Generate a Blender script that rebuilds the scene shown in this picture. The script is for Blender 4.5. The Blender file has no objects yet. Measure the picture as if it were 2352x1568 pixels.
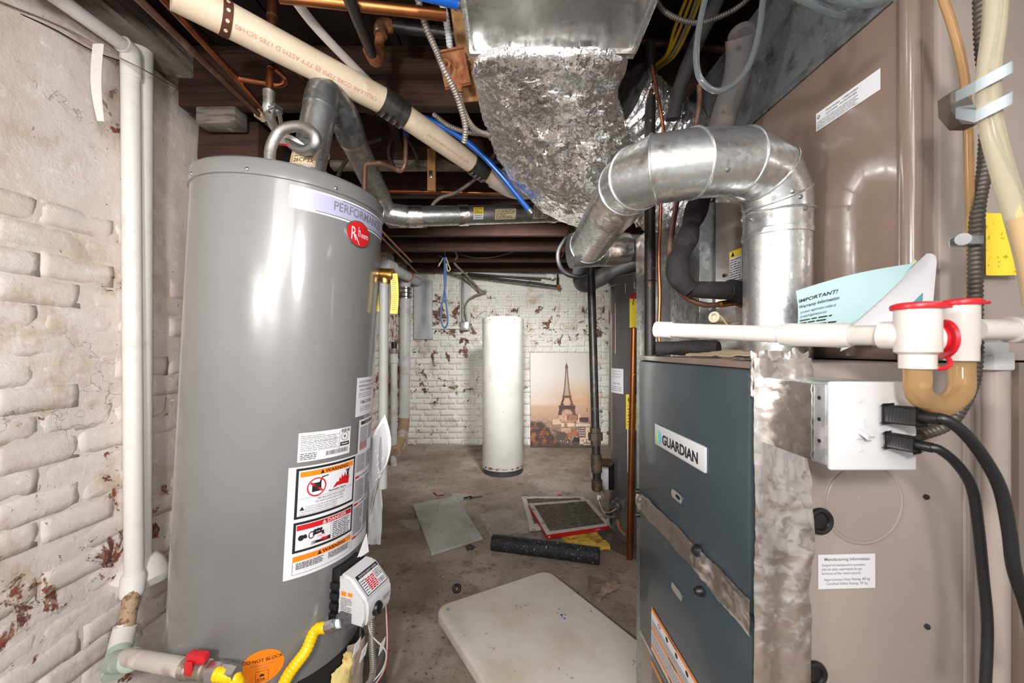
import bpy, bmesh, math, random
from mathutils import Vector as V, Matrix, noise as mnoise

SC = bpy.context.scene
C = SC.collection
random.seed(7)
R_ = random.uniform
PI = math.pi

# ---------------------------------------------------------------- camera, world, light, exposure
F, CX, CY, H = 900.0, 1176.0, 800.0, 1.25
cam = bpy.data.cameras.new('camera'); camo = bpy.data.objects.new('camera', cam); C.objects.link(camo)
camo.location = (0, 0, H); camo.rotation_euler = (PI / 2, 0, 0)
cam.sensor_width = 36; cam.lens = F / 2352 * 36
cam.shift_y = (CY - 784) / 2352
cam.clip_start = 0.02
cam.dof.use_dof = True; cam.dof.focus_distance = 1.9; cam.dof.aperture_fstop = 8.0
SC.camera = camo

w = bpy.data.worlds.new('world'); SC.world = w; w.use_nodes = True
w.node_tree.nodes['Background'].inputs[0].default_value = (1.0, 0.97, 0.94, 1)
w.node_tree.nodes['Background'].inputs[1].default_value = 0.55

def area(name, loc, aim, size, power, col=(1, 0.97, 0.94)):
    l = bpy.data.lights.new(name, 'AREA'); l.shape = 'DISK'; l.size = size; l.energy = power; l.color = col
    o = bpy.data.objects.new(name, l); C.objects.link(o); o.location = loc
    o.rotation_euler = (V(aim) - V(loc)).to_track_quat('-Z', 'Y').to_euler(); return o
def spot(name, loc, aim, size, power, ang, col=(1, 0.98, 0.96)):
    l = bpy.data.lights.new(name, 'SPOT'); l.shadow_soft_size = size; l.energy = power; l.color = col
    l.spot_size = math.radians(ang); l.spot_blend = 1.0
    o = bpy.data.objects.new(name, l); C.objects.link(o); o.location = loc
    o.rotation_euler = (V(aim) - V(loc)).to_track_quat('-Z', 'Y').to_euler(); return o
area('flash_lamp', (-0.30, -0.6, 1.6), (-0.2, 2.5, 1.0), 0.16, 23)
area('soft_fill_lamp', (0.05, -1.0, 2.05), (-1.0, 1.5, 0.9), 0.9, 19)  # added soft fill from behind the camera, lifts the near wall and floor
area('side_flash_lamp', (-0.68, 0.33, 1.42), (0.7, 0.85, 1.45), 0.12, 7)
spot('far_fill_lamp', (-0.12, -0.5, 1.52), (0.36, 4.2, 0.72), 0.09, 540, 29)  # added narrow fill beam, evens out the falloff towards the far end
wl = area('wall_fill_lamp', (0.75, -0.75, 1.75), (-1.36, 1.15, 1.35), 0.5, 6.5); wl.data.spread = math.radians(75)  # added fill aimed at the left brick wall, no fixture there
rl = area('rear_fill_lamp', (0.12, 2.45, 2.10), (-0.3, 5.0, 0.85), 0.2, 18); rl.data.spread = math.radians(100)  # added unseen fill behind the vent, brightens the far wall

vs = SC.view_settings
vs.view_transform = 'Standard'; vs.look = 'None'; vs.gamma = 1.0; vs.use_curve_mapping = False; vs.exposure = 0.0

# ---------------------------------------------------------------- geometry helpers
def P(px, py, d):
    return V(((px - CX) / F * d, d, H - (py - CY) / F * d))

def cr(pts, n=8):
    """Catmull-Rom resample."""
    pts = [V(p) for p in pts]
    if len(pts) < 3: 
        return [pts[0].lerp(pts[1], i / n) for i in range(n + 1)]
    q = [pts[0] * 2 - pts[1]] + pts + [pts[-1] * 2 - pts[-2]]
    out = []
    for i in range(1, len(q) - 2):
        a, b, c, d = q[i - 1], q[i], q[i + 1], q[i + 2]
        for k in range(n):
            t = k / n
            out.append(0.5 * ((2 * b) + (c - a) * t + (2 * a - 5 * b + 4 * c - d) * t * t + (3 * b - a - 3 * c + d) * t ** 3))
    out.append(pts[-1]); return out

def fil(pts, rad, n=6):
    """round the corners of a polyline."""
    pts = [V(p) for p in pts]; out = [pts[0]]
    for i in range(1, len(pts) - 1):
        a, b, c = pts[i - 1], pts[i], pts[i + 1]
        r = min(rad, (a - b).length * .45, (c - b).length * .45)
        p0 = b + (a - b).normalized() * r; p1 = b + (c - b).normalized() * r
        for k in range(n + 1):
            t = k / n
            out.append(p0 * (1 - t) ** 2 + b * 2 * t * (1 - t) + p1 * t * t)
    out.append(pts[-1]); return out

def even(pts, step):
    """resample by arc length."""
    out = [pts[0].copy()]; acc = 0.0; last = pts[0]
    for p in pts[1:]:
        seg = (p - last).length
        while acc + seg >= step and seg > 1e-9:
            t = (step - acc) / seg
            last = last.lerp(p, t); out.append(last.copy()); seg = (p - last).length; acc = 0.0
        acc += seg; last = p
    return out

class G:
    def __init__(s): s.v = []; s.f = []
    def add(s, vs, fs):
        k = len(s.v); s.v += [V(p) for p in vs]; s.f += [tuple(i + k for i in f) for f in fs]; return s
    def bm(s, b):
        b.verts.ensure_lookup_table(); b.verts.index_update()
        s.add([v.co for v in b.verts], [[v.index for v in f.verts] for f in b.faces]); b.free(); return s
    def obox(s, c, ax, ay, az, bev=0.0, seg=2):
        """box of centre c and half axes."""
        b = bmesh.new(); bmesh.ops.create_cube(b, size=2.0)
        c, ax, ay, az = V(c), V(ax), V(ay), V(az)
        for v in b.verts: v.co = c + ax * v.co.x + ay * v.co.y + az * v.co.z
        if bev > 0: bmesh.ops.bevel(b, geom=list(b.edges), offset=bev, segments=seg, affect='EDGES', profile=.5)
        bmesh.ops.recalc_face_normals(b, faces=b.faces)
        return s.bm(b)
    def box(s, lo, hi, bev=0.0, seg=2):
        lo, hi = V(lo), V(hi); c = (lo + hi) / 2; h = (hi - lo) / 2
        return s.obox(c, (h.x, 0, 0), (0, h.y, 0), (0, 0, h.z), bev, seg)
    def bar(s, a, b, wdt, thk, up=(0, 0, 1), bev=0.0):
        a, b = V(a), V(b); d = (b - a).normalized(); sd = d.cross(V(up)).normalized(); u = sd.cross(d)
        return s.obox((a + b) / 2, (b - a) / 2, sd * wdt / 2, u * thk / 2, bev)
    def tube(s, pts, r, seg=12, caps=True, up=None, jit=None):
        pts = [V(p) for p in pts]; n = len(pts)
        rr = r if isinstance(r, (list, tuple)) else [r] * n
        tg = []
        for i in range(n):
            a = pts[max(0, i - 1)]; b = pts[min(n - 1, i + 1)]; t = b - a
            tg.append(t.normalized() if t.length > 1e-9 else V((0, 0, 1)))
        ref = V(up) if up else (V((0, 0, 1)) if abs(tg[0].z) < .9 else V((1, 0, 0)))
        nx = (ref - tg[0] * ref.dot(tg[0])).normalized(); vs = []; fs = []
        for i in range(n):
            nx = nx - tg[i] * nx.dot(tg[i]); nx = nx.normalized(); ny = tg[i].cross(nx)
            for k in range(seg):
                a = 2 * PI * k / seg; q = rr[i]
                if jit: q *= 1 + jit(i, k)
                vs.append(pts[i] + (nx * math.cos(a) + ny * math.sin(a)) * q)
        for i in range(n - 1):
            for k in range(seg):
                k2 = (k + 1) % seg
                fs.append((i * seg + k, i * seg + k2, (i + 1) * seg + k2, (i + 1) * seg + k))
        if caps:
            fs.append(tuple(range(seg))[::-1]); fs.append(tuple((n - 1) * seg + k for k in range(seg)))
        return s.add(vs, fs)
    def cyl(s, a, b, r, seg=20, bev=0.0):
        a, b = V(a), V(b); d = (b - a)
        if bev > 0:
            u = d.normalized()
            return s.tube([a, a + u * .0001, a + u * bev, b - u * bev, b - u * .0001, b], [r - bev, r - bev, r, r, r - bev, r - bev], seg)
        return s.tube([a, b], r, seg)
    def lathe(s, o, prof, seg=48, ax=(0, 0, 1), cap0=True, cap1=True):
        """profile of (radius, height) about an axis."""
        ax = V(ax).normalized(); ref = V((1, 0, 0)) if abs(ax.x) < .9 else V((0, 1, 0))
        nx = (ref - ax * ref.dot(ax)).normalized(); ny = ax.cross(nx); o = V(o); vs = []; fs = []; n = len(prof)
        for r, h in prof:
            for k in range(seg):
                a = 2 * PI * k / seg; vs.append(o + ax * h + (nx * math.cos(a) + ny * math.sin(a)) * r)
        for i in range(n - 1):
            for k in range(seg):
                k2 = (k + 1) % seg; fs.append((i * seg + k, i * seg + k2, (i + 1) * seg + k2, (i + 1) * seg + k))
        if cap0: fs.append(tuple(range(seg))[::-1])
        if cap1: fs.append(tuple((n - 1) * seg + k for k in range(seg)))
        return s.add(vs, fs)
    def ring(s, a, ax, r, rt, seg=24, st=8):
        """torus."""
        ax = V(ax).normalized(); ref = V((1, 0, 0)) if abs(ax.x) < .9 else V((0, 1, 0))
        nx = (ref - ax * ref.dot(ax)).normalized(); ny = ax.cross(nx); a = V(a); vs = []; fs = []
        for i in range(seg):
            t = 2 * PI * i / seg; d = nx * math.cos(t) + ny * math.sin(t)
            for k in range(st):
                q = 2 * PI * k / st; vs.append(a + d * (r + rt * math.cos(q)) + ax * rt * math.sin(q))
        for i in range(seg):
            for k in range(st):
                i2 = (i + 1) % seg; k2 = (k + 1) % st
                fs.append((i * st + k, i2 * st + k, i2 * st + k2, i * st + k2))
        return s.add(vs, fs)
    def prism(s, pts, off):
        """extrude a planar polygon by a vector."""
        pts = [V(p) for p in pts]; off = V(off); n = len(pts)
        fs = [tuple(range(n))[::-1], tuple(range(n, 2 * n))] + [(i, (i + 1) % n, n + (i + 1) % n, n + i) for i in range(n)]
        return s.add(pts + [p + off for p in pts], fs)
    def grid(s, fn, nu, nv, thick=None):
        """surface fn(u,v), u,v in 0..1."""
        vs = [fn(i / nu, j / nv) for j in range(nv + 1) for i in range(nu + 1)]
        fs = [(j * (nu + 1) + i, j * (nu + 1) + i + 1, (j + 1) * (nu + 1) + i + 1, (j + 1) * (nu + 1) + i) for j in range(nv) for i in range(nu)]
        if thick:
            n = len(vs); off = V(thick); vs = list(vs) + [V(p) + off for p in vs]
            fs = fs + [tuple(k + n for k in f[::-1]) for f in fs]
            bd = [i for i in range(nu + 1)] + [j * (nu + 1) + nu for j in range(1, nv + 1)] + [nv * (nu + 1) + i for i in range(nu - 1, -1, -1)] + [j * (nu + 1) for j in range(nv - 1, 0, -1)]
            fs += [(bd[i], bd[(i + 1) % len(bd)], bd[(i + 1) % len(bd)] + n, bd[i] + n)[::-1] for i in range(len(bd))]
        return s.add(vs, fs)
    def loft(s, rings, caps=True):
        n = len(rings[0]); vs = [p for r in rings for p in r]; fs = []
        for i in range(len(rings) - 1):
            for k in range(n):
                k2 = (k + 1) % n; fs.append((i * n + k, i * n + k2, (i + 1) * n + k2, (i + 1) * n + k))
        if caps: fs += [tuple(range(n))[::-1], tuple((len(rings) - 1) * n + k for k in range(n))]
        return s.add(vs, fs)
    def rough(s, amp, sc, seed=0.0):
        """displace every vertex by vector noise."""
        for i, p in enumerate(s.v):
            s.v[i] = p + mnoise.noise_vector(p * sc + V((seed, seed, seed))) * amp
        return s

def flexpts(path, pitch, r, d):
    """points and radii of a corrugated tube."""
    p = even(path, pitch / 4); return p, [r - d + d * abs(math.sin(PI * i / 4)) ** .7 for i in range(len(p))]
def flex(path, r, pitch=.007, d=.0018, seg=10):
    p, rr = flexpts(path, pitch, r, d); return G().tube(p, rr, seg)

BASE = {}
def mk(name, g, m, parent=None, local=False, ang=40):
    me = bpy.data.meshes.new(name)
    off = V((0, 0, 0)) if (local or parent is None) else BASE[parent.name]
    me.from_pydata([tuple(p - off) for p in g.v], [], g.f); me.update()
    b = bmesh.new(); b.from_mesh(me); bmesh.ops.recalc_face_normals(b, faces=b.faces); b.to_mesh(me); b.free()
    if ang is not None:
        me.polygons.foreach_set('use_smooth', [True] * len(me.polygons)); me.set_sharp_from_angle(angle=math.radians(ang))
    if m is not None: me.materials.append(m)
    o = bpy.data.objects.new(name, me); C.objects.link(o)
    if parent is not None:
        o.parent = parent; BASE[o.name] = off
    return o
def tag(o, label, cat, group=None, kind=None):
    if label: o['label'] = label
    if cat: o['category'] = cat
    if group: o['group'] = group
    if kind: o['kind'] = kind
    return o
def thing(name, label, cat, loc, group=None, rot=(0, 0, 0)):
    o = bpy.data.objects.new(name, None); C.objects.link(o); o.location = loc; o.rotation_euler = rot
    o.empty_display_size = .05
    BASE[o.name] = V(loc); return tag(o, label, cat, group)
def solo(name, label, cat, g, m, group=None, kind=None, ang=40):
    lo = V((min(p.x for p in g.v), min(p.y for p in g.v), min(p.z for p in g.v)))
    hi = V((max(p.x for p in g.v), max(p.y for p in g.v), max(p.z for p in g.v)))
    c = (lo + hi) / 2; c.z = lo.z
    g.v = [p - c for p in g.v]
    o = mk(name, g, m, ang=ang); o.location = c; BASE[o.name] = c
    return tag(o, label, cat, group, kind)
def struct(name, g, m, ang=40):
    o = mk(name, g, m, ang=ang); o['kind'] = 'structure'; BASE[o.name] = V((0, 0, 0)); return o
def copy_obj(src, name, parent, loc=None, rot=None, scale=None):
    o = src.copy(); o.name = name; C.objects.link(o); o.parent = parent
    if loc is not None: o.location = loc
    if rot is not None: o.rotation_euler = rot
    if scale is not None: o.scale = scale
    return o

# ---------------------------------------------------------------- lettering
_tc = {}
def text_geo(t, bold=0.0):
    k = (t, bold)
    if k not in _tc:
        c = bpy.data.curves.new('t', 'FONT'); c.body = t; c.size = 1.0; c.offset = bold; c.resolution_u = 3
        o = bpy.data.objects.new('t', c); C.objects.link(o)
        dg = bpy.context.evaluated_depsgraph_get(); me = bpy.data.meshes.new_from_object(o.evaluated_get(dg))
        _tc[k] = ([v.co.copy() for v in me.vertices], [tuple(p.vertices) for p in me.polygons])
        bpy.data.objects.remove(o); bpy.data.curves.remove(c); bpy.data.meshes.remove(me)
    return _tc[k]

class Stick:
    """flat print laid on a surface f(u, v, w)."""
    def __init__(s, f): s.f = f; s.g = {}
    def _g(s, name, m): 
        return s.g.setdefault((name, m.name), (G(), m))[0]
    def rect(s, name, m, u0, v0, u1, v1, w=.0006, n=1):
        g = s._g(name, m); vs = []; fs = []
        for i in range(n + 1):
            u = u0 + (u1 - u0) * i / n; vs += [s.f(u, v0, w), s.f(u, v1, w)]
        for i in range(n): fs.append((2 * i, 2 * i + 2, 2 * i + 3, 2 * i + 1))
        g.add(vs, fs)
    def slab(s, name, m, u0, v0, u1, v1, w0, w1, n=1):
        """thin card with edges."""
        g = s._g(name, m); vs = []; fs = []
        for i in range(n + 1):
            u = u0 + (u1 - u0) * i / n; vs += [s.f(u, v0, w0), s.f(u, v1, w0), s.f(u, v1, w1), s.f(u, v0, w1)]
        for i in range(n):
            a = 4 * i
            for k in range(4): fs.append((a + k, a + (k + 1) % 4, a + 4 + (k + 1) % 4, a + 4 + k))
        fs += [(0, 1, 2, 3), (4 * n + 3, 4 * n + 2, 4 * n + 1, 4 * n)]
        g.add(vs, fs)
    def poly(s, name, m, pts, w=.0008):
        s._g(name, m).add([s.f(u, v, w) for u, v in pts], [tuple(range(len(pts)))])
    def frame(s, name, m, u0, v0, u1, v1, t, w=.0008, n=6):
        s.rect(name, m, u0, v0, u1, v0 + t, w, n); s.rect(name, m, u0, v1 - t, u1, v1, w, n)
        s.rect(name, m, u0, v0, u0 + t, v1, w); s.rect(name, m, u1 - t, v0, u1, v1, w)
    def disc(s, name, m, u, v, ru, rv, w=.0008, seg=32, r0=None):
        if r0 is None:
            g = s._g(name, m); q = (1, .75, .5, .25)
            g.add([s.f(u + ru * a * math.cos(2 * PI * k / seg), v + rv * a * math.sin(2 * PI * k / seg), w) for a in q for k in range(seg)] + [s.f(u, v, w)],
                  [(i * seg + k, i * seg + (k + 1) % seg, (i + 1) * seg + (k + 1) % seg, (i + 1) * seg + k) for i in range(3) for k in range(seg)] + [(3 * seg + k, 3 * seg + (k + 1) % seg, 4 * seg) for k in range(seg)])
        else:
            g = s._g(name, m); vs = []; fs = []
            for k in range(seg):
                a = 2 * PI * k / seg; vs += [s.f(u + ru * math.cos(a), v + rv * math.sin(a), w), s.f(u + r0 * ru * math.cos(a), v + r0 * rv * math.sin(a), w)]
            for k in range(seg):
                k2 = (k + 1) % seg; fs.append((2 * k, 2 * k2, 2 * k2 + 1, 2 * k + 1))
            g.add(vs, fs)
    def text(s, name, m, t, u, v, size, w=.001, align='L', bold=0.0, sx=1.0, shear=0.0):
        vs, fs = text_geo(t, bold); wd = max((p.x for p in vs), default=0) * size * sx
        o = {'L': 0, 'C': -wd / 2, 'R': -wd}[align]
        s._g(name, m).add([s.f(u + o + p.x * size * sx + p.y * size * shear, v + p.y * size, w) for p in vs], fs); return wd
    def fine(s, name, m, u0, v1, u1, v0, rows, w=.001, ht=.45, full=.95):
        """lines of print too small to read."""
        g = s._g(name, m); st = (v1 - v0) / rows
        for r in range(rows):
            y = v1 - st * (r + .75); u = u0; end = u1 - (u1 - u0) * (R_(0, .5) if random.random() > full - .1 else R_(0, .06))
            while u < end:
                l = R_(1.2, 5) * st * .7; e = min(u + l, end)
                g.add([s.f(u, y, w), s.f(e, y, w), s.f(e, y + st * ht, w), s.f(u, y + st * ht, w)], [(0, 1, 2, 3)])
                u = e + st * .4
    def bars(s, name, m, u0, v0, u1, v1, n, w=.001):
        for i in range(n):
            a = u0 + (u1 - u0) * i / n; s.rect(name, m, a, v0, a + (u1 - u0) / n * R_(.25, .7), v1, w)
    def done(s, parent, local=False):
        out = []
        for (name, _), (g, m) in s.g.items():
            o = mk(name.split('#')[0], g, m, parent, local, ang=None); out.append(o)
            if 'print' in name or 'lettering' in name: o['kind'] = 'stuff'
        return out
def plane_f(o, U, Vv):
    o, U, Vv = V(o), V(U).normalized(), V(Vv).normalized(); N = U.cross(Vv).normalized()
    return lambda u, v, w: o + U * u + Vv * v + N * w

# ---------------------------------------------------------------- materials
def S(h):
    h = h.lstrip('#'); c = [int(h[i:i + 2], 16) / 255 for i in (0, 2, 4)]
    return tuple(x / 12.92 if x <= .04045 else ((x + .055) / 1.055) ** 2.4 for x in c) + (1,)
class NT:
    def __init__(s, name):
        s.m = bpy.data.materials.new(name); s.m.use_nodes = True; s.t = s.m.node_tree; s.n = s.t.nodes; s.l = s.t.links
        s.b = s.n['Principled BSDF']; s.pos = s.n.new('ShaderNodeNewGeometry').outputs['Position']
        s.bump_n = None
    def set(s, k, v):
        i = s.b.inputs[k]
        if isinstance(v, bpy.types.NodeSocket): s.l.new(v, i)
        else: i.default_value = v
    def put(s, sock, v):
        if isinstance(v, bpy.types.NodeSocket): s.l.new(v, sock)
        else: sock.default_value = v
    def map(s, scale=(1, 1, 1), rot=(0, 0, 0)):
        n = s.n.new('ShaderNodeMapping'); n.inputs['Scale'].default_value = scale; n.inputs['Rotation'].default_value = rot
        s.l.new(s.pos, n.inputs['Vector']); return n.outputs[0]
    def noise(s, sc, det=4, rough=.6, vec=None, dist=0.0):
        n = s.n.new('ShaderNodeTexNoise'); n.inputs['Scale'].default_value = sc; n.inputs['Detail'].default_value = det
        n.inputs['Roughness'].default_value = rough; n.inputs['Distortion'].default_value = dist
        s.l.new(vec or s.pos, n.inputs['Vector']); return n.outputs['Fac']
    def vor(s, sc, vec=None, out='Distance', feat='F1'):
        n = s.n.new('ShaderNodeTexVoronoi'); n.inputs['Scale'].default_value = sc; n.feature = feat
        s.l.new(vec or s.pos, n.inputs['Vector']); return n.outputs[out]
    def ramp(s, v, lo, hi):
        n = s.n.new('ShaderNodeMapRange'); n.interpolation_type = 'SMOOTHSTEP'; s.l.new(v, n.inputs[0])
        n.inputs[1].default_value = lo; n.inputs[2].default_value = hi; return n.outputs[0]
    def mix(s, f, a, b, mode='MIX'):
        n = s.n.new('ShaderNodeMix'); n.data_type = 'RGBA'; n.blend_type = mode
        s.put(n.inputs[0], f); s.put(n.inputs[6], a); s.put(n.inputs[7], b); return n.outputs[2]
    def math(s, op, a, b=0.0, clamp=False):
        n = s.n.new('ShaderNodeMath'); n.operation = op; n.use_clamp = clamp; s.put(n.inputs[0], a); s.put(n.inputs[1], b); return n.outputs[0]
    def sep(s, v=None):
        n = s.n.new('ShaderNodeSeparateXYZ'); s.l.new(v or s.pos, n.inputs[0]); return n.outputs
    def bump(s, h, dist, strength=1.0):
        n = s.n.new('ShaderNodeBump'); n.inputs['Strength'].default_value = strength; n.inputs['Distance'].default_value = dist
        s.l.new(h, n.inputs['Height'])
        if s.bump_n: s.l.new(s.bump_n, n.inputs['Normal'])
        s.bump_n = n.outputs[0]; s.l.new(s.bump_n, s.b.inputs['Normal'])
def M(name, col, rough=.5, metal=0.0, layers=(), bump=(), coat=0.0, rvar=None, trans=0.0, spec=None, emit=None):
    """layers: (noise scale, colour, lo, hi[, stretch])."""
    t = NT(name); c = S(col) if isinstance(col, str) else col
    for L in layers:
        vec = t.map(L[4]) if len(L) > 4 else None
        c = t.mix(t.ramp(t.noise(L[0], 5, .62, vec), L[2], L[3]), c, S(L[1]) if isinstance(L[1], str) else L[1])
    t.set('Base Color', c); t.set('Metallic', metal); t.set('Roughness', rough)
    if rvar: t.set('Roughness', t.math('ADD', t.math('MULTIPLY', t.noise(rvar[0], 4), rvar[1] * 2), rough - rvar[1], True))
    for b in bump: t.bump(t.noise(b[0], 4, .6, t.map(b[2]) if len(b) > 2 else None), b[1])
    if coat: t.set('Coat Weight', coat); t.set('Coat Roughness', .08)
    if trans: t.set('Transmission Weight', trans); t.set('IOR', 1.3)
    if spec is not None: t.set('Specular IOR Level', spec)
    return t.m

def galv_mat(name, a, b, rough=.3, sp=70):
    t = NT(name); v = t.vor(sp, out='Color'); sx = t.sep(v)[0]
    c = t.mix(sx, S(a), S(b)); c = t.mix(t.ramp(t.noise(14, 5), .55, .75), c, S('#a39a8c'))
    t.set('Base Color', c); t.set('Metallic', .92)
    t.set('Roughness', t.math('ADD', t.math('MULTIPLY', sx, .16), t.math('ADD', t.math('MULTIPLY', t.noise(9, 4), .2), rough - .14)))
    t.bump(t.noise(12, 3), .004, .35); return t.m
def foil_mat(name, scale=45, strength=1.0, rough=.12, tint='#e3e0dd', stretch=(1, 1, 1)):
    """creased foil: every facet of two cell patterns tips the surface its own way."""
    t = NT(name)
    t.set('Base Color', t.mix(t.ramp(t.noise(6, 4), .5, .8), S(tint), S('#a8a5a2'))); t.set('Metallic', 1.0); t.set('Roughness', rough)
    def vm(op, a, b):
        n = t.n.new('ShaderNodeVectorMath'); n.operation = op; t.put(n.inputs[0], a); t.put(n.inputs[1], b); return n.outputs[0]
    nz = t.n.new('ShaderNodeTexNoise'); nz.inputs['Scale'].default_value = scale * .35; nz.inputs['Detail'].default_value = 3; t.l.new(t.pos, nz.inputs['Vector'])
    warp = vm('ADD', t.map(stretch), vm('MULTIPLY', vm('SUBTRACT', nz.outputs['Color'], (.5, .5, .5)), (.09, .09, .09)))
    nrm = t.pos.node.outputs['Normal']
    for sc, k in ((scale * .55, .85), (scale * 1.5, .55)):
        c = vm('SUBTRACT', t.vor(sc, warp, 'Color'), (.5, .5, .5)); k *= strength; nrm = vm('ADD', nrm, vm('MULTIPLY', c, (k, k, k)))
    nrm = vm('NORMALIZE', nrm, (0, 0, 0))
    b = t.n.new('ShaderNodeBump'); b.inputs['Strength'].default_value = .5; b.inputs['Distance'].default_value = .003 * strength
    t.l.new(t.noise(scale * .8, 3), b.inputs['Height']); t.l.new(nrm, b.inputs['Normal']); t.l.new(b.outputs[0], t.b.inputs['Normal'])
    return t.m
MA = {}
MA['galv'] = galv_mat('galvanised_steel', '#d3d6d6', '#a4a9ab')
MA['galv_bright'] = galv_mat('bright_galvanised_steel', '#eef0f0', '#c6cbcd', .27, 95)
MA['galv_dark'] = galv_mat('weathered_galvanised_steel', '#b3b7b9', '#74797c', .36, 60)
MA['galv_dull'] = M('dull_dusty_metal', '#6f7172', .55, .55, [(18, '#3c3c3d', .45, .75), (60, '#9a9a98', .55, .8)], [(60, .0015)])
MA['foil'] = foil_mat('crinkled_foil', 105, .52, .19, '#fdfdfd', (1, 1, .4)); MA['foil'].node_tree.nodes['Principled BSDF'].inputs['Metallic'].default_value = .95
MA['duct'] = M('sheet_metal', '#c4c7c8', .26, .95, [(9, '#9b9ea0', .45, .7), (60, '#d8dadb', .5, .8)], [(4, .004)], rvar=(14, .12))
MA['foil_tape'] = foil_mat('foil_tape', 50, .17, .3, '#f6efea', (1, 1, 1.8))
MA['heater'] = M('grey_enamel', '#707070', .3, .0, [(3, '#6b6b6b', .4, .7)], [(2.5, .004)], coat=.55)
MA['heater_dark'] = M('dark_grey_enamel', '#5d5a5a', .3, .0, [(5, '#545151', .4, .7), (60, '#8d8a88', .69, .74)], [(3, .003)], coat=.5)
MA['white'] = M('white_plastic', '#c6c6c8', .35)
MA['paper'] = M('white_sticker', '#dadade', .45)
MA['lav'] = M('lavender_sticker', '#9fa0bd', .38)
MA['black'] = M('black_plastic', '#151517', .4)
MA['ink'] = M('black_ink', '#1b1b1d', .5)
MA['inkg'] = M('grey_ink', '#6c6c70', .5)
MA['red'] = M('red_ink', '#c2161c', .45)
MA['redp'] = M('red_plastic', '#c41b26', .35, layers=[(60, '#e25a4a', .6, .75)])
MA['orange'] = M('orange_ink', '#f08010', .45)
MA['yellow'] = M('yellow_coating', '#f2c500', .35, layers=[(40, '#d9ad00', .5, .7)])
MA['ytag'] = M('yellow_tag', '#efd23a', .5, layers=[(90, '#b99f1e', .6, .66)])
MA['blue'] = M('blue_tubing', '#0d5fc4', .3, coat=.3)
MA['copper'] = M('copper', '#b06a45', .32, .9, [(12, '#7a4a35', .45, .7), (25, '#8fa18c', .72, .8)])
MA['copper_new'] = M('bright_copper', '#a5683f', .38, .95, [(10, '#9c5326', .45, .75)])
MA['copper_dull'] = M('tarnished_copper', '#7a5848', .45, .6, [(14, '#a98a78', .5, .7), (20, '#7f9483', .68, .78)])
MA['brass'] = M('brass', '#b98a45', .3, .95, [(20, '#8a6330', .5, .7)])
MA['iron'] = M('black_iron', '#262524', .42, .3, [(30, '#463f3b', .5, .75)], [(90, .0006)])
MA['iron_brown'] = M('brown_iron', '#40362c', .6, .3, [(20, '#6a5238', .5, .7)], [(60, .0015)])
MA['iron_rust'] = M('rusty_iron', '#5b3a26', .75, .1, [(14, '#b06a2c', .45, .65), (35, '#c9b9a4', .62, .75)], [(60, .002)])
MA['rust'] = M('rust', '#87502f', .85, 0, [(20, '#ad7a4e', .5, .7), (45, '#6b3718', .55, .75)], [(70, .0015)])
MA['bx'] = M('dusty_steel_conduit', '#a59c92', .5, .6, [(16, '#6b625a', .45, .75)])
MA['bx_dark'] = M('dirty_steel_conduit', '#5c5650', .5, .55, [(16, '#38332f', .45, .75)])
MA['steel'] = M('bright_steel', '#b9b9bb', .25, .95)
MA['steel_dark'] = M('grey_steel_band', '#6a6763', .4, .8, [(20, '#47433f', .45, .7)])
MA['braid'] = M('braided_steel', '#b4b2b0', .3, .9, bump=[(500, .0012)])
MA['beige_pvc'] = M('stained_beige_plastic_pipe', '#e0cdb4', .45, 0, [(7, '#c2a27c', .55, .75), (22, '#8f6a48', .68, .8), (50, '#efe6da', .55, .8)])
MA['pvc'] = M('white_plastic_pipe', '#cbc3be', .3, 0, [(18, '#bdb2a8', .5, .8)], coat=.25)
MA['pvc_old'] = M('old_white_pipe_paint', '#e8e5e1', .5, 0, [(12, '#cfc8c0', .5, .8), (50, '#a58a70', .72, .78)], [(40, .001)])
MA['pvc_grey'] = M('grey_white_pipe', '#c5c7c8', .45, 0, [(8, '#a6a5a2', .45, .75), (6, '#8b7763', .66, .8)])
MA['pex'] = M('white_tubing', '#dcd6d0', .4)
MA['wood_new'] = M('pale_lumber', '#b0824f', .7, 0, [(10, '#8a5f38', .4, .7, (6, 6, .8))], [(60, .001, (5, 5, .6))])
MA['wood_joist'] = M('old_dark_joist_wood', '#4a2f24', .8, 0, [(5, '#33201a', .4, .65, (.5, 6, 9)), (9, '#6b4a39', .58, .78, (.35, 5, 14)), (3, '#241613', .55, .8)], [(24, .004, (.4, 6, 10))])
MA['wood_sub'] = M('old_black_subfloor_wood', '#2a1c17', .85, 0, [(6, '#171010', .4, .7)], [(20, .004)])
MA['wood_grey'] = M('weathered_grey_wood', '#8b827b', .85, 0, [(9, '#4a423d', .45, .7, (1, .5, 6)), (20, '#c9c3bc', .6, .8)], [(30, .004)])
MA['foam'] = M('black_pipe_foam', '#201e1e', .8, 0, [(30, '#3a3634', .5, .8)], [(120, .0012)])
MA['foam_grey'] = M('dusty_grey_pipe_foam', '#4a4646', .85, 0, [(12, '#6b5d50', .5, .75), (50, '#2a2728', .55, .8)], [(90, .0012)])
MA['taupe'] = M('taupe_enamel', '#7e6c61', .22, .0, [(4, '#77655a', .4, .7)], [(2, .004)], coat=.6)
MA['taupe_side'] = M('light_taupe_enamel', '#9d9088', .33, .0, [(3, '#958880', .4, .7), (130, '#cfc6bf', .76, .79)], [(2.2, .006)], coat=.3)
MA['slate'] = M('slate_enamel', '#3c464c', .33, .0, [(4, '#364046', .4, .7), (70, '#5c666a', .74, .78)], [(2.5, .002)], coat=.3)
MA['fiberglass'] = M('yellow_fibreglass', '#e3cf86', .9, 0, [(16, '#c58a2c', .5, .7), (50, '#f0e6b6', .55, .8)], [(90, .004)])
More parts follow.
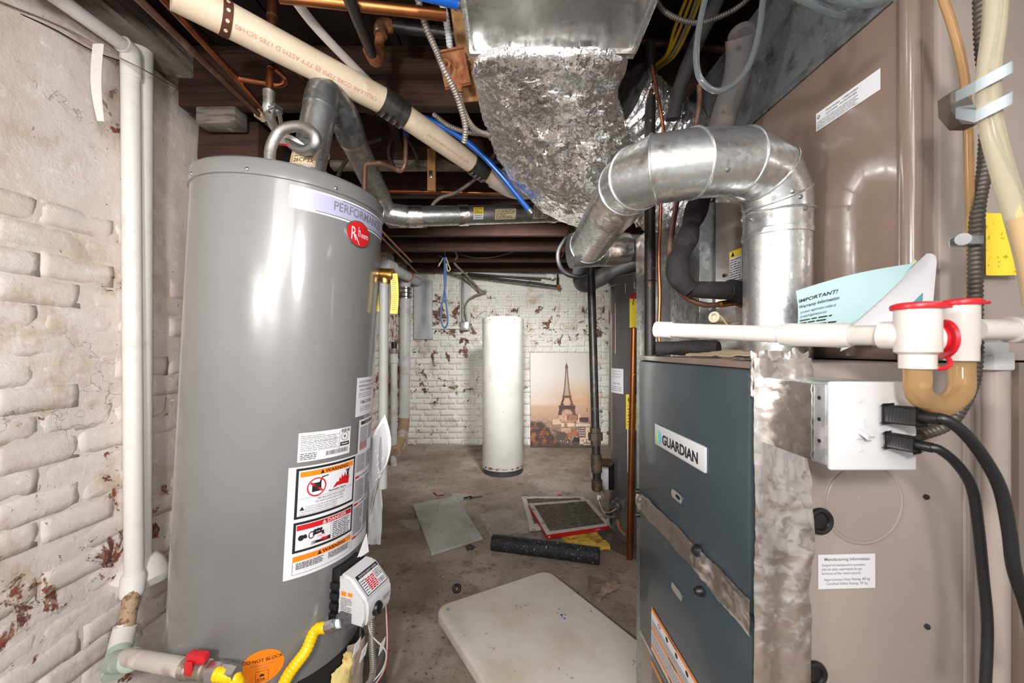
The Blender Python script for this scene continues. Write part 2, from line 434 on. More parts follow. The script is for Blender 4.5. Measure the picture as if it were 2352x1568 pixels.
MA['cream'] = M('cream_plastic', '#d8c8a8', .45)
MA['teal'] = M('pale_teal_paper', '#a9c4c6', .5, 0, [(6, '#9ab7ba', .4, .8)])
MA['teal_d'] = M('teal_paper', '#5e98a5', .5)
MA['cpanel'] = M('pale_grey_painted_board', '#c9cdd0', .6, 0, [(7, '#b3b7b8', .5, .8)])
def clear_mat(name, col, rough=.08, ior=1.3, alpha=.55):
    t = NT(name); t.set('Base Color', S(col)); t.set('Roughness', rough); t.set('Transmission Weight', 1.0 - alpha); t.set('IOR', ior); return t.m
MA['clear'] = clear_mat('clear_tubing', '#aeb6ba', .08, 1.3, .12)
MA['amber'] = clear_mat('amber_tubing', '#d8b483', .15, 1.2, .3)
MA['hose'] = clear_mat('yellowed_clear_hose', '#eee6cf', .18, 1.15, .25)
t = NT('clear_plastic_film'); t.set('Base Color', S('#e9edee')); t.set('Roughness', .18)
tr_ = t.n.new('ShaderNodeBsdfTransparent'); mx_ = t.n.new('ShaderNodeMixShader'); mx_.inputs[0].default_value = .22
t.l.new(tr_.outputs[0], mx_.inputs[1]); t.l.new(t.b.outputs[0], mx_.inputs[2]); t.l.new(mx_.outputs[0], t.n['Material Output'].inputs['Surface']); MA['film'] = t.m
# ---------------------------------------------------------------- materials of the room
def brick_paint(name, base, tint, expo, band, thr, bd=.007, es=11, st=.55, cracks=False):
    """painted brick; band(t, x, y, z) adds where paint has flaked off."""
    t = NT(name); x, y, z = t.sep()
    c = t.mix(t.ramp(t.noise(2.2, 4), .4, .7), S(base), S(tint))
    c = t.mix(t.ramp(t.noise(30, 4), .55, .8), c, S('#f3f0ea'))
    c = t.mix(t.math('MULTIPLY', t.ramp(t.noise(5.5, 5, .7), .5, .68), st), c, S('#b89c7c'))
    e = t.math('ADD', t.noise(es, 7, .68, dist=.4), band(t, x, y, z))
    sh = t.mix(t.ramp(t.noise(26, 3), .42, .62), S(expo[0]), S(expo[1])); sh = t.mix(t.ramp(t.noise(60, 3), .5, .7), sh, S(expo[2]))
    f = t.ramp(e, thr, thr + .035)
    if cracks:
        wv = t.n.new('ShaderNodeVectorMath'); wv.operation = 'ADD'; nz = t.n.new('ShaderNodeTexNoise'); nz.inputs['Scale'].default_value = 7; nz.inputs['Detail'].default_value = 5; t.l.new(t.pos, nz.inputs['Vector'])
        sc = t.n.new('ShaderNodeVectorMath'); sc.operation = 'SCALE'; sc.inputs['Scale'].default_value = .35; t.l.new(nz.outputs['Color'], sc.inputs[0]); t.l.new(t.pos, wv.inputs[0]); t.l.new(sc.outputs[0], wv.inputs[1])
        ck = t.math('MULTIPLY', t.ramp(t.vor(3.1, wv.outputs[0], 'Distance', 'DISTANCE_TO_EDGE'), .007, .002), t.ramp(t.noise(2.6, 3), .54, .62))
        c = t.mix(t.math('MULTIPLY', ck, .55), c, S('#6d5c50')); c = t.mix(t.math('MULTIPLY', t.ramp(t.noise(1.7, 4, .6), .5, .66), .35), c, S('#c9b49c')); c = t.mix(t.math('MULTIPLY', t.ramp(t.noise(60, 2), .70, .74), .7), c, S('#6b5a4c'))
    c = t.mix(f, c, sh); t.set('Base Color', c); t.set('Roughness', .75)
    t.bump(t.math('SUBTRACT', t.noise(24, 5, .65), t.math('MULTIPLY', f, .5)), bd, .8); t.bump(t.noise(110, 4, .7), .0016 if cracks else .003, .7)
    return t.m
def gauss(t, v, c, wd, amp):
    d = t.math('DIVIDE', t.math('SUBTRACT', v, c), wd)
    return t.math('MULTIPLY', t.math('POWER', 2.718, t.math('MULTIPLY', t.math('MULTIPLY', d, d), -1.0)), amp)
def band_left(t, x, y, z):
    a = gauss(t, z, t.math('ADD', .56, t.math('MULTIPLY', t.math('SUBTRACT', y, 1.2), .12)), .13, .12)
    a = t.math('ADD', a, gauss(t, y, 1.36, .09, .055))
    return t.math('ADD', a, t.ramp(y, 3.2, 3.9) if False else gauss(t, y, 4.6, .7, .12))
def band_back(t, x, y, z):
    a = gauss(t, z, 1.55, .34, .085)
    return t.math('ADD', t.math('ADD', a, gauss(t, z, .72, .12, .05)), gauss(t, x, -.95, .5, .03))
MA['brick_left'] = brick_paint('painted_brick', '#e2d8d2', '#d2c6c0', ('#8a4a3a', '#6b4038', '#b59a80'), band_left, .655, .006, cracks=True)
MA['brick_back'] = brick_paint('flaking_white_brick', '#ebebe3', '#dddbd0', ('#7d5138', '#5c3f2e', '#b5a088'), band_back, .635, .012, 7.5, .6)
t = NT('stained_concrete')
c = t.mix(t.ramp(t.noise(1.6, 5, .65), .35, .68), S('#8f7f70'), S('#bcae9f'))
c = t.mix(t.math('MULTIPLY', t.ramp(t.noise(6, 6, .7), .52, .7), .7), c, S('#5c5048'))
c = t.mix(t.math('MULTIPLY', t.ramp(t.noise(3.4, 5, .6, dist=1.2), .6, .72), .65), c, S('#b3a79f'))
c = t.mix(t.ramp(t.noise(48, 4, .7), .60, .68), c, S('#3a322d'))
c = t.mix(t.ramp(t.noise(75, 3, .7), .68, .72), c, S('#d5ccc4'))
t.set('Base Color', c); t.set('Roughness', t.math('ADD', .5, t.math('MULTIPLY', t.noise(2.4, 4), .5), True))
t.bump(t.noise(9, 6, .7), .012, .7); t.bump(t.noise(70, 4, .7), .003, .8); MA['floor'] = t.m
MA['parge'] = brick_paint('parged_paint', '#ded3cc', '#d0c3bb', ('#a58c78', '#8c7a6c', '#c8b6a4'), lambda t, x, y, z: gauss(t, y, 1.34, .07, .075), .668, .0045, cracks=True)

# ---------------------------------------------------------------- room shell
def floor_fn(u, v):
    x, y = -1.4 + 3.75 * u, -1.2 + 6.4 * v
    return V((x, y, mnoise.noise(V((x * 2.5, y * 2.5, 0))) * .003 - .003))
floor = struct('floor', G().grid(floor_fn, 60, 100, (0, 0, -.1)), MA['floor'])
wall_left = struct('wall_left', G().box((-1.6, -.2, -.05), (-1.3545, 5.12, 2.5)), MA['brick_left'])
wall_back = struct('wall_back', G().box((-1.6, 5.099, -.05), (2.5, 5.35, 2.5)), MA['brick_back'])
wall_right = struct('wall_right', G().box((2.3, -.2, -.05), (2.5, 5.12, 2.5)), MA['brick_back'])
ceiling = struct('ceiling', G().box((-1.6, -.3, 2.46), (2.5, 5.35, 2.52)), MA['wood_sub'])

def brick_mesh(k, L, Hh, D, m, amp):
    """lumpy painted brick, front towards -Y, origin at its back centre."""
    nu, nv = 8, 3; g = G()
    def fn(u, v):
        x, z = (u - .5) * L, (v - .5) * Hh
        e = min(u, 1 - u) * L; e2 = min(v, 1 - v) * Hh; edge = max(0, .006 - min(e, e2)) / .006
        n = mnoise.noise(V((x * 14 + k * 9.1, z * 24, k * 3.3))) * amp + mnoise.noise(V((x * 45, z * 45 + k * 5, k))) * amp * .45
        q = 1 - .05 * edge * (1 + mnoise.noise(V((x * 30, k, z * 30))))
        return V((x * q, -D - n + edge * .0035, z * q))
    g.grid(fn, nu, nv)
    bd = [i for i in range(nu + 1)] + [j * (nu + 1) + nu for j in range(1, nv + 1)] + [nv * (nu + 1) + i for i in range(nu - 1, -1, -1)] + [j * (nu + 1) for j in range(nv - 1, 0, -1)]
    n0 = len(g.v); g.v += [V((g.v[i].x * 1.02, .004, g.v[i].z * 1.03)) for i in bd]
    g.f += [(bd[i], bd[(i + 1) % len(bd)], n0 + (i + 1) % len(bd), n0 + i)[::-1] for i in range(len(bd))]
    me = bpy.data.meshes.new('brick'); me.from_pydata([tuple(p) for p in g.v], [], g.f); me.update()
    me.polygons.foreach_set('use_smooth', [True] * len(me.polygons)); me.materials.append(m); return me
def brick_wall(parent, m, place, rotz, spots, limit, L=.2, Hh=.064, D=.02, amp=.004):
    ms = [brick_mesh(k, L, Hh, D, m, amp) for k in range(12)]; rest = G()
    for i, (a, z, hl) in enumerate(spots):
        me = ms[random.randrange(12)]; loc = place(a, z); loc += (V((1, 0, 0)) if rotz else V((0, -1, 0))) * R_(-.003, .004)
        if i < limit:
            o = bpy.data.objects.new('brick', me); C.objects.link(o); o.parent = parent; o.location = loc
            o.rotation_euler = (R_(-.012, .012), R_(-.012, .012), rotz); o.scale = (hl * R_(.97, 1.02), 1, R_(.96, 1.04))
        else:
            mt = Matrix.Translation(loc) @ Matrix.Rotation(rotz, 4, 'Z') @ Matrix.Diagonal((hl, 1, 1, 1))
            rest.add([mt @ v.co for v in me.vertices], [tuple(p.vertices) for p in me.polygons])
    if rest.f: mk('brickwork', rest, m, parent, ang=60)['kind'] = 'stuff'
    for me in ms:
        if me.users == 0: bpy.data.meshes.remove(me)
# back wall: courses of stretchers, every sixth course of headers
spots = []
for k in range(30):
    z = .036 + k * .0745; hd = k % 6 == 4; st = .108 if hd else .212; x = -1.37 + (st / 2 if k % 2 else 0)
    while x < 2.3:
        spots.append((x + R_(-.004, .004), z + R_(-.003, .003), .5 if hd else 1.0)); x += st
key = lambda s: (s[0] > 1.25 or (.25 < s[0] < .95 and s[1] < 1.1) or (-.28 < s[0] < .12 and s[1] < 1.4 and s[1] > .1))
spots.sort(key=key)
brick_wall(wall_back, MA['brick_back'], lambda a, z: V((a, 5.112, z)), 0, spots, 300)
spots = []
for k in range(31):
    z = .03 + k * .0768; y = -.15 + (.106 if k % 2 else 0)
    while y < 5.1:
        if not (y < 2.05 and z > 1.7): spots.append((y + R_(-.005, .005), z + R_(-.004, .004), 1.0))
        y += .212
spots.sort(key=lambda s: 0 if .75 < s[0] < 2.1 else (1 if s[0] > 3.6 else 2))
brick_wall(wall_left, MA['brick_left'], lambda a, z: V((-1.372, a, z)), PI / 2, spots, 300, L=.2155, Hh=.0757, amp=.0045, D=.0195)
# smooth parging over the top of the near wall, with a ragged lower edge
def parge(u, v):
    y = -.15 + 2.1 * u; lo = 1.38 + .2 * mnoise.noise(V((y * 2.3, 3.1, 0))) + .05 * mnoise.noise(V((y * 9, 1, 0)))
    z = lo + (2.34 - lo) * v; e = min(v * 6, 1) * min((1 - u) * 14, 1)
    return V((-1.352 - .012 * (1 - e) + .012 * mnoise.noise(V((y * 4, z * 4, 5))) + .004 * mnoise.noise(V((y * 17, z * 17, 5))), y, z))
mk('parging', G().grid(parge, 90, 50, (-.03, 0, 0)), MA['parge'], wall_left, ang=60)
# rough cement haunch where the wall meets the floor
def haunch(u, v):
    y = .2 + 3.2 * u; a = v * PI / 2; q = .11 + .05 * mnoise.noise(V((y * 4, 0, 2)))
    return V((-1.372 + q * math.cos(a) * 1.1 + .012 * mnoise.noise(V((y * 14, a * 4, 1))), y, .2 * math.sin(a) + .02 * mnoise.noise(V((y * 12, a * 3, 7)))))
mk('cement_haunch', G().grid(haunch, 60, 8), MA['brick_left'], wall_left, ang=60)
# timber along the wall head
pl = struct('trim_1', G().box((-1.4, -.2, 2.3), (-1.24, 5.1, 2.42), .006).rough(.004, 7), MA['wood_grey'])
mk('painted_board', G().box((-1.372, 1.99, 1.9), (-1.33, 2.6, 2.28), .003), MA['cpanel'], wall_left)
# joists and subfloor planks
for i, y in enumerate((.95, 1.55, 2.0, 2.45, 2.9, 3.34, 3.82, 4.34, 4.88)):
    j = mk('joist', G().box((-1.3, y - .025, 2.2 + R_(-.006, .006)), (2.3, y + .025, 2.43), .003), MA['wood_joist'], ceiling)
for i in range(25):
    x = -1.3 + i * .145
    mk('plank', G().box((x, -.2, 2.432 + R_(0, .004)), (x + .139, 5.1, 2.458), .002), MA['wood_sub'], ceiling)
# bridging between the joists
for (x, y0, y1) in ((-.62, 1.575, 1.975), (-.56, 1.975, 1.575), (.02, 2.025, 2.425), (-.15, 2.475, 2.875), (.3, 2.475, 2.875), (-.2, 3.37, 3.8), (.1, 2.9, 3.3)):
    mk('bridging', G().bar((x, y0, 2.225), (x + .02, y1, 2.4), .04, .02), MA['wood_joist'], ceiling)
mk('grey_batten', G().box((-.92, 1.975, 2.165), (-.2, 2.03, 2.2), .003).rough(.003, 12), MA['wood_grey'], ceiling)
mk('grey_batten', G().box((-.9, 2.75, 2.13), (-.62, 2.87, 2.2), .004).rough(.004, 12), MA['wood_grey'], ceiling)
mk('beam_end', G().box((-1.24, 1.53, 2.13), (-1.08, 1.6, 2.2), .006).rough(.006, 9), MA['wood_grey'], ceiling)
mk('beam_end', G().box((-1.3, 1.62, 2.03), (-1.05, 1.95, 2.19), .006).rough(.01, 7), MA['wood_joist'], ceiling)
# ---------------------------------------------------------------- the grey water heater by the brick wall
HR, HH = .255, 1.545
HB = V((-.75, 1.213, .18)); HT = math.radians(3.05)
for i, (x0, y0) in enumerate(((-.875, 1.02), (-.655, 1.02), (-1.095, 1.02))):
    b = G().box((x0, y0, 0), (x0 + .2, y0 + .4, .165), .006).rough(.002, 20)
    solo('concrete_block', ('grey concrete block under the middle of the big grey tank', 'grey concrete block under the big grey tank, on its open-floor side',
         'grey concrete block under the big grey tank, on its brick-wall side')[i], 'block', b, M('concrete_block_%d' % i, '#77716c', .9, 0, [(20, '#5a554f', .45, .7)], [(60, .003)]), 'concrete blocks under the big grey tank')
heater = thing('water_heater', 'big grey tank water heater with orange and red warning stickers', 'water heater', HB, rot=(0, HT, 0))
Hm = Matrix.Translation(HB) @ Matrix.Rotation(HT, 4, 'Y'); Hi = Hm.inverted()
def cyl_uv(px, py):
    """angle and height where the sight line meets the tank."""
    o = Hi @ V((0, 0, H)); d = (Hi.to_3x3() @ (P(px, py, 1) - V((0, 0, H))))
    a = d.x ** 2 + d.y ** 2; b = 2 * (o.x * d.x + o.y * d.y); c = o.x ** 2 + o.y ** 2 - HR ** 2
    D = max(b * b - 4 * a * c, 0); t = (-b - math.sqrt(D)) / (2 * a); p = o + d * t
    return math.atan2(p.y, p.x), p.z
def on_tank(th, h, r=0.0): return V(((HR + r) * math.cos(th), (HR + r) * math.sin(th), h))
def tank_f(th0, h0): return lambda u, v, w: on_tank(th0 + u / HR, h0 + v, w)
prof = [(HR - .012, 0), (HR - .004, .004), (HR - .004, .03), (HR, .034), (HR, HH - .045), (HR + .004, HH - .043), (HR + .004, HH - .008), (HR - .002, HH), (HR - .02, HH + .004), (0.02, HH + .006)]
mk('jacket', G().lathe((0, 0, 0), prof[:5], 96, cap1=True), MA['heater'], heater, True, 30)
mk('top_cap', G().lathe((0, 0, 0), prof[4:], 96), MA['heater'], heater, True, 50)
for px in (440, 565, 768, 876):
    th, h = cyl_uv(px, 470)
    mk('screw', G().lathe(on_tank(th, HH - .034, .003), [(.0055, 0), (.005, .002), (.003, .0035), (.0008, .004)], 12, ax=(math.cos(th), math.sin(th), 0)), MA['steel'], heater, True)
# lavender band with its name
t0, h0 = cyl_uv(663, 470); t1, h1 = cyl_uv(872, 540)
t0, hb = cyl_uv(663, 468); _, htp = cyl_uv(663, 430)
bw = .42; bh = htp - hb + .012
s = Stick(tank_f(t0, hb - .004))
s.rect('band_border', MA['paper'], 0, -.004, bw, bh, .0006, 40)
s.rect('band_face', MA['lav'], .004, 0.003, bw, bh - .004, .0010, 40)
tp0, _ = cyl_uv(765, 485); tp1, _ = cyl_uv(871, 500); lw0 = HR * (tp0 - t0)
bw = max(bw, HR * (tp1 - t0) + .03)
s.text('band_lettering', MA['inkg'], 'PERFORMANCE', lw0, bh - .036, .034, .0016, sx=HR * (tp1 - tp0) / (max(p.x for p in text_geo('PERFORMANCE', .006)[0]) * .034), bold=.006)
s.rect('band_line', MA['ink'], .13, bh - .0065, bw, bh - .005, .0014, 24); s.rect('band_line', MA['ink'], .06, .0005, bw, .0022, .0014, 30)
band = s.done(heater, True)
# red oval badge
tb, hbg = cyl_uv(823, 538)
bd = Stick(tank_f(tb, hbg))
g = G(); n = 48; rings = []
for q, wd in ((1.0, 0), (1.0, .003), (.93, .0042), (.7, .0042), (.4, .0042), (.1, .0042)):
    rings.append([on_tank(tb + .046 * q * math.cos(2 * PI * k / n) / HR, hbg + .037 * q * math.sin(2 * PI * k / n), wd) for k in range(n)])
g.loft(rings); badge = mk('badge', g, MA['steel'], heater, True)
bd.disc('badge_face', MA['red'], 0, 0, .0425, .034, .0046, 40)
bd.text('badge_lettering', MA['paper'], 'R', -.031, -.020, .052, .0052, sx=.62); bd.text('badge_lettering', MA['paper'], 'h', -.006, -.008, .042, .0052, sx=.5); bd.text('badge_lettering', MA['paper'], 'eem', .006, -.008, .024, .0052, sx=.72)
bd.poly('badge_lettering', MA['paper'], [(-.018, -.004), (-.014, -.004), (.002, -.03), (-.001, -.03)], .0052)
bd.done(badge, True)
# rating plate
ta, hv = cyl_uv(686, 995); tz, _ = cyl_uv(806, 965); _, hlo = cyl_uv(686, 1062)
W1, H1 = HR * (tz - ta), hv - hlo
s = Stick(tank_f(ta, hlo)); s.rect('rating_plate', MA['paper'], 0, 0, W1, H1, .0007, 14)
s.fine('rating_print', MA['inkg'], .006, H1 - .006, W1 * .7, H1 * .36, 9, ht=.35)
for v in (H1 * .82, H1 * .66, H1 * .34): s.rect('rating_print', MA['ink'], .006, v, W1 * .74, v + .0006, .001, 10)
s.rect('rating_print', MA['ink'], W1 * .74, H1 * .22, W1 * .745, H1 - .006, .001); s.bars('rating_print', MA['ink'], W1 * .48, .008, W1 * .95, .02, 34)
s.bars('rating_print', MA['ink'], W1 * .78, H1 - .012, W1 * .97, H1 - .003, 16)
s.rect('rating_print', MA['ink'], W1 * .76, H1 * .34, W1 * .97, H1 * .48, .0011, 4); s.disc('rating_print', MA['inkg'], W1 * .86, H1 * .68, .012, .012, .001, 24, .86); s.disc('rating_print', MA['inkg'], W1 * .86, H1 * .68, .004, .004, .001, 10)
s.fine('rating_print', MA['ink'], .006, H1 * .3, W1 * .32, .004, 4); s.rect('rating_print', MA['white'], W1 * .79, H1 * .39, W1 * .94, H1 * .43, .0014, 4)
s.done(heater, True)
# large warning sticker
ta, hv = cyl_uv(663, 1075); _, hlo = cyl_uv(658, 1333); tz, _ = cyl_uv(814, 1100); te = tz + (tz - ta) * .62
W, Hh = HR * (tz - ta), hv - hlo; WE = HR * (te - ta)
s = Stick(tank_f(ta, hlo)); s.rect('warning_sticker', MA['paper'], 0, 0, WE, Hh, .0007, 40)
def rbox(u0, v0, u1, v1, t):
    s.rect('panel_frame#%g' % v0, MA['ink'], u0, v0, u1, v1, .0009, 14); s.rect('panel_face#%g' % v0, MA['paper'], u0 + t, v0 + t, u1 - t, v1 - t, .0012, 14)
a0, a1 = W * .09, W * .985
vA0, vA1 = Hh * .53, Hh * .985; vB0, vB1 = Hh * .225, Hh * .50
rbox(a0, vA0, a1, vA1, .0065); rbox(a0, vB0, a1, vB1, .0065)
i0, i1 = a0 + .010, a1 - .0105; iw = i1 - i0
oh = Hh * .048
s.rect('orange_band', MA['orange'], i0, vA1 - .010 - oh, i1, vA1 - .010, .0015, 12)
s.rect('red_band', MA['red'], i0 - .002, vB1 - .0085 - oh, i1 + .002, vB1 - .0085, .0015, 12)
def tri(u, v, h, m='ink'): s.poly('sign_lettering', MA[m], [(u, v), (u + h, v), (u + h / 2, v + h)], .002)
tri(i0 + iw * .32, vA1 - .008 - oh, oh * .8); s.text('sign_lettering', MA['ink'], 'WARNING', i0 + iw * .41, vA1 - .0075 - oh, oh * .92, .002, bold=.025, sx=1.15)
tri(i0 + iw * .40, vB1 - .0065 - oh, oh * .8, 'white'); s.text('danger_lettering', MA['white'], 'DANGER', i0 + iw * .49, vB1 - .006 - oh, oh * .95, .002, bold=.025, sx=1.15)
# pictogram: petrol can with a no-sign, vapour, fire and a burning figure
cu, cv, cr_ = i0 + iw * .27, vA0 + (vA1 - vA0) * .58, (vA1 - vA0) * .155
s.rect('can_picture', MA['ink'], cu - cr_ * .58, cv - cr_ * .6, cu + cr_ * .58, cv + cr_ * .55, .0016, 3)
s.poly('can_picture', MA['ink'], [(cu + cr_ * .3, cv + cr_ * .55), (cu + cr_ * .55, cv + cr_ * .55), (cu + cr_ * .75, cv + cr_ * 1.1), (cu + cr_ * 1.5, cv + cr_ * 1.15), (cu + cr_ * 1.5, cv + cr_ * 1.3), (cu + cr_ * .65, cv + cr_ * 1.25)], .0016)
s.disc('ban_sign', MA['red'], cu, cv, cr_ * 1.22, cr_ * 1.22, .002, 36, .86)
d = cr_ * .85; s.poly('ban_sign', MA['red'], [(cu - d, cv + d * .62), (cu - d * .85, cv + d * .85), (cu + d, cv - d * .62), (cu + d * .85, cv - d * .85)], .0021)
fu, fv, fs = i0 + iw * .56, vA0 + (vA1 - vA0) * .47, iw * .36; fh = (vA1 - vA0) * .25
pts = [(0, 0), (0, 0), (.95, 0), (.97, .35), (1.0, .75), (.9, .55), (.86, .95), (.76, .62), (.7, 1.05), (.6, .66), (.5, .95), (.46, .55), (.36, .75), (.34, .42), (.2, .4), (0, 0)]
for k in range(1, len(pts) - 1): s.poly('fire_picture', MA['red'], [(fu + .62 * fs, fv + .12 * fh), (fu + pts[k][0] * fs, fv + pts[k][1] * fh), (fu + pts[k + 1][0] * fs, fv + pts[k + 1][1] * fh)], .0017)
gu, gv = fu + fs * .88, fv + fh * .92
s.disc('figure_picture', MA['ink'], gu, gv + .008, .0035, .0035, .0018, 16)
for pp in ([(-.004, .004), (.004, .004), (.003, -.008), (-.003, -.008)], [(-.004, .004), (-.009, .012), (-.007, .013), (-.002, .005)], [(.004, .004), (.009, .014), (.007, .015), (.001, .005)], [(-.003, -.007), (-.007, -.014), (-.004, -.014), (0, -.007)]):
    s.poly('figure_picture', MA['ink'], [(gu + a, gv + b) for a, b in pp], .0018)
s.text('sign_lettering', MA['ink'], 'Flammable Vapors', fu - .012, vA0 + (vA1 - vA0) * .415, .0075, .0018, bold=.02)
s.rect('sign_lettering', MA['ink'], i0 - .002, vA0 + (vA1 - vA0) * .385, i1 + .002, vA0 + (vA1 - vA0) * .39, .0016, 12)
s.text('sign_lettering', MA['ink'], 'FIRE AND EXPLOSION HAZARD', i0 + iw * .29, vA0 + (vA1 - vA0) * .315, .0085, .0016, sx=iw * .6 / (15.9 * .0085))
s.text('sign_lettering', MA['ink'], 'Can result in serious injury or death', i0 + iw * .26, vA0 + (vA1 - vA0) * .26, .0085, .0016, sx=iw * .66 / (18.5 * .0085))
tri(i0 + .002, vA0 + (vA1 - vA0) * .16, .011)
for k, tx in enumerate(('Do not store or use gasoline or other flammable vapors and liquids', 'in the vicinity of this or any other appliance. Storage or use of gasoline', 'or other flammable vapors or liquids in the vicinity of this or any other', 'appliance can result in serious injury or death.')):
    s.text('sign_lettering', MA['inkg'], tx, i0 + (.016 if k == 0 else .001), vA0 + (vA1 - vA0) * (.20 - .046 * k), .0072, .0016, sx=iw * .86 / (len(tx) * .0074 * .5))
# pictogram: tap, hot water and a scalded hand
m0, m1 = vB0 + .008, vB1 - .009 - oh; mh = m1 - m0; sp = i0 + iw * .56
s.rect('sign_lettering', MA['ink'], sp, m0, sp + .0008, m1, .0016)
for u, v, r in ((.06, .60, .0075), (.10, .63, .005), (.13, .60, .004), (.12, .67, .004), (.28, .80, .0045), (.33, .82, .0045), (.38, .80, .0045)): s.disc('tap_picture', MA['ink'], i0 + iw * u, m0 + mh * v, r, r, .0016, 14)
s.disc('tap_picture', MA['ink'], i0 + iw * .225, m0 + mh * .62, .008, .010, .0016, 18, .7)
s.poly('tap_picture', MA['ink'], [(i0 + iw * .24, m0 + mh * .56), (i0 + iw * .40, m0 + mh * .60), (i0 + iw * .40, m0 + mh * .48), (i0 + iw * .44, m0 + mh * .48), (i0 + iw * .44, m0 + mh * .70), (i0 + iw * .25, m0 + mh * .72)], .0016)
s.text('hot_lettering', MA['red'], 'HOT', i0 + iw * .33, m0 + mh * .38, .010, .0018)
hand = [(.30, .10), (.33, .16), (.30, .22), (.36, .24), (.44, .28), (.56, .30), (.56, .08), (.44, .08)]
s.poly('hand_picture', MA['ink'], [(i0 + iw * u, m0 + mh * v) for u, v in hand], .0017)
for k in range(4): s.poly('hand_picture', MA['ink'], [(i0 + iw * .34, m0 + mh * (.12 + .03 * k)), (i0 + iw * .22, m0 + mh * (.06 + .055 * k)), (i0 + iw * .22, m0 + mh * (.08 + .055 * k)), (i0 + iw * .34, m0 + mh * (.16 + .03 * k))], .0017)
s.poly('hand_red', MA['red'], [(i0 + iw * .38, m0 + mh * .18), (i0 + iw * .41, m0 + mh * .32), (i0 + iw * .48, m0 + mh * .28), (i0 + iw * .53, m0 + mh * .24), (i0 + iw * .5, m0 + mh * .15)], .0019)
s.poly('sign_lettering', MA['ink'], [(i0, m0 + mh * .22), (i0 + iw * .5, m0 + mh * .56), (i0 + iw * .5, m0 + mh * .55), (i0, m0 + mh * .205)], .0015)
s.poly('sign_lettering', MA['ink'], [(i0 + iw * .12, m0 + mh * .06), (i0 + iw * .56, m0 + mh * .04), (i0 + iw * .56, m0 + mh * .05), (i0 + iw * .12, m0 + mh * .07)], .0015)
s.fine('sign_print', MA['ink'], sp + .006, m1 - .002, i1 - .001, m0, 9, .0016)
# lower warning panel
vC1, vC0 = Hh * .195, Hh * .03; s.frame('sign_lettering', MA['ink'], i0 - .008, vC0, i1 + .006, vC1, .0008, .0012)
s.rect('orange_band#2', MA['orange'], i0 - .008, vC1 - oh, i1 + .006, vC1, .0015, 12); tri(i0 + iw * .34, vC1 - oh + .002, oh * .8)
s.text('sign_lettering', MA['ink'], 'WARNING', i0 + iw * .43, vC1 - oh + .0025, oh * .92, .002, bold=.025, sx=1.15)
s.fine('sign_print', MA['ink'], i0, vC1 - oh - .004, i0 + iw * .46, vC0 + .012, 5, .0016, .55); s.fine('sign_print', MA['ink'], i0 + iw * .54, vC1 - oh - .004, i1, vC0 + .012, 6, .0016, .55)
# instruction columns round the side of the tank
q0 = W + .004; qw = WE - q0 - .004
s.rect('sign_lettering', MA['ink'], W * .997, 0.01, W * .997 + .0008, Hh * 1.3, .0014)
for k, (a, b) in enumerate(((.98, .80), (.72, .50), (.44, .16))):
    s.fine('sign_print', MA['ink'], q0, Hh * a, q0 + qw * .47, Hh * b, int(30 * (a - b) / .25), .0012); s.fine('sign_print', MA['ink'], q0 + qw * .53, Hh * a, WE - .004, Hh * b, int(30 * (a - b) / .25), .0012)
for v in (.74, .46, .12): s.rect('red_mark#%g' % v, MA['red'], q0 - .002, Hh * v, q0 + .018, Hh * (v + .022), .0014, 3); s.text('sign_lettering', MA['ink'], 'TO TURN OFF GAS TO APPLIANCE', q0 + .021, Hh * v, .008, .0014, bold=.02)
s.done(heater, True)
s = Stick(tank_f(tz + .012 / HR, hlo + Hh)); WX = WE - W - .01; HX = Hh * .34
s.rect('instruction_sticker', MA['paper'], -.004, -.001, WX, HX, .0007, 16); s.rect('instruction_print', MA['ink'], .006, HX - .016, WX - .006, HX - .006, .0011, 10)
s.text('instruction_heading', MA['paper'], 'INSTALLATION INSTRUCTIONS', .03, HX - .0135, .006, .0015)
s.fine('instruction_print', MA['ink'], .004, HX - .022, WX * .48, .09 * HX, 26, .0011); s.fine('instruction_print', MA['ink'], WX * .52, HX - .022, WX - .003, .3 * HX, 20, .0011); s.fine('instruction_red_print', MA['red'], .004, HX * .3, WX * .48, .05 * HX, 5, .0013)
s.done(heater, True)
ta, h1 = cyl_uv(820, 868); _, h0 = cyl_uv(820, 957)
s = Stick(tank_f(ta, h0)); W2, H2 = .115, h1 - h0
s.rect('return_sticker', MA['paper'], 0, 0, W2, H2, .0008, 12)
for k, tx in enumerate(('DO NOT RETURN THIS', 'WATER HEATER TO THE', 'PLACE OF PURCHASE')): s.text('return_lettering', MA['ink'], tx, W2 / 2, H2 * (.86 - .105 * k), .0098, .0012, 'C', sx=.9)
s.fine('return_lettering', MA['inkg'], .01, H2 * .62, W2 - .01, H2 * .48, 3, .0012, .3)
s.text('return_lettering', MA['ink'], '1-866-279-4566', W2 / 2, H2 * .32, .0145, .0012, 'C', sx=.85, bold=.01)
s.fine('return_lettering', MA['inkg'], .02, H2 * .26, W2 - .02, H2 * .12, 3, .0012, .3)
s.done(heater, True)
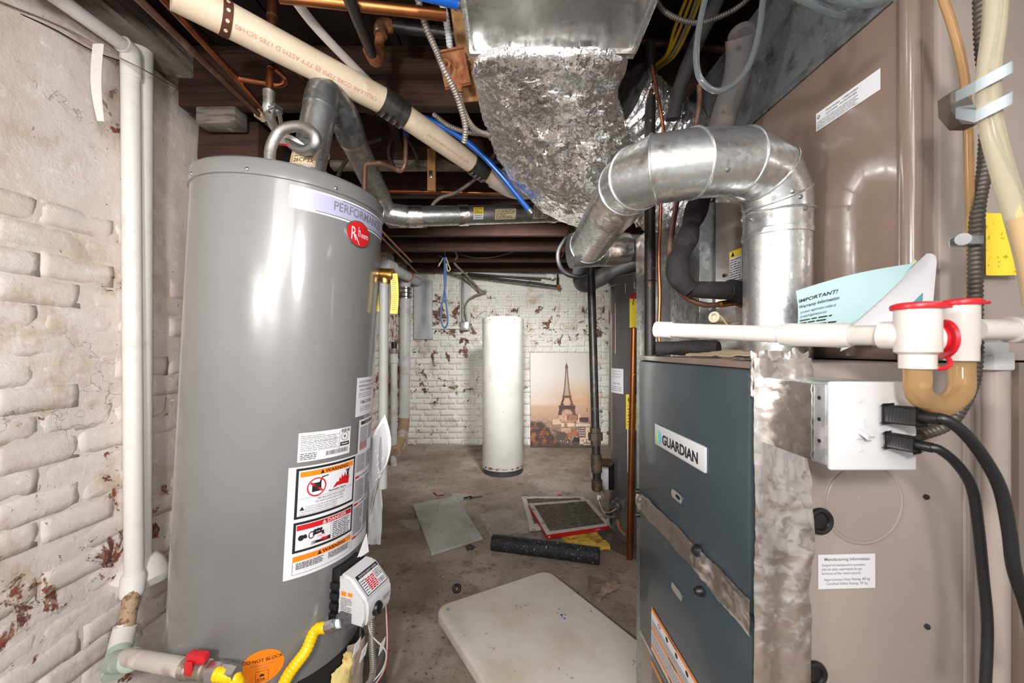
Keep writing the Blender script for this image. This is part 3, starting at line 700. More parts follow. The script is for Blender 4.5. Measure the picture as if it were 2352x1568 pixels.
# round orange sticker near the foot
tc, hc = cyl_uv(603, 1530)
s = Stick(tank_f(tc, hc)); s.disc('orange_sticker', MA['orange'], 0, 0, .047, .042, .0008, 40)
s.text('orange_lettering', MA['ink'], 'DO NOT BLOCK', 0, .013, .0115, .0012, 'C', bold=.015); s.text('orange_lettering', MA['inkg'], 'Combustion Air Inlet', 0, .003, .006, .0012, 'C'); s.text('orange_lettering', MA['inkg'], 'Openings', 0, -.005, .006, .0012, 'C')
s.frame('orange_lettering', MA['ink'], -.014, -.036, .014, -.010, .0008, .0012, 3); s.poly('orange_lettering', MA['ink'], [(-.006, -.024), (.006, -.024), (.003, -.018), (-.003, -.018)], .0012); s.bars('orange_lettering', MA['ink'], -.01, -.034, .01, -.028, 5)
s.done(heater, True)

# burner door opening, its insulation and wiring
TH = math.radians(-17)
e_r, e_t = V((math.cos(TH), math.sin(TH), 0)), V((-math.sin(TH), math.cos(TH), 0))
def HL(r, t, h): return e_r * (HR + r) + e_t * t + V((0, 0, h))   # heater-front coordinates
def bent(u0, u1, v0, v1, w, n=14):
    f = tank_f(TH, 0)
    return G().grid(lambda a, b: f(u0 + (u1 - u0) * a, v0 + (v1 - v0) * b, w), n, 4, -e_r * .004)
mk('burner_opening', bent(-.13, .11, .055, .205, .002), M('dark_opening', '#161514', .8), heater, True)
for (u0, u1, v0, v1) in ((-.115, -.045, .06, .125), (-.04, .035, .06, .17), (.0, .03, .13, .195)):
    f = tank_f(TH, 0); mk('insulation', G().grid(lambda a, b: f(u0 + (u1 - u0) * a, v0 + (v1 - v0) * b, .006 + .022 * math.sin(PI * a) ** .5 * math.sin(PI * b) ** .5 + .004 * mnoise.noise(V((a * 6, b * 6, u0 * 50)))), 14, 12), MA['fiberglass'], heater, True)
for (u0, u1, v0, v1) in ((-.1, -.06, .05, .1), (.012, .10, .06, .21), (-.02, .02, .05, .09)):
    f = tank_f(TH, 0); mk('foil_patch', G().grid(lambda a, b: f(u0 + (u1 - u0) * a, v0 + (v1 - v0) * b, .03 * math.sin(PI * min(max(a, .05), .95)) + .005 + .004 * mnoise.noise(V((a * 9, b * 9, u0 * 50)))), 16, 14), MA['foil_tape'], heater, True)
# gas control valve
valve = mk('gas_control', G().prism([HL(.022, -.058, y) if False else HL(r, -.058, y) for r, y in ((.022, .334), (.022, .462), (.06, .462), (.118, .408), (.122, .365), (.112, .334))], e_t * .116), MA['white'], heater, True)
bmv = bmesh.new(); bmv.from_mesh(valve.data); bmesh.ops.bevel(bmv, geom=list(bmv.edges), offset=.008, segments=3, affect='EDGES'); bmv.to_mesh(valve.data); bmv.free()
valve.data.polygons.foreach_set('use_smooth', [True] * len(valve.data.polygons)); valve.data.set_sharp_from_angle(angle=math.radians(50))
g = G(); g.obox(HL(.008, 0, .40), e_r * .016, e_t * .05, V((0, 0, .07)), .004)
for k in range(4): g.obox(HL(.012, -.054, .345 + .028 * k), e_r * .012, e_t * .008, V((0, 0, .009)), .002)
mk('valve_back', g, MA['black'], valve, True)
fa, fb = HL(.06, -.058, .462), HL(.118, -.058, .408)
pf = plane_f(fa + (fb - fa) * .06, e_t, fa - fb); L_ = (fa - fb).length
s = Stick(lambda u, v, w: plane_f(fb, e_t, fa - fb)(u, v, w + .0012))
s.rect('status_sticker', MA['ink'], .014, .010, .104, L_ - .008, 0); s.rect('status_face', MA['paper'], .016, .012, .102, L_ - .020, .0004)
s.text('status_lettering', MA['white'], 'STATUS LIGHT CODE', .06, L_ - .0175, .0078, .0008, 'C', bold=.02)
s.fine('status_red_print', MA['red'], .036, L_ - .028, .070, .014, 7, .0008, .7); s.fine('status_print', MA['ink'], .074, L_ - .024, .1, .034, 5, .0008); s.bars('status_print', MA['ink'], .074, .016, .1, .028, 12, .0008); s.fine('status_print', MA['ink'], .018, L_ - .024, .034, .014, 6, .0008, .3)
for u in (.0345, .072): s.rect('status_print', MA['ink'], u, .012, u + .0006, L_ - .02, .0008)
s.done(valve, True)
dial_c = HL(.119, -.014, .368)
mk('dial', G().lathe(dial_c, [(.019, 0), (.019, .004), (.016, .010), (.012, .011)], 28, ax=e_r).obox(dial_c + e_r * .013, e_r * .004, e_t * .003, V((0, 0, .012)), .001), MA['black'], valve, True)
s = Stick(lambda u, v, w: HL(.1222 + w, u, .362 + v)); s.fine('valve_print', MA['inkg'], .012, .024, .045, .012, 3, 0, .4); s.text('valve_print', MA['inkg'], 'HOT', -.032, -.012, .006, 0); s.text('valve_print', MA['inkg'], 'OFF', -.03, -.024, .006, 0); s.done(valve, True)
sf = Stick(plane_f(HL(.03, -.0586, .348), e_r, (0, 0, 1))); sf.rect('side_label', MA['orange'], .006, .062, .022, .074, .0006); sf.rect('side_label#2', MA['orange'], .028, .064, .042, .074, .0006); sf.fine('valve_print', MA['inkg'], .006, .058, .042, .022, 8, .0006); sf.done(valve, True)
mk('inlet_block', G().obox(HL(.055, -.066, .350), e_r * .018, e_t * .012, V((0, 0, .018)), .003), MA['galv_dull'], valve, True)
a, b = HL(.055, -.07, .350), Hi @ P(748, 1440, 1.055); d = b - a
mk('union', G().tube([a, a + d * .35, a + d * .36, a + d * .5, a + d * .51, a + d], [.011, .011, .0135, .0135, .0155, .0145], 8), MA['steel'], valve, True, 30)
mk('thread_tape', G().tube([a + d * .08, a + d * .32], [.0135, .0128], 14), M('pale_blue_thread_tape', '#cfe0ea', .6), valve, True)
hose_a = Hm @ b
def flexible(name, pts, r, m, parent, pitch=.006, d=.0013): mk(name, flex(cr(pts, 10), r, pitch, d), m, parent, True, 60)
flexible('wire_conduit', [HL(.085, .01, .335), HL(.088, .02, .23), HL(.09, .028, .15), HL(.07, .03, .10), HL(.02, .0, .085)], .0095, MA['steel'], valve)
wires = lambda nm, pts, r, m: mk(nm, G().tube(cr(pts, 8), r, 6), m, valve, True)
wires('white_wire', [HL(.105, .052, .34), HL(.115, .055, .22), HL(.11, .052, .14), HL(.07, .03, .08), HL(.03, -.06, .075)], .0018, MA['white'])
wires('red_wire', [HL(.105, .055, .34), HL(.1165, .058, .22), HL(.111, .055, .138), HL(.071, .032, .077), HL(.03, -.063, .072)], .0016, MA['red'])
wires('white_wire', [HL(.08, 0, .335), HL(.09, .01, .27), HL(.12, .045, .20), HL(.1, .04, .13), HL(.04, -.01, .085)], .0022, MA['pvc_grey'])
for k, (t_, h_, r_) in enumerate(((-.045, .272, .085), (.035, .225, .112), (-.02, .24, .09))):
    s = G().obox(HL(r_, t_, h_), e_r * .0006, (e_t * .017).lerp(V((0, 0, .01)), .3), V((0, 0, .014)) + e_t * .004); mk('wire_tag', s, MA['paper'], valve, True)
# temperature and pressure valve with its tags and discharge pipe
ttp, htv = cyl_uv(874, 630)
pt = Hm @ on_tank(ttp - .1, htv, -.005); c0 = P(884, 630, 1.285)
loc = lambda p: Hi @ V(p)
rel = mk('relief_valve', G().cyl(loc(pt), loc(P(872, 630, 1.285)), .012, 16).cyl(loc(P(868, 630, 1.285)), loc(P(905, 632, 1.285)), .021, 20, .003).cyl(loc(P(884, 622, 1.285)), loc(P(884, 652, 1.285)), .017, 18, .002), MA['brass'], heater, True)
mk('discharge_pipe', G().cyl(loc(P(882, 648, 1.285)), loc(P(879, 1120, 1.285)), .0155, 20), M('grey_discharge_pipe', '#9a9a98', .5, 0, [(8, '#858380', .5, .7)]), heater, True)
for k, (px, w_) in enumerate(((904, 17), (868, 8))):
    y0, y1 = (628, 720) if k == 0 else (632, 715)
    def tagf(u, v, px=px, w_=w_, y0=y0, y1=y1): return loc(P(px - w_ / 2 + w_ * u + 3 * math.sin(v * 3), y0 + (y1 - y0) * v, 1.27 + (.01 if k else 0) + .006 * math.sin(v * 4)))
    tg = mk('tag', G().grid(tagf, 3, 10, (0, .0008, 0)), MA['ytag'], rel, True)
    if k == 0:
        g = G()
        for r in range(17):
            v = .06 + r * .052; a_ = tagf(.12, v); b_ = tagf(.12 + R_(.5, .8), v); dn = V((0, -.0012, 0)); hh = V((0, 0, -.0022))
            g.add([a_ + dn, b_ + dn, b_ + dn + hh, a_ + dn + hh], [(0, 1, 2, 3)])
        mk('tag_print', g, MA['inkg'], rel, True, None)
# document pouch with a curled manual sheet
def sheet(u, v):
    a = P(852, 1010, 1.30).lerp(P(884, 952, 1.27), u); b = P(848, 1200, 1.30).lerp(P(868, 1105, 1.27), u)
    p = a.lerp(b, v); return loc(p + V((.03 * math.sin(PI * v) * u ** 1.2, -.012 * math.sin(PI * u), 0)))
mk('manual_sheet', G().grid(sheet, 12, 18, (.0006, .0006, 0)), MA['paper'], heater, True)
g = G()
for r in range(34):
    v = .06 + r * .026
    q = [sheet(.12 + (.78) * k / 8, v + .0) + V((0, -.0016, 0)) for k in range(9)]
    for k in range(8):
        if random.random() > .1: g.add([q[k], q[k + 1], q[k + 1] + V((0, 0, -.0022)), q[k] + V((0, 0, -.0022))], [(0, 1, 2, 3)])
mk('manual_print', g, MA['inkg'], heater, True, None)
def pouch(u, v):
    p = P(848, 1005, 1.31).lerp(P(886, 1110, 1.26), u * v ** .3).lerp(P(844 + 30 * u, 1250, 1.29), v ** 1.5)
    return loc(p + V((.004 * mnoise.noise(V((u * 4, v * 6, 3))), .006 * mnoise.noise(V((u * 5, v * 7, 1))), 0)))
mk('document_pouch', G().grid(pouch, 8, 16, (.0004, .0004, 0)), MA['film'], heater, True)
mk('paper_corner', G().prism([HL(.02, .02, .465), HL(.03, .062, .47), HL(.02, .06, .525)], e_r * .0008), MA['paper'], heater, True)

# ---------------------------------------------------------------- yellow gas connector and the white gas pipe
q = [hose_a, hose_a + (hose_a - Hm @ a).normalized() * .03, P(702, 1495, 1.02), P(660, 1553, .99), P(632, 1620, .97), P(590, 1690, .95), P(556, 1700, .92), P(543, 1640, .9), P(546, 1580, .888), P(538, 1557, .885), P(515, 1550, .885), P(494, 1547, .886)]
solo('gas_connector', 'yellow coated flexible gas connector looping up to the tank valve', 'gas hose', flex(cr(q, 10), .0150, .0085, .0013, 16), MA['yellow'], ang=60)
gp = thing('gas_pipe', 'white painted gas pipe down the brick wall with a red-handled valve', 'pipe', P(305, 1310, 1.33))
mk('riser', G().cyl(P(300, 130, 1.335), P(308, 1330, 1.33), .026, 28), MA['pvc_old'], gp)
mk('coupling', G().tube([P(308, 1312, 1.33), P(307, 1322, 1.33), P(303, 1362, 1.31), P(302, 1372, 1.305)], [.028, .034, .033, .028], 20), MA['pvc_old'], gp)
mk('nipple', G().cyl(P(305, 1350, 1.31), P(288, 1450, 1.25), .022, 20), M('stained_pipe_thread', '#b59a7c', .7, 0, [(60, '#7d6048', .5, .6)]), gp)
mk('elbow', G().tube(cr([P(290, 1432, 1.26), P(285, 1450, 1.25), P(276, 1490, 1.21), P(272, 1520, 1.18)], 6), [.023] * 2 + [.03] * 15 + [.029] * 2, 20), MA['pvc_old'], gp)
mk('tee', G().cyl(P(276, 1490, 1.21), P(262, 1550, 1.15), .031, 20, .004).cyl(P(262, 1520, 1.16), P(302, 1515, 1.08), .029, 20, .004), M('pale_green_painted_fitting', '#aebdb2', .6, 0, [(14, '#d8dcd6', .5, .7)]), gp)
ga, gb = P(290, 1508, 1.09), P(425, 1533, .93)
mk('branch', G().cyl(ga, gb, .021, 24), M('peeling_white_pipe', '#cfc8be', .5, .1, [(9, '#9a9288', .5, .7), (14, '#f0eeea', .55, .75)]), gp)
d = (P(545, 1546, .885) - gb); u_ = d.normalized(); L = d.length
mk('valve_body', G().tube([gb, gb + d * .02, gb + d * .15, gb + d * .17, gb + d * .42, gb + d * .44, gb + d * .5], [.017, .024, .024, .02, .022, .018, .018], 16), M('corroded_valve', '#8c8172', .5, .5, [(30, '#c9c1b4', .5, .65), (22, '#6b4a30', .6, .7)]), gp, ang=30)
mk('flare_nut', G().tube([gb + d * .5, gb + d * .52, gb + d * .74, gb + d * .75, gb + d * .92, gb + d], [.019, .022, .022, .019, .018, .015], 6), MA['steel'], gp, ang=20)
hv = gb + d * .28 + V((0, -.004, .028))
mk('valve_handle', G().obox(hv + V((0, 0, .004)), u_ * .030, V((0, .012, 0)), V((0, 0, .011)), .006).obox(hv + V((-.012, -.012, -.014)), u_ * .013, V((0, .004, 0)), V((0, 0, .016)), .004), MA['redp'], gp)
st_ = thing('vent_stack', 'thick white painted pipe against the brick wall behind the gas riser', 'pipe', (-1.314, 1.385, .45))
mk('stack', G().cyl(P(322, 80, 1.385), P(318, 1330, 1.385), .036, 28), MA['pvc_old'], st_)
mk('dark_joint', G().cyl((-1.314, 1.385, 2.36), (-1.314, 1.385, 2.41), .042, 24), MA['iron'], st_)
mk('cement_collar', G().lathe((-1.325, 1.40, .42), [(.075, 0), (.085, .03), (.06, .075), (.04, .09)], 20).rough(.01, 18), MA['pvc_old'], st_)
dp = [P(40, -60, 1.0), P(110, -20, 1.09), P(285, 105, 1.305), P(298, 116, 1.32), P(302, 128, 1.333), P(303, 150, 1.335)]
up = thing('overhead_white_pipe', 'dirty white pipe running along the brick wall near the ceiling', 'pipe', P(200, 50, 1.2))
mk('run', G().tube(fil(dp, .04), .0215, 20), MA['pvc_old'], up)
mk('elbow_fitting', G().tube(fil([P(280, 100, 1.30), P(300, 118, 1.33), P(302, 180, 1.335)], .04), .028, 20), MA['pvc_old'], up)
solo('hanging_strap', 'pale flat strap dangling from the overhead white pipe', 'strap', G().grid(lambda u, v: P(213 + 22 * u - 6 * math.sin(v * 3.4), 100 + 178 * v, 1.21).lerp(P(222 + 12 * u - 6 * math.sin(v * 3.4), 100 + 178 * v, 1.21), v ** 3), 2, 14, (.002, .003, 0)), MA['pvc_old'])
solo('wall_wire', 'thin dark wire strung along the brick wall below the ceiling', 'wire', G().tube(cr([P(-10, 8, 1.03), P(120, 65, 1.15), P(220, 120, 1.26), P(340, 165, 1.45), P(450, 238, 1.7), P(510, 250, 1.84), P(560, 290, 1.95)], 8), .0022, 6), MA['iron'])
solo('wall_cable', 'thin grey cord sagging over the two white wall pipes', 'cord', G().tube(cr([P(-10, 0, 1.02), P(150, 65, 1.18), P(270, 130, 1.28), P(330, 160, 1.31), P(400, 200, 1.55), P(470, 240, 1.72), P(560, 330, 1.95)], 8), .002, 6), MA['bx'])
# ---------------------------------------------------------------- vent pipe of the big heater
vp = thing('vent_pipe', 'galvanised vent pipe rising from the big grey tank and crossing under the joists', 'vent pipe', P(708, 395, 1.22))
a, b = P(702, 410, 1.215), P(738, 238, 1.245)
ax = (b - a).normalized()
mk('riser', G().tube([a, a + ax * .09, a + ax * .092, a + ax * .10, a + ax * .102, b], [.05, .05, .053, .053, .049, .049], 36), MA['galv'], vp, ang=30)
mk('elbow', G().tube(fil([b - ax * .02, b + ax * .05, P(790, 262, 1.34), P(808, 318, 1.43)], .07, 4), .0515, 32), MA['galv_dark'], vp, ang=12)
nxs = ax.cross(V((0, 1, 0))).normalized(); nyf = nxs.cross(ax).normalized()
def riser_f(u, v, w):
    th = u / .05 - PI / 2; return a + ax * (.022 + v) + (nxs * math.cos(th) * -1 + (-nyf if nyf.y > 0 else nyf) * -math.sin(th) * -1) * 0 + (V((1, 0, 0)) * math.cos(th) + V((0, 1, 0)) * math.sin(th)) * (.0505 + w)
s = Stick(riser_f); s.rect('tan_sticker', M('tan_paper', '#cdb695', .6), -.075, 0, .045, .045, .0004, 16); s.text('sticker_lettering', MA['ink'], '26CP3X', -.018, .010, .017, .0009, bold=.01); s.text('sticker_lettering', MA['ink'], 'CONTENTS', -.018, .032, .0085, .0009)
s.fine('sticker_lettering', MA['ink'], -.018, .031, .035, .026, 1, .0009); s.frame('sticker_lettering', MA['ink'], -.026, .003, .043, .043, .0009, .0008, 8); s.done(vp)
a2, b2 = P(800, 300, 1.41), P(872, 452, 1.78)
mk('sloping_section', G().cyl(a2, b2, .048, 32), MA['galv'], vp)
mk('collar_tape', G().tube([a2, a2.lerp(b2, .12)], .0505, 28).rough(.003, 60), MA['foil_tape'], vp)
mk('lower_elbow', G().tube(fil([P(866, 440, 1.75), P(884, 490, 1.84), P(935, 497, 1.86)], .06, 4), .0505, 32), MA['galv_bright'], vp, ang=12)
h0_, h1_ = P(915, 498, 1.86), P(1365, 487, 2.2)
hl = lambda q: h0_.lerp(h1_, q)
mk('horizontal_section', G().tube([hl(0), hl(.06), hl(.062), hl(.07), hl(.072), hl(.27), hl(.272), hl(.28), hl(.282), hl(1)], [.049, .049, .051, .051, .048, .048, .050, .050, .0475, .0475], 36), MA['galv'], vp, ang=30)
for k, (q0, q1) in enumerate(((.04, .1), (.27, .315), (.74, .77))):
    mk('tape_wrap', G().tube([hl(q0), hl((q0 + q1) / 2), hl(q1)], .0515, 32).rough(.0022, 70), MA['foil_tape'], vp)
hd = (h1_ - h0_).normalized(); up_ = V((0, 0, 1)); fr = hd.cross(up_).normalized()
if fr.y > 0: fr = -fr
def hor_f(q):
    return lambda u, v, w: hl(q) + hd * u + (fr * math.cos(v / .049) + up_ * math.sin(v / .049)) * (.0492 + w)
s = Stick(lambda u, v, w: hor_f(.335)(u, v, w)); 
def vrect(s, name, m, u0, v0, u1, v1, w=.0006, n=8):
    for i in range(n): s.rect(name, m, u0, v0 + (v1 - v0) * i / n, u1, v0 + (v1 - v0) * (i + 1) / n, w)
vrect(s, 'yellow_label', MA['ytag'], 0, -.01, .05, .024); vrect(s, 'white_label', MA['paper'], 0, -.036, .05, -.01); s.fine('label_print', MA['ink'], .003, .022, .047, -.008, 6, .0012); s.bars('label_print', MA['ink'], .008, -.03, .042, -.014, 14, .0012)
s.done(vp)
s = Stick(hor_f(.44)); vrect(s, 'tan_label', MA['cream'], 0, -.04, .11, .012); s.fine('label_print', MA['copper_dull'], .004, .01, .106, -.036, 6, .0012); s.done(vp)
s = Stick(hor_f(.635)); vrect(s, 'paper_label', M('tan_label_paper', '#cdbcaa', .6), 0, -.042, .085, .036, n=12); s.bars('label_print', MA['ink'], .003, -.036, .009, .032, 1, .0012); s.fine('label_print', MA['ink'], .022, .03, .048, -.036, 10, .0012); s.fine('label_print', MA['ink'], .058, .03, .08, -.036, 7, .0012)
g = Stick(lambda u, v, w: hor_f(.635)(.006 - v * .0 + -u * 0 + .012 - v, u - .034, w)); g.text('label_lettering', MA['ink'], '26CP7X6', 0, 0, .0145, .0012, bold=.02); g.done(vp); s.done(vp)
# braided connector and its copper riser
wc = thing('water_connector', 'braided steel hose looping onto the grey tank lid', 'hose', P(620, 380, 1.15))
lp = [P(620, 392, 1.12), P(622, 340, 1.13), P(645, 300, 1.13), P(690, 290, 1.12), P(722, 308, 1.11), P(722, 335, 1.12), P(695, 345, 1.16), P(660, 322, 1.2), P(630, 290, 1.23), P(618, 255, 1.24)]
pth = even(cr(lp, 14), .0022); mk('braid', G().tube(pth, [.0145 + .0006 * (i % 2) for i in range(len(pth))], 14), MA['braid'], wc, ang=60)
mk('ferrule', G().cyl(P(620, 380, 1.12), P(620, 393, 1.12), .0165, 18, .002), MA['steel'], wc)
mk('valve_body', G().tube([P(618, 262, 1.24), P(618, 252, 1.24), P(618, 250, 1.24), P(618, 235, 1.24), P(618, 210, 1.24)], [.0155, .0175, .019, .0165, .018], 16), MA['galv_bright'], wc)
mk('valve_lever', G().bar(P(625, 255, 1.23), P(640, 250, 1.22), .02, .014, bev=.004).bar(P(640, 252, 1.22), P(646, 285, 1.21), .012, .003), MA['steel'], wc)
mk('riser', G().cyl(P(618, 212, 1.24), P(621, 160, 1.24), .011, 16), MA['copper'], wc)
mk('hose_tag', G().grid(lambda u, v: P(640, 320, 1.19).lerp(P(700, 348, 1.16), u) + V((0, 0, -.018 + .036 * v + .012 * math.sin(u * 3))), 8, 3, (0, .001, 0)), MA['paper'], wc)
mk('red_stripe', G().grid(lambda u, v: P(640, 320, 1.188).lerp(P(700, 348, 1.158), u) + V((0, -.002, -.019 + .006 * v + .012 * math.sin(u * 3))), 8, 1), MA['red'], wc)

# ---------------------------------------------------------------- copper water lines along the wall
def pipe(name, label, pts, r, m, rad=.03, seg=14, cat='pipe', parts=(), group=None):
    t_ = thing(name, label, cat, pts[0], group); mk('tube', G().tube(fil(pts, rad), r, seg), m, t_)
    for nm, g, mm in parts: mk(nm, g, mm, t_)
    return t_
pipe('copper_pipe', 'tarnished copper pipe running nearest the brick wall under the ceiling', [P(310, -10, 1.02), P(600, 268, 1.55), P(705, 372, 1.93), P(960, 628, 4.7)], .0105, MA['copper_dull'], parts=[('pipe_hook', G().box(P(582, 266, 1.53), P(606, 256, 1.54) + V((0, .02, 0)), .003), MA['cream']), ('pipe_hook', G().cyl(P(590, 258, 1.53), P(606, 273, 1.565), .015, 14), MA['cream'])])
pipe('copper_pipe', 'copper pipe with a side branch running beside the wall line', [P(368, -10, 1.02), P(530, 165, 1.30), P(602, 250, 1.50), P(700, 345, 1.815), P(945, 600, 4.1)], .0105, MA['copper'], parts=[('tee', G().cyl(P(524, 158, 1.29), P(552, 188, 1.355), .014, 14), MA['copper']), ('branch', G().tube(fil([P(540, 178, 1.33), P(640, 196, 1.36), P(655, 190, 1.36), P(652, 175, 1.34), P(626, 152, 1.26), P(621, 158, 1.24)], .012), .0098, 12), MA['copper']), ('pipe_strap', G().bar(P(745, 420, 2.12), P(775, 414, 2.13), .02, .004), MA['brass'])])
pipe('copper_stub', 'short copper riser with a soldered joint above the white drain', [P(624, 75, 1.16), P(627, -20, 1.16)], .0135, MA['copper'], parts=[('joint', G().cyl(P(625, 40, 1.16), P(625, 36, 1.16), .0152, 16), MA['copper_dull'])])
pipe('copper_pipe', 'dull copper pipe slanting behind the vent elbow', [P(670, 140, 1.46), P(722, 222, 1.6), P(740, 250, 1.66)], .0105, MA['copper_dull'])
# ---------------------------------------------------------------- beige drain with banded couplings
pd = thing('drain_pipe', 'long stained beige drain pipe with banded couplings hung under the joists', 'drain pipe', P(880, 232, 1.38))
dpts = [P(395, -22, .97), P(880, 232, 1.38), P(1085, 375, 1.68)]
dv = (dpts[1] - dpts[0]).normalized()
mk('pipe_length', G().cyl(dpts[0], dpts[1], .0435, 36), MA['beige_pvc'], pd)
mk('pipe_length', G().cyl(dpts[1], dpts[2], .0415, 36), MA['beige_pvc'], pd)
mk('pipe_length', G().cyl(dpts[2], P(1180, 436, 1.84), .039, 32), MA['beige_pvc'], pd)
mk('wye', G().tube(fil([P(1135, 408, 1.77), P(1180, 436, 1.84), P(1265, 431, 1.92)], .08), .0455, 28), MA['pvc'], pd)
mk('wye_branch', G().cyl(P(1178, 432, 1.84), P(1165, 400, 1.93), .038, 20), MA['pvc'], pd)
mk('old_pipe', G().cyl(P(1236, 432, 1.9), P(1330, 432, 1.97), .040, 24), M('brown_old_pipe', '#8d7a66', .7), pd)
def coupling(p0, p1, r):
    o = thing_part = mk('coupling', G().tube([p0, p1], r, 36), MA['steel_dark'], pd)
    n = 4
    for i in range(n):
        q = p0.lerp(p1, (i + .5) / n); dd = (p1 - p0).normalized(); l = (p1 - p0).length / n * .36
        mk('band', G().tube([q - dd * l, q - dd * l * .99, q + dd * l * .99, q + dd * l], [r + .0001, r + .002, r + .002, r + .0001], 36), MA['steel_dark'], o)
        dn = V((-.35, -.55, -.75)).normalized(); dn = (dn - dd * dn.dot(dd)).normalized()
        mk('clamp_screw', G().cyl(q + dn * (r + .005) - dd.cross(dn) * .012, q + dn * (r + .005) + dd.cross(dn) * .012, .0055, 8), MA['steel'], o)
d1, d2 = (dpts[1] - dpts[0]).normalized(), (dpts[2] - dpts[1]).normalized()
coupling(dpts[1] - d1 * .01, dpts[1] + d2 * .085, .0465); coupling(dpts[2] - d2 * .01, dpts[2] + d2 * .075, .044)
def pvcf(p0, dd, r):
    U = dd.normalized(); o_ = V((0, -1, -.25)); o_ = (o_ - U * o_.dot(U)).normalized(); q_ = U.cross(o_).normalized()
    return lambda u, v, w: p0 - U * u + (o_ * math.cos(v / r) - q_ * math.sin(v / r)) * (r + w) if False else p0 - U * u + (o_ * math.cos(v / r) + q_ * math.sin(v / r)) * (r + w)
ink = M('faded_red_print', '#c98a76', .6)
s = Stick(pvcf(dpts[1] - d1 * .04, d1, .0435)); s.text('pipe_lettering', ink, 'CELLULAR CORE 73PSI @ 73°F ASTM D 1785 SCH40', 0, .01, .016, .0008, sx=1.1); s.done(pd)
s = Stick(pvcf(dpts[2] - d2 * .04, d2, .0415)); s.text('pipe_lettering', ink, '26577 NSF SCH 40 73 CHARLOTTE PIPE', 0, .008, .014, .0008, sx=.85); s.done(pd)
q = dpts[0].lerp(dpts[1], .19); strap = G()
perp = V((0, 0, 1)) - d1 * d1.z; perp.normalize(); sdv = d1.cross(perp)
ringp = [q + perp * .0455 * math.cos(t) + sdv * .0455 * math.sin(t) for t in [PI * 2 * k / 28 for k in range(29)]]
strap.loft([[p - d1 * .011 for p in ringp], [p + d1 * .011 for p in ringp]], caps=False)
stp = mk('hanger_strap', strap.bar(q + perp * .044, q + perp * .14, .022, .0015, up=d1), M('rusty_perforated_strap', '#5a3628', .7, .3), pd)
for k in range(5):
    t = -1.2 + .55 * k; mk('strap_hole', G().lathe(q - (-perp * math.cos(t) * .0458 - V((0, -1, 0)).cross(d1).normalized() * 0) * 0 + (V((0, -1, 0)) - d1 * V((0, -1, 0)).dot(d1)).normalized() * .0457 * math.cos(t) + perp * .0457 * math.sin(t), [(.0045, 0), (.0045, .0012)], 12, ax=(V((0, -1, 0)) - d1 * V((0, -1, 0)).dot(d1)).normalized() * math.cos(t) + perp * math.sin(t)), MA['cream'], stp)
# tubes and small pipes under the joists
solo('white_tube', 'plain white plastic tube dropping behind the beige drain', 'tube', G().tube(cr([P(668, -14, 1.0), P(720, 55, 1.1), P(790, 130, 1.23), P(870, 208, 1.43), P(905, 235, 1.52)], 8), .0128, 16), MA['pex'])
pipe('black_iron_pipe', 'black iron pipe ending in rusty elbows between the joists', [P(796, -20, .95), P(857, 130, 1.25)], .0172, MA['iron'], parts=[
    ('elbow', G().tube(cr([P(850, 112, 1.22), P(858, 130, 1.25), P(864, 136, 1.27), P(870, 120, 1.28)], 5), .0225, 16), MA['rust']),
    ('nipple', G().cyl(P(869, 124, 1.28), P(875, 66, 1.29), .0155, 16), MA['rust']),
    ('elbow', G().tube(cr([P(874, 82, 1.285), P(877, 60, 1.29), P(900, 60, 1.3)], 6), .0215, 16), MA['iron_rust']),
    ('cross_run', G().cyl(P(895, 60, 1.3), P(1065, 82, 1.32), .0185, 16), MA['iron'])])
pipe('copper_pipe', 'thick bright copper pipe crossing by the ceiling beside the silver duct', [P(640, -8, .98), P(1025, 35, 1.06)], .0145, MA['copper_new'])
pipe('copper_pipe', 'thin bright copper pipe crossing above the galvanised vent', [P(872, 438, 2.05), P(1290, 447, 2.05)], .0098, MA['copper_new'])
pipe('copper_offset', 'copper pipe with elbows stepping up behind the tank vent', [P(836, 485, 1.5), P(838, 378, 1.5), P(872, 374, 1.53), P(922, 394, 1.6), P(931, 378, 1.6), P(933, 300, 1.6)], .0095, MA['copper_dull'], rad=.018, parts=[('elbow_fitting', G().cyl(P(836, 480, 1.5), P(836, 450, 1.5), .0135, 14), MA['iron_rust']), ('blue_end', G().cyl(P(933, 312, 1.6), P(933, 298, 1.6), .012, 12), M('blue_band', '#2a3f7a', .5))])
# wood block with the rusty box
wb = solo('wood_hanger', 'pale wooden board hanging beside the silver duct', 'board', G().bar(P(1052, -30, 1.12), P(1082, 232, 1.27), .052, .022, up=(0, 1, 0), bev=.002), MA['wood_new'])
jb = thing('junction_box', 'small rusty electrical box screwed to the wooden board', 'electrical box', P(1043, 200, 1.16))
bx0, bx1 = P(1036, 118, 1.14), P(1052, 195, 1.185)
mk('box', G().bar(bx0, bx1, .066, .045, up=(0, 1, .1), bev=.006), MA['rust'], jb)
mk('knockout', G().ring(P(1024, 148, 1.115), (-.3, -1, -.2), .011, .0035, 16, 6), MA['rust'], jb)
mk('hub', G().cyl(P(1050, 190, 1.17), P(1053, 213, 1.18), .0145, 12), MA['rust'], jb)
mk('hub', G().cyl(P(1038, 125, 1.15), P(1035, 108, 1.14), .011, 12), MA['bx'], jb)
mk('cover_tab', G().bar(P(1066, 135, 1.17), P(1078, 138, 1.18), .006, .003), MA['pex'], jb)
def bx(label, pts, r, m='bx', pitch=.0075, group=None):
    return solo('armoured_cable', label, 'cable', flex(cr(pts, 8), r, pitch, r * .2, 10), MA[m], group, ang=60)
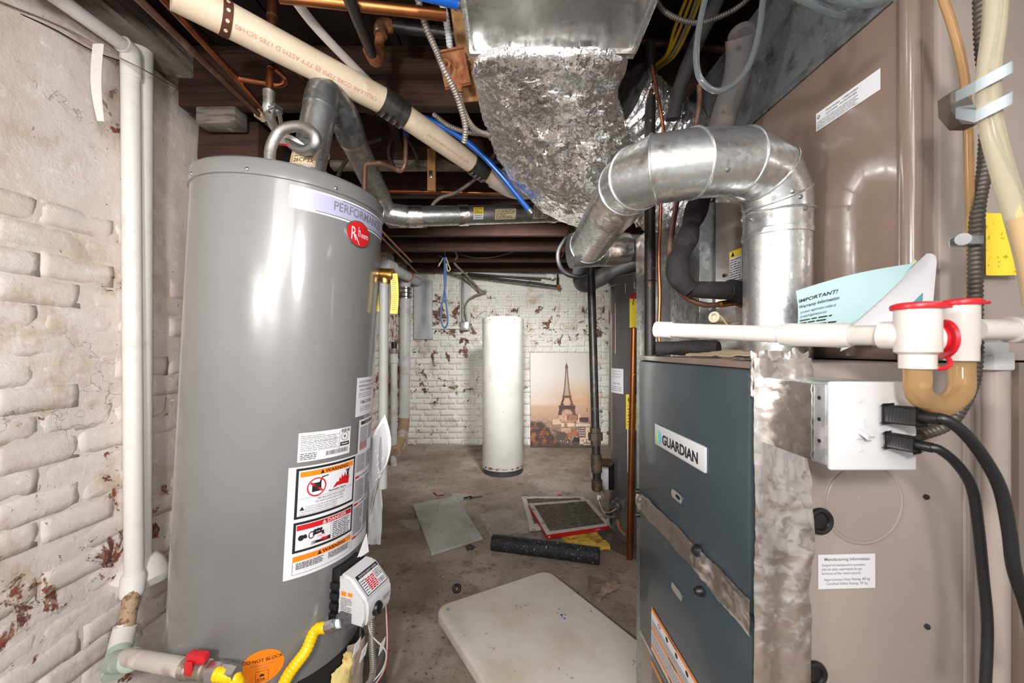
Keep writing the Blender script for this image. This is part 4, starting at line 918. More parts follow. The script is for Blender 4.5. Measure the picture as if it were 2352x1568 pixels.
bx('pale armoured cable falling past the open side of the rusty box', [P(955, -20, 1.05), P(978, 60, 1.09), P(1003, 118, 1.11), P(1020, 160, 1.115), P(1046, 212, 1.16), P(1062, 260, 1.2), P(1069, 295, 1.22), P(1066, 328, 1.25)], .0095)
bx('armoured cable running from the joists into the top of the rusty box', [P(1008, -15, 1.08), P(1024, 40, 1.1), P(1034, 110, 1.14)], .0105, 'pvc_grey')
bx('thick armoured cable sagging from the bottom of the rusty box to the foil', [P(1054, 212, 1.18), P(1062, 250, 1.21), P(1085, 292, 1.27), P(1115, 308, 1.33), P(1165, 308, 1.4)], .0105)
bx('armoured cable crossing behind the sagging cable', [P(995, 262, 1.5), P(1030, 288, 1.5), P(1070, 303, 1.52), P(1110, 306, 1.55), P(1150, 290, 1.6)], .0095)
bx('armoured cable peeking out behind the wooden board', [P(1085, 180, 1.4), P(1105, 205, 1.4), P(1118, 235, 1.45)], .0105)
bx('dark armoured cable hanging in a loop beyond the beige drain', [P(925, 295, 1.9), P(900, 320, 1.9), P(892, 350, 1.9), P(902, 380, 1.92), P(915, 390, 1.95)], .0095, 'bx_dark')
bx('dark armoured cable drooping behind the copper offset', [P(905, 316, 1.9), P(935, 320, 1.9), P(958, 360, 1.9), P(945, 382, 1.92), P(915, 390, 1.95)], .0095, 'bx_dark')
bx('dark armoured cable dipping behind the vent elbow', [P(875, 318, 1.75), P(845, 328, 1.75), P(815, 345, 1.78), P(785, 385, 1.8), P(775, 415, 1.8), P(792, 428, 1.82)], .0095, 'bx_dark')
bx('armoured cable from the beige drain coupling to the galvanised vent', [P(1150, 330, 1.95), P(1128, 365, 1.95), P(1098, 405, 1.95), P(1050, 440, 1.95), P(1010, 455, 1.95), P(992, 475, 1.96), P(1003, 488, 1.98)], .0095)
bx('dark armoured cable crossing behind the beige drain', [P(905, 318, 2.0), P(960, 328, 2.0), P(1010, 352, 2.0), P(1060, 378, 2.05)], .0095, 'bx_dark')
# blue tubing
def blue(label, pts, r, ends):
    t_ = thing('blue_tube', label, 'tube', pts[0]); mk('tube', G().tube(cr(pts, 8), r, 18), MA['blue'], t_)
    for a_, b_ in ends: mk('crimp_ring', G().cyl(a_, b_, r * 1.16, 18), MA['steel'], t_)
blue('short blue tube with a crimped end beside the silver duct', [P(940, -18, .95), P(1000, -5, .96), P(1056, 10, .985)], .0125, [(P(1048, 8, .98), P(1054, 10, .984)), (P(1059, 11, .987), P(1068, 13, .99))])
blue('long blue tube hanging down over the beige drain', [P(935, 256, 1.52), P(960, 265, 1.52), P(1020, 292, 1.53), P(1080, 332, 1.54), P(1140, 390, 1.56), P(1218, 486, 1.6)], .0105, [(P(951, 261, 1.52), P(955, 263, 1.52)), (P(1214, 481, 1.597), P(1221, 490, 1.602))])
sl = thing('wooden_slat', 'short pale wooden slat with a metal hook hanging below the joists', 'slat', P(991, 437, 1.85))
mk('slat', G().box(P(981, 437, 1.86), P(1000, 340, 1.86) + V((0, .022, 0)), .002), MA['wood_new'], sl)
mk('hook', G().box(P(985, 408, 1.85), P(993, 391, 1.85) + V((0, .006, 0)), .002), MA['steel'], sl)
solo('copper_wire', 'thin copper wire slanting behind the beige drain', 'wire', G().tube([P(1000, 358, 1.95), P(1070, 388, 1.98)], .003, 6), MA['copper'])
solo('tie_wire', 'thin rusty tie wire hanging over the sloping vent section', 'wire', G().tube(cr([P(868, 395, 1.75), P(876, 402, 1.76), P(884, 430, 1.78), P(886, 470, 1.74)], 6), .0016, 5), MA['rust'])

# ---------------------------------------------------------------- silver supply duct and its foil-wrapped boot
dk = thing('supply_duct', 'wide silver sheet-metal supply duct under the joists', 'duct', (.1, .8, 2.05))
mk('duct_body', G().box((-.112, -.3, 2.05), (.325, 1.06, 2.19), .002), MA['duct'], dk)
mk('drive_seam', G().box((.318, -.3, 2.044), (.335, 1.06, 2.058), .002), MA['galv_bright'], dk)
mk('drive_seam', G().box((-.118, -.3, 2.044), (-.104, 1.06, 2.058), .002), MA['galv_bright'], dk)
mk('end_flange', G().box((-.115, 1.045, 2.035), (.33, 1.065, 2.19), .002).rough(.002, 25), MA['foil_tape'], dk)
rings = []
spec_ = [(1086, 1446, 122, 1.05, .05), (1088, 1440, 150, 1.07, .075), (1102, 1425, 185, 1.11, .11), (1112, 1424, 225, 1.17, .15), (1135, 1440, 275, 1.24, .19), (1160, 1468, 325, 1.31, .21), (1200, 1490, 380, 1.37, .21), (1245, 1500, 425, 1.42, .2), (1295, 1495, 460, 1.46, .17), (1345, 1470, 482, 1.5, .12), (1385, 1445, 492, 1.52, .06)]
n = 150
for xl, xr, py, Z, dep in spec_:
    c_ = P((xl + xr) / 2, py, Z); rx = (xr - xl) / 2 / F * Z; ring = []
    c_ = c_ + V((0, dep * .6, 0))
    for k in range(n):
        t = 2 * PI * k / n; e = .75
        cx_, cy_ = math.cos(t), math.sin(t)
        ring.append(c_ + V((rx * math.copysign(abs(cx_) ** e, cx_), dep * math.copysign(abs(cy_) ** e, cy_), 0)))
    rings.append(ring)
fine = []
for i in range(len(rings) - 1):
    m_ = 11
    for j in range(m_):
        t = j / m_; ra = rings[max(0, i - 1)]; rb = rings[i]; rc = rings[i + 1]; rd = rings[min(len(rings) - 1, i + 2)]
        fine.append([.5 * ((2 * rb[k]) + (rc[k] - ra[k]) * t + (2 * ra[k] - 5 * rb[k] + 4 * rc[k] - rd[k]) * t * t + (3 * rb[k] - ra[k] - 3 * rc[k] + rd[k]) * t ** 3) for k in range(n)])
fine.append(rings[-1])
g = G().loft(fine)
ctr = P(1300, 300, 1.35)
def ridge(q): return 1 - 2 * abs(mnoise.noise(q))
for i, p in enumerate(g.v):
    d = (p - ctr).normalized(); wv = mnoise.noise_vector(p * 6) * .06; q = p + wv
    a_ = ridge(V((q.x * 10 + q.z * 4, q.y * 10, q.z * 4.5))); b_ = ridge(V((q.x * 26, q.y * 26, q.z * 11))); c_ = ridge(q * 46)
    k = min(1, max(0, (P(1200, 125, 1.1).z - p.z) / .08))
    g.v[i] = p + d * (a_ * .012 + b_ * .0065 + c_ * .0028) * k
mk('foil_boot', g, MA['foil'], dk, ang=14)
def foil_tube(name, pts, r, parent, m='foil', pitch=.028, amp=.012):
    pp = even(cr(pts, 12), .009); rr = [r + .5 * amp * math.sin(i * .009 / pitch * 2 * PI) for i in range(len(pp))]
    mk(name, G().tube(pp, rr, 48).rough(amp, 16, 3).rough(amp * .5, 38, 8), MA[m], parent, ang=25)
foil_tube('foil_link', [P(1420, 330, 1.56), P(1480, 410, 1.58), P(1560, 470, 1.56), P(1640, 520, 1.5)], .15, dk)
fd = thing('flexible_duct', 'dim crinkled foil flexible duct sagging behind the copper lines', 'duct', P(1500, 300, 1.8))
foil_tube('foil_sleeve', [P(1425, 232, 1.30), P(1470, 268, 1.34), P(1522, 305, 1.40), P(1580, 332, 1.47), P(1660, 345, 1.52)], .118, fd, amp=.009)
foil_tube('foil_sleeve', [P(1480, 400, 1.74), P(1540, 415, 1.72), P(1620, 410, 1.70), P(1700, 400, 1.70)], .12, fd, amp=.009)
# ---------------------------------------------------------------- furnace
FA = math.radians(2.36); FO = V((.417, .66, .386))
FX, FY, FZ = V((math.cos(FA), math.sin(FA), 0)), V((-math.sin(FA), math.cos(FA), 0)), V((0, 0, 1))
def FL(x, y, z): return FO + FX * x + FY * y + FZ * z          # furnace coordinates: depth, width, height
def hit(px, py, o, n):
    """where a sight line meets a plane."""
    c = V((0, 0, H)); d = P(px, py, 1) - c; return c + d * ((V(o) - c).dot(n) / d.dot(n))
def fl(px, py, x):
    """furnace width and height of a picture point on the plane depth = x."""
    q = hit(px, py, FL(x, 0, 0), FX) - FO; return q.dot(FY), q.dot(FZ)
def fs(px, py, y):
    q = hit(px, py, FL(0, y, 0), FY) - FO; return q.dot(FX), q.dot(FZ)
def fbox(x0, y0, z0, x1, y1, z1, bev=0.0):
    return G().obox(FL((x0 + x1) / 2, (y0 + y1) / 2, (z0 + z1) / 2), FX * (x1 - x0) / 2, FY * (y1 - y0) / 2, FZ * (z1 - z0) / 2, bev)
FD, FW, FH = .78, .533, .84
fur = thing('furnace', 'slate blue gas furnace with a foil-taped joint between its two doors', 'furnace', FO)
g = fbox(.012, .0, 0, FD, FW, FH, .003); mk('cabinet', g, MA['taupe_side'], fur)
gap = .405
mk('upper_door', fbox(-.014, .004, gap + .004, .014, FW - .006, FH - .012, .009), MA['slate'], fur)
mk('lower_door', fbox(-.012, .004, .012, .014, FW - .006, gap - .004, .009), MA['slate'], fur)
mk('top_rail', fbox(-.008, .0, FH - .011, .03, FW, FH + .003, .002), MA['taupe'], fur)
mk('edge_strip', fbox(-.004, FW - .008, .0, .02, FW + .006, FH, .001), MA['galv'], fur)
mk('kick_strip', fbox(-.006, .004, -.002, .012, FW, .014, .001), MA['pvc_grey'], fur)
# name badge
y0, z0 = fl(1507, 1018, -.014); y1, _ = fl(1625, 1070, -.014); _, z1 = fl(1507, 972, -.014)
yc0, yc1 = max(y0, y1), min(y0, y1); bl = yc0 - yc1; bh = z1 - z0
badge = mk('name_badge', fbox(-.019, yc1, z0, -.0135, yc0, z0 + bh, .004), MA['white'], fur)
s = Stick(plane_f(FL(-.0192, yc0, z0), -FY, FZ))
hs = bh * .18
s.poly('badge_house', M('lime_ink', '#a6d64a', .5), [(bl * .07, hs), (bl * .105, hs), (bl * .105, bh * .82), (bl * .07, bh * .62)], .0004)
s.poly('badge_house', M('sky_ink', '#58b9dc', .5), [(bl * .105, hs), (bl * .17, hs), (bl * .17, bh * .58), (bl * .105, bh * .82)], .0004)
s.text('badge_lettering', MA['ink'], 'GUARDIAN', bl * .2, bh * .22, bh * .62, .0006, sx=bl * .73 / (bh * .62 * 5.4), bold=.032); s.done(badge)
# door pulls
for px, py, x, dark in ((1555, 1139, -.014, 1), (1555, 1358, -.012, 0)):
    yy, zz = fl(px, py, x)
    pts = [(yy + (.012 if abs(k) < 1.6 else -.012) + 0, zz) for k in (0,)]
    def slot(r, w_, off): return [FL(x - off, yy + w_ * c + r * math.cos(t), zz + r * math.sin(t)) for c, ts in ((1, [-PI / 2 + PI * k / 8 for k in range(9)]), (-1, [PI / 2 + PI * k / 8 for k in range(9)])) for t in ts]
    pl_ = mk('door_pull', G().loft([slot(.0125, .018, 0), slot(.0125, .018, .002), slot(.0105, .018, .002), slot(.0102, .018, .0003)]), MA['slate'], fur)
    mk('pull_recess', G().add(slot(.0103, .018, .0008), [tuple(range(18))]), M('pale_recess_%d' % dark, '#8d8a87', .45), pl_, ang=None)
    if dark: mk('pull_shadow_gap', G().add([FL(x - .0012, yy - .006 - .012 * math.cos(t) , zz + .005 * math.sin(t)) for t in [2 * PI * k / 14 for k in range(14)]], [tuple(range(14))]), MA['black'], pl_, ang=None)
# foil tape over the joint between the doors
def tape(u, v):
    y = FW - .004 - (FW - .004) * u; w_ = .036 + .012 * max(0, u - .62) + .008 * mnoise.noise(V((u * 9, 2, 0)))
    z = gap + .004 + w_ * (v - .5) * 1.55 + .006 * math.sin(u * 3)
    b = .002 + .004 * abs(mnoise.noise(V((u * 26, v * 6, 1)))) * (1 if u < .1 or u > .62 else .3) + (.012 * math.sin(PI * v) * math.exp(-((u - .72) / .05) ** 2)) + (.010 * math.sin(PI * v) * math.exp(-((u - .04) / .03) ** 2))
    return FL(-.015 - b, y, z)
mk('joint_tape', G().grid(tape, 110, 10, FX * .001), MA['foil_tape'], fur, ang=30)
for yy, zz, sx_ in ((.165, gap + .034, 1), (.155, gap - .045, .8), (.505, gap + .035, .6), (.505, gap - .035, .6)):
    mk('latch', G().lathe(FL(-.018, yy, zz), [(.013 * sx_, 0), (.012 * sx_, .008), (.006, .013), (.001, .014)], 14, ax=-FX), MA['black'], fur)
# caution sheet on the lower door
y0, z0 = fl(1497, 1392, -.012); y1, z1 = fl(1604, 1550, -.012)
s = Stick(plane_f(FL(-.0125, y0, z0), -FY, FZ)); cw = y0 - y1 + .01; ch = z0 + .0 - .03
s.rect('caution_sheet', MA['paper'], 0, -ch, cw, 0, .0006)
for k, v in enumerate((0, -.052, -.10, -.15)): s.rect('orange_rule#%d' % k, MA['orange'], 0, v - .009, cw, v, .0010)
for v in (0, -.052, -.10): s.text('sheet_lettering', MA['ink'], 'WARNING', cw * .5, v - .0085, .009, .0014, 'C', bold=.02)
for a_, b_ in ((-.03, -.05), (-.064, -.097), (-.113, -.147), (-.163, -.21)): s.fine('sheet_print', MA['ink'], .006, a_, cw - .006, b_, 7, .001, .35)
for u in (.2, .38, .58, .78): s.disc('sheet_symbol#%g' % u, MA['red'] if u < .3 else MA['ink'], cw * u, -.019, .007, .006, .0012, 16, .6 if u < .3 else None) if True else None
s.done(fur)
# side panel towards the viewer: foil tape, knock-out, bead lines, screws, notice
def stape(u, v):
    x = -.014 + .098 * u + (.010 * mnoise.noise(V((v * 7, 1, 0))) + .006 * mnoise.noise(V((v * 23, 4, 0)))) * u ** 3; z = FH + .008 - (FH + .01) * v
    b = .0065 + .004 * abs(mnoise.noise(V((u * 5, v * 30, 2)))) + .003 * math.sin(u * 9 + 2 * mnoise.noise(V((u, v * 5, 0))))
    return FL(x, -b, z)
mk('corner_tape', G().grid(stape, 24, 120, FY * .001), MA['foil_tape'], fur, ang=30)
def ctape(u, v): return FL(-.018 + .10 * u, -.004 - .006 * abs(mnoise.noise(V((u * 7, v * 7, 9)))), FH + .02 - .075 * v - .012 * mnoise.noise(V((u * 6, 0, 3))))
mk('corner_tape', G().grid(ctape, 24, 14, FY * .001), MA['foil_tape'], fur, ang=25)
mk('top_tape', G().grid(lambda u, v: FL(-.016 + .1 * u, -.004 + .06 * v, FH + .005 + .006 * abs(mnoise.noise(V((u * 7, v * 5, 4))))), 16, 8, -FZ * .001), MA['foil_tape'], fur, ang=25)
xk, zk = fs(1982, 1155, 0)
mk('knockout', G().ring(FL(xk, .001, zk), FY, .069, .0028, 64, 8), MA['taupe_side'], fur)
mk('knockout_disc', G().lathe(FL(xk, .001, zk), [(.066, 0), (.064, .0022), (.001, .003)], 48, ax=-FY), MA['taupe_side'], fur)
mk('knockout_nub', G().lathe(FL(xk, -.001, zk + .005), [(.012, 0), (.011, .001), (.001, .0014)], 20, ax=-FY), MA['taupe_side'], fur)
for px, py in ((2125, 1140), (2127, 1437)):
    a_, b_ = fs(px, py, 0); mk('screw', G().lathe(FL(a_, 0, b_), [(.0045, 0), (.0045, .004), (.001, .006)], 6, ax=-FY), MA['iron'], fur)
for px, py in ((1880, 1195), (1866, 1545)):
    a_, b_ = fs(px, py, 0); gr = mk('grommet', G().ring(FL(a_, -.003, b_), FY, .018, .005, 28, 8), MA['black'], fur); mk('grommet_hole', G().lathe(FL(a_, -.001, b_), [(.017, 0), (.016, .0015)], 20, ax=-FY), MA['iron'], gr)
a_, b_ = fs(1878, 1352, 0); a2_, b2_ = fs(2009, 1270, 0)
s = Stick(plane_f(FL(a_, -.0005, b_), FX, FZ)); nw, nh = a2_ - a_, b2_ - b_
s.rect('notice', MA['paper'], 0, 0, nw, nh, .0006); s.text('notice_lettering', MA['inkg'], 'Manufacturing Information', nw / 2, nh * .82, .0075, .001, 'C', bold=.01)
for k, tx in enumerate(('Designed and manufactured in accordance', 'with the safety requirements for gas', 'furnaces of the rated capacity')): s.text('notice_lettering', MA['inkg'], tx, nw * .06, nh * (.66 - .12 * k), .0062, .001, sx=nw * .86 / (len(tx) * .0062 * .5))
for k, tx in enumerate(('Approximate Heat Rating: 80 kg', 'Certified Safety Rating: 95 kg')): s.text('notice_lettering', MA['inkg'], tx, nw / 2, nh * (.24 - .12 * k), .0062, .001, 'C')
s.done(fur)
bd = [FL(x, -.001, z) for x, z in ((.36, .80), (.362, .30), (.358, .14), (.33, .075), (.26, .05), (.12, .045))]
mk('panel_bead', G().tube(cr(bd, 8), .0028, 8), MA['taupe_side'], fur)
for x_, r_ in ((.385, .005), (.432, .007)): mk('panel_rib', G().cyl(FL(x_, .001, .0), FL(x_, .001, FH), r_, 14), MA['taupe_side'], fur)
mk('side_flange', fbox(.445, -.012, 0, .47, .02, FH), MA['taupe'], fur)
base = thing('return_box', 'taupe sheet-metal return box under the furnace', 'duct', (.42, .67, 0))
mk('box', fbox(.0, .0, -.386, FD, FW + .004, -.003, .003), MA['taupe'], base)
mk('filter_slot', fbox(-.004, .05, -.16, .01, FW - .05, -.11, .002), MA['galv_dull'], base)

# ---------------------------------------------------------------- coil cabinet and ducts above
CXF = .272
coil = thing('coil_cabinet', 'brown coil cabinet standing on the furnace with a long white data label', 'cabinet', FL(CXF, 0, FH + .003))
CH0, CH1, CY1 = FH + .003, 1.487, .60
mk('cabinet', fbox(CXF, .0, CH0, FD, CY1, CH1, .004), MA['taupe'], coil)
mk('corner_post', G().cyl(FL(CXF + .006, .012, CH0), FL(CXF + .006, .012, CH1), .017, 20), MA['taupe'], coil)
mk('side_panel', fbox(CXF + .035, -.010, CH0, FD, .004, CH1, .003), MA['taupe_side'], coil)
mk('access_panel', fbox(CXF - .006, .022, CH0 + .10, CXF + .002, CY1 - .002, CH1 - .004, .002), MA['taupe'], coil)
mk('foot_panel', fbox(CXF - .003, .08, CH0 + .004, CXF + .002, CY1 - .006, CH0 + .094, .002), MA['taupe'], coil)
XL = CXF - .0065
p00 = hit(1875, 303, FL(XL, 0, 0), FX); p10 = hit(2023, 205, FL(XL, 0, 0), FX); p01 = hit(1875, 262, FL(XL, 0, 0), FX)
Uv = (p10 - p00); lw = Uv.length; lh = (p01 - p00).length
lw = max(lw, .05)
s = Stick(plane_f(p00, Uv, FZ)); s.rect('data_label', MA['paper'], 0, 0, lw, lh, .0006)
s.disc('label_lettering', MA['ink'], lw * .05, lh * .72, lh * .10, lh * .10, .001, 20, .7); s.text('label_lettering', MA['ink'], 'C', lw * .038, lh * .66, lh * .15, .001)
for k, tx in enumerate(('Model Number   CF48D1SA8AA', 'Serial Number   WF14W37071B00')): s.text('label_lettering', MA['ink'], tx, lw * .18, lh * (.76 - .17 * k), lh * .14, .001, sx=lw * .5 / (len(tx) * lh * .14 * .5))
s.fine('label_print', MA['inkg'], lw * .03, lh * .52, lw * .7, lh * .06, 5, .001, .35); s.done(coil)
q = hit(1690, 597, FL(XL, 0, 0), FX); s = Stick(plane_f(q + FZ * -.03, -FY, FZ)); s.rect('caution_label', MA['paper'], -.03, -.03, .03, .06, .0006); s.rect('caution_band', MA['ytag'], -.03, .04, .03, .06, .001); s.poly('caution_lettering', MA['ink'], [(-.022, .043), (-.004, .043), (-.013, .058)], .0014); s.fine('caution_print', MA['ink'], -.027, .037, .027, -.027, 9, .001, .35); s.done(coil)
for px, py in ((1663, 633),): mk('screw', G().lathe(hit(px, py, FL(XL, 0, 0), FX), [(.006, 0), (.005, .003), (.001, .005)], 8, ax=-FX), MA['iron'], coil)
mk('line_plate', G().grid(lambda u, v: FL(CXF - .006 - .003 * abs(mnoise.noise(V((u * 5, v * 5, 2)))), .47 - .16 * u, CH0 + .03 + .06 * v), 10, 8, FX * .001), MA['foil_tape'], coil, ang=30)
# plenum on top, meeting the cabinet along a sloping-looking seam
pn = thing('plenum', 'dusty grey sheet-metal plenum on top of the brown coil cabinet', 'duct', FL(CXF, 0, CH1))
mk('plenum_body', fbox(CXF + .004, .0, CH1 + .002, FD, CY1 + .25, 1.80, .002), MA['galv_dull'], pn)
mk('seam_flange', fbox(CXF - .006, -.004, CH1, CXF + .006, CY1 + .25, CH1 + .018, .001), MA['galv_dull'], pn)
mk('front_rail', fbox(CXF + .03, -.012, CH1 + .004, FD, .0, 1.80, .002), MA['taupe_side'], pn)
tr = thing('supply_transition', 'galvanised duct box beyond the brown coil cabinet', 'duct', (.62, 1.3, 1.15))
mk('box', G().box((.615, 1.285, .8), (1.15, 1.64, 1.73), .002), MA['galv'], tr); mk('seam', G().box((.609, 1.60, .8), (.62, 1.645, 1.73), .001), MA['galv_bright'], tr)
rd = thing('return_drop', 'narrow galvanised return duct rising behind the far furnace edge, numbered in marker', 'duct', (.45, 1.26, 0))
mk('duct', G().box((.435, 1.245, 0), (.505, 1.37, 1.62), .002), MA['galv'], rd)
mk('tape', G().grid(lambda u, v: V((.4345 - .003 * abs(mnoise.noise(V((u * 6, v * 6, 1)))), 1.243 + .13 * u, 1.50 + .13 * v)), 10, 10, (.001, 0, 0)), MA['foil_tape'], rd, ang=30)
mk('tape', G().grid(lambda u, v: V((.428 - .004 * abs(mnoise.noise(V((u * 6, v * 6, 3)))), 1.18 + .07 * u, 1.195 + .035 * v)), 8, 6, (.004, 0, 0)), MA['foil_tape'], rd, ang=30)
s = Stick(plane_f(V((.434, 1.355, 1.335)), (0, -1, 0), (0, 0, 1))); s.text('marker_lettering', MA['inkg'], '34', .03, .0, .06, .0006); s.done(rd)

# ---------------------------------------------------------------- flue pipe of the furnace
fp = thing('flue_pipe', 'bright galvanised flue pipe bending over the top of the furnace', 'flue', (.601, .89, 1.226))
R6 = .067
fpts = [V((.601, .89, 1.227)), V((.601, .89, 1.50)), P(1785, 492, .89), P(1783, 455, .885), P(1760, 400, .872), P(1700, 372, .845), P(1592, 377, .815), P(1505, 390, .815), P(1466, 408, .87), P(1442, 428, .935), P(1352, 562, 1.40)]
def gores(name, p, r, flare=.003):
    """straight gores with a raised bead at every joint."""
    root = None
    for i in range(len(p) - 1):
        pass
    g = G().tube(p, r, 48, caps=True); return g
mk('riser', G().tube([fpts[0], fpts[1], fpts[1] + V((0, 0, .001)), fpts[1] + V((0, 0, .012)), fpts[1] + V((0, 0, .013)), fpts[2]], [R6, R6, R6 + .0025, R6 + .0025, R6 + .001, R6 + .001], 56), MA['galv_bright'], fp, ang=30)
names = ('elbow', 'elbow', 'elbow')
g = G().tube(fpts[2:10], R6 + .0015, 56); mk('elbow', g, MA['galv_bright'], fp, ang=8)
for i in range(2, 10):
    t0_ = (fpts[i + 1] - fpts[i - 1]).normalized() if i < 10 else (fpts[i] - fpts[i - 1])
    mk('bead', G().ring(fpts[i], t0_, R6 + .0015, .0028, 56, 8), MA['galv_bright'], fp)
mk('away_run', G().tube([fpts[9], fpts[10]], .065, 48), MA['galv_bright'], fp)
mk('end_ring', G().ring(fpts[10], fpts[10] - fpts[9], .065, .004, 48, 8), MA['galv'], fp)
mk('tape_wrap', G().tube([fpts[9], fpts[9].lerp(fpts[10], .16), fpts[9].lerp(fpts[10], .3)], .067, 40).rough(.003, 50), MA['foil_tape'], fp, ang=30)
for px, py, q in ((1672, 390, 0), (1725, 503, 0), (1850, 478, 0), (1820, 440, 0), (1838, 452, 0)):
    d_ = (P(px, py, 1) - V((0, 0, H))); best = None
    for i in range(2000):
        z_ = .5 + i * .0004; p_ = V((0, 0, H)) + d_ * z_
        for a_, b_ in zip(fpts[:9], fpts[1:10]):
            ab = b_ - a_; t_ = max(0, min(1, (p_ - a_).dot(ab) / ab.length_squared)); n_ = p_ - (a_ + ab * t_)
            if n_.length < R6 + .0015: best = (p_, n_.normalized()); break
        if best: break
    if best: mk('screw', G().lathe(best[0], [(.005, 0), (.0045, .002), (.001, .004)], 10, ax=best[1]), MA['galv_dark'], fp)
cn = thing('vent_connector', 'galvanised vent running behind the ductwork from the end of the flue', 'vent pipe', fpts[10])
mk('tee', G().cyl(fpts[10] + V((-.06, .03, -.015)), fpts[10] + V((.10, .055, 0)), .062, 32), MA['galv'], cn)
mk('run', G().cyl(fpts[10] + V((.08, .05, 0)), fpts[10] + V((.75, .16, .03)), .05, 32), MA['galv_dark'], cn)
mk('tape_wrap', G().tube([fpts[10] + V((.06, .048, -.003)), fpts[10] + V((.10, .055, 0)), fpts[10] + V((.16, .064, .004))], [.064, .064, .053], 32).rough(.004, 50), MA['foil_tape'], cn, ang=30)

# ---------------------------------------------------------------- refrigerant and gas lines behind the flue
bp = thing('gas_riser', 'black iron gas riser standing behind the far edge of the furnace', 'pipe', (.402, 1.215, 0))
mk('pipe', G().cyl((.430, 1.222, 0), (.430, 1.222, 2.2), .0165, 20), MA['iron_rust'] if False else M('spotted_iron', '#241e1c', .5, .3, [(60, '#8d857f', .66, .7), (20, '#7a4126', .66, .74)], [(60, .0015)]), bp)
mk('zip_tie', G().ring((.430, 1.222, 1.46), (0, 0, 1), .018, .002, 20, 6), MA['black'], bp)
mk('red_band', G().cyl((.430, 1.222, 1.768), (.430, 1.222, 1.785), .0185, 20), MA['red'], bp)
pipe('copper_line', 'thin copper line tied to the black gas riser', [P(1497, 150, 1.19), P(1524, 290, 1.19), P(1513, 600, 1.19), P(1516, 680, 1.19), P(1513, 760, 1.19), V((.45, 1.19, 1.23))], .0052, MA['copper'])
q = [P(1606, 195, 1.12), P(1606, 240, 1.12), P(1590, 320, 1.12), P(1562, 430, 1.10), P(1552, 480, 1.09), P(1540, 560, 1.06), P(1540, 610, 1.04), P(1552, 655, 1.03), P(1580, 685, 1.02), P(1620, 700, 1.02), P(1660, 698, 1.03), P(1686, 694, 1.05), V((.668, 1.06, FO.z + CH0 + .117))]
lq = thing('liquid_line', 'bare copper liquid line curving down into the brown coil cabinet', 'pipe', q[-1])
mk('tube', G().tube(cr(q, 8), .0072, 12), MA['copper_dull'], lq); mk('brazed_stub', G().cyl(P(1652, 699, 1.025), P(1690, 694, 1.05), .009, 12), MA['brass'], lq)
sl_ = thing('suction_line', 'suction line in lumpy black foam bending into the brown coil cabinet', 'insulated pipe', P(1690, 665, 1.03))
segs = [([P(1616, 440, 1.02), P(1600, 480, 1.02), P(1587, 520, 1.02)], .026), ([P(1588, 515, 1.02), P(1580, 545, 1.01), P(1565, 577, 1.0)], .025), ([P(1568, 574, 1.0), P(1556, 605, .99), P(1562, 640, .985), P(1585, 664, .985)], .0265), ([P(1582, 664, .985), P(1620, 666, .99), P(1662, 667, 1.0), P(1672, 668, 1.005)], .0215), ([P(1668, 667, 1.0), P(1690, 668, 1.02), V((.672, 1.03, FO.z + CH0 + .155))], .026)]
for pts_, r_ in segs:
    pp = cr(pts_, 8); n_ = len(pp); rr = [r_ * (.72 + .34 * math.sin(PI * min(max(i / (n_ - 1), .06), .94)) ** .55) for i in range(n_)]
    mk('foam_sleeve', G().tube(pp, rr, 22).rough(.003, 25), MA['foam'], sl_, ang=60)
mk('upper_sleeve', G().tube(cr([P(1700, 85, .92), P(1698, 130, .94), P(1690, 190, .97), P(1665, 260, 1.0), P(1640, 350, 1.02), P(1620, 440, 1.02)], 8), .031, 22).rough(.004, 20), MA['foam_grey'], sl_, ang=60)
mk('sleeve_end', G().lathe(P(1704, 84, .92), [(.03, -.01), (.03, .006), (.022, .016), (.002, .02)], 20, ax=(.1, .3, 1)), MA['foam_grey'], sl_)
fs_ = solo('foam_sleeve', 'dark dusty foam pipe sleeve hanging between the black pipes and the plenum', 'pipe foam', G().tube(cr([P(1655, -20, 1.05), P(1600, 100, 1.1), P(1562, 200, 1.14), P(1545, 275, 1.16)], 8), .019, 16).rough(.004, 20), MA['foam'])
pipe('copper_pipe', 'dark copper pipe crossing above the yellow cables', [P(1462, 93, 1.45), P(1660, 115, 1.5)], .0145, MA['copper_dull'])
for k, (a_, b_, dx) in enumerate(((1592, 1530, 0), (1604, 1540, .6), (1612, 1547, 1.1), (1580, 1528, -.9))):
    pts_ = [P(a_, -12, 1.2), P(a_ - 30, 65, 1.28), P(b_, 130, 1.36), P(b_ - 45, 165, 1.5), P(b_ - 85, 210, 1.6)]
    solo('yellow_cable', ('yellow sheathed cable in the bundle, second from the silver duct', 'yellow sheathed cable in the middle of the bundle', 'yellow sheathed cable on the plenum side of the bundle', 'yellow sheathed cable nearest the silver duct in the bundle')[k], 'cable', G().tube(cr(pts_, 8), .0058, 8), M('grey_sheath', '#b5a58c', .6) if k == 1 else MA['yellow'], 'yellow cables in the ceiling')
bx('dark armoured cable swagging between the silver duct and the plenum', [P(1500, -12, .95), P(1525, 25, .96), P(1570, 48, .97), P(1610, 52, .98), P(1650, 40, .98), P(1690, 20, .97), P(1725, -8, .96)], .0065, 'bx_dark', .0062)
solo('clear_tube', 'clear plastic tube hanging in a deep loop beside the plenum', 'tube', G().tube(cr([P(1622, -14, .70), P(1606, 60, .70), P(1599, 130, .70), P(1608, 180, .70), P(1640, 208, .70), P(1680, 198, .70), P(1718, 155, .70), P(1742, 80, .70), P(1754, -14, .70)], 10), .0052, 14), MA['clear'])
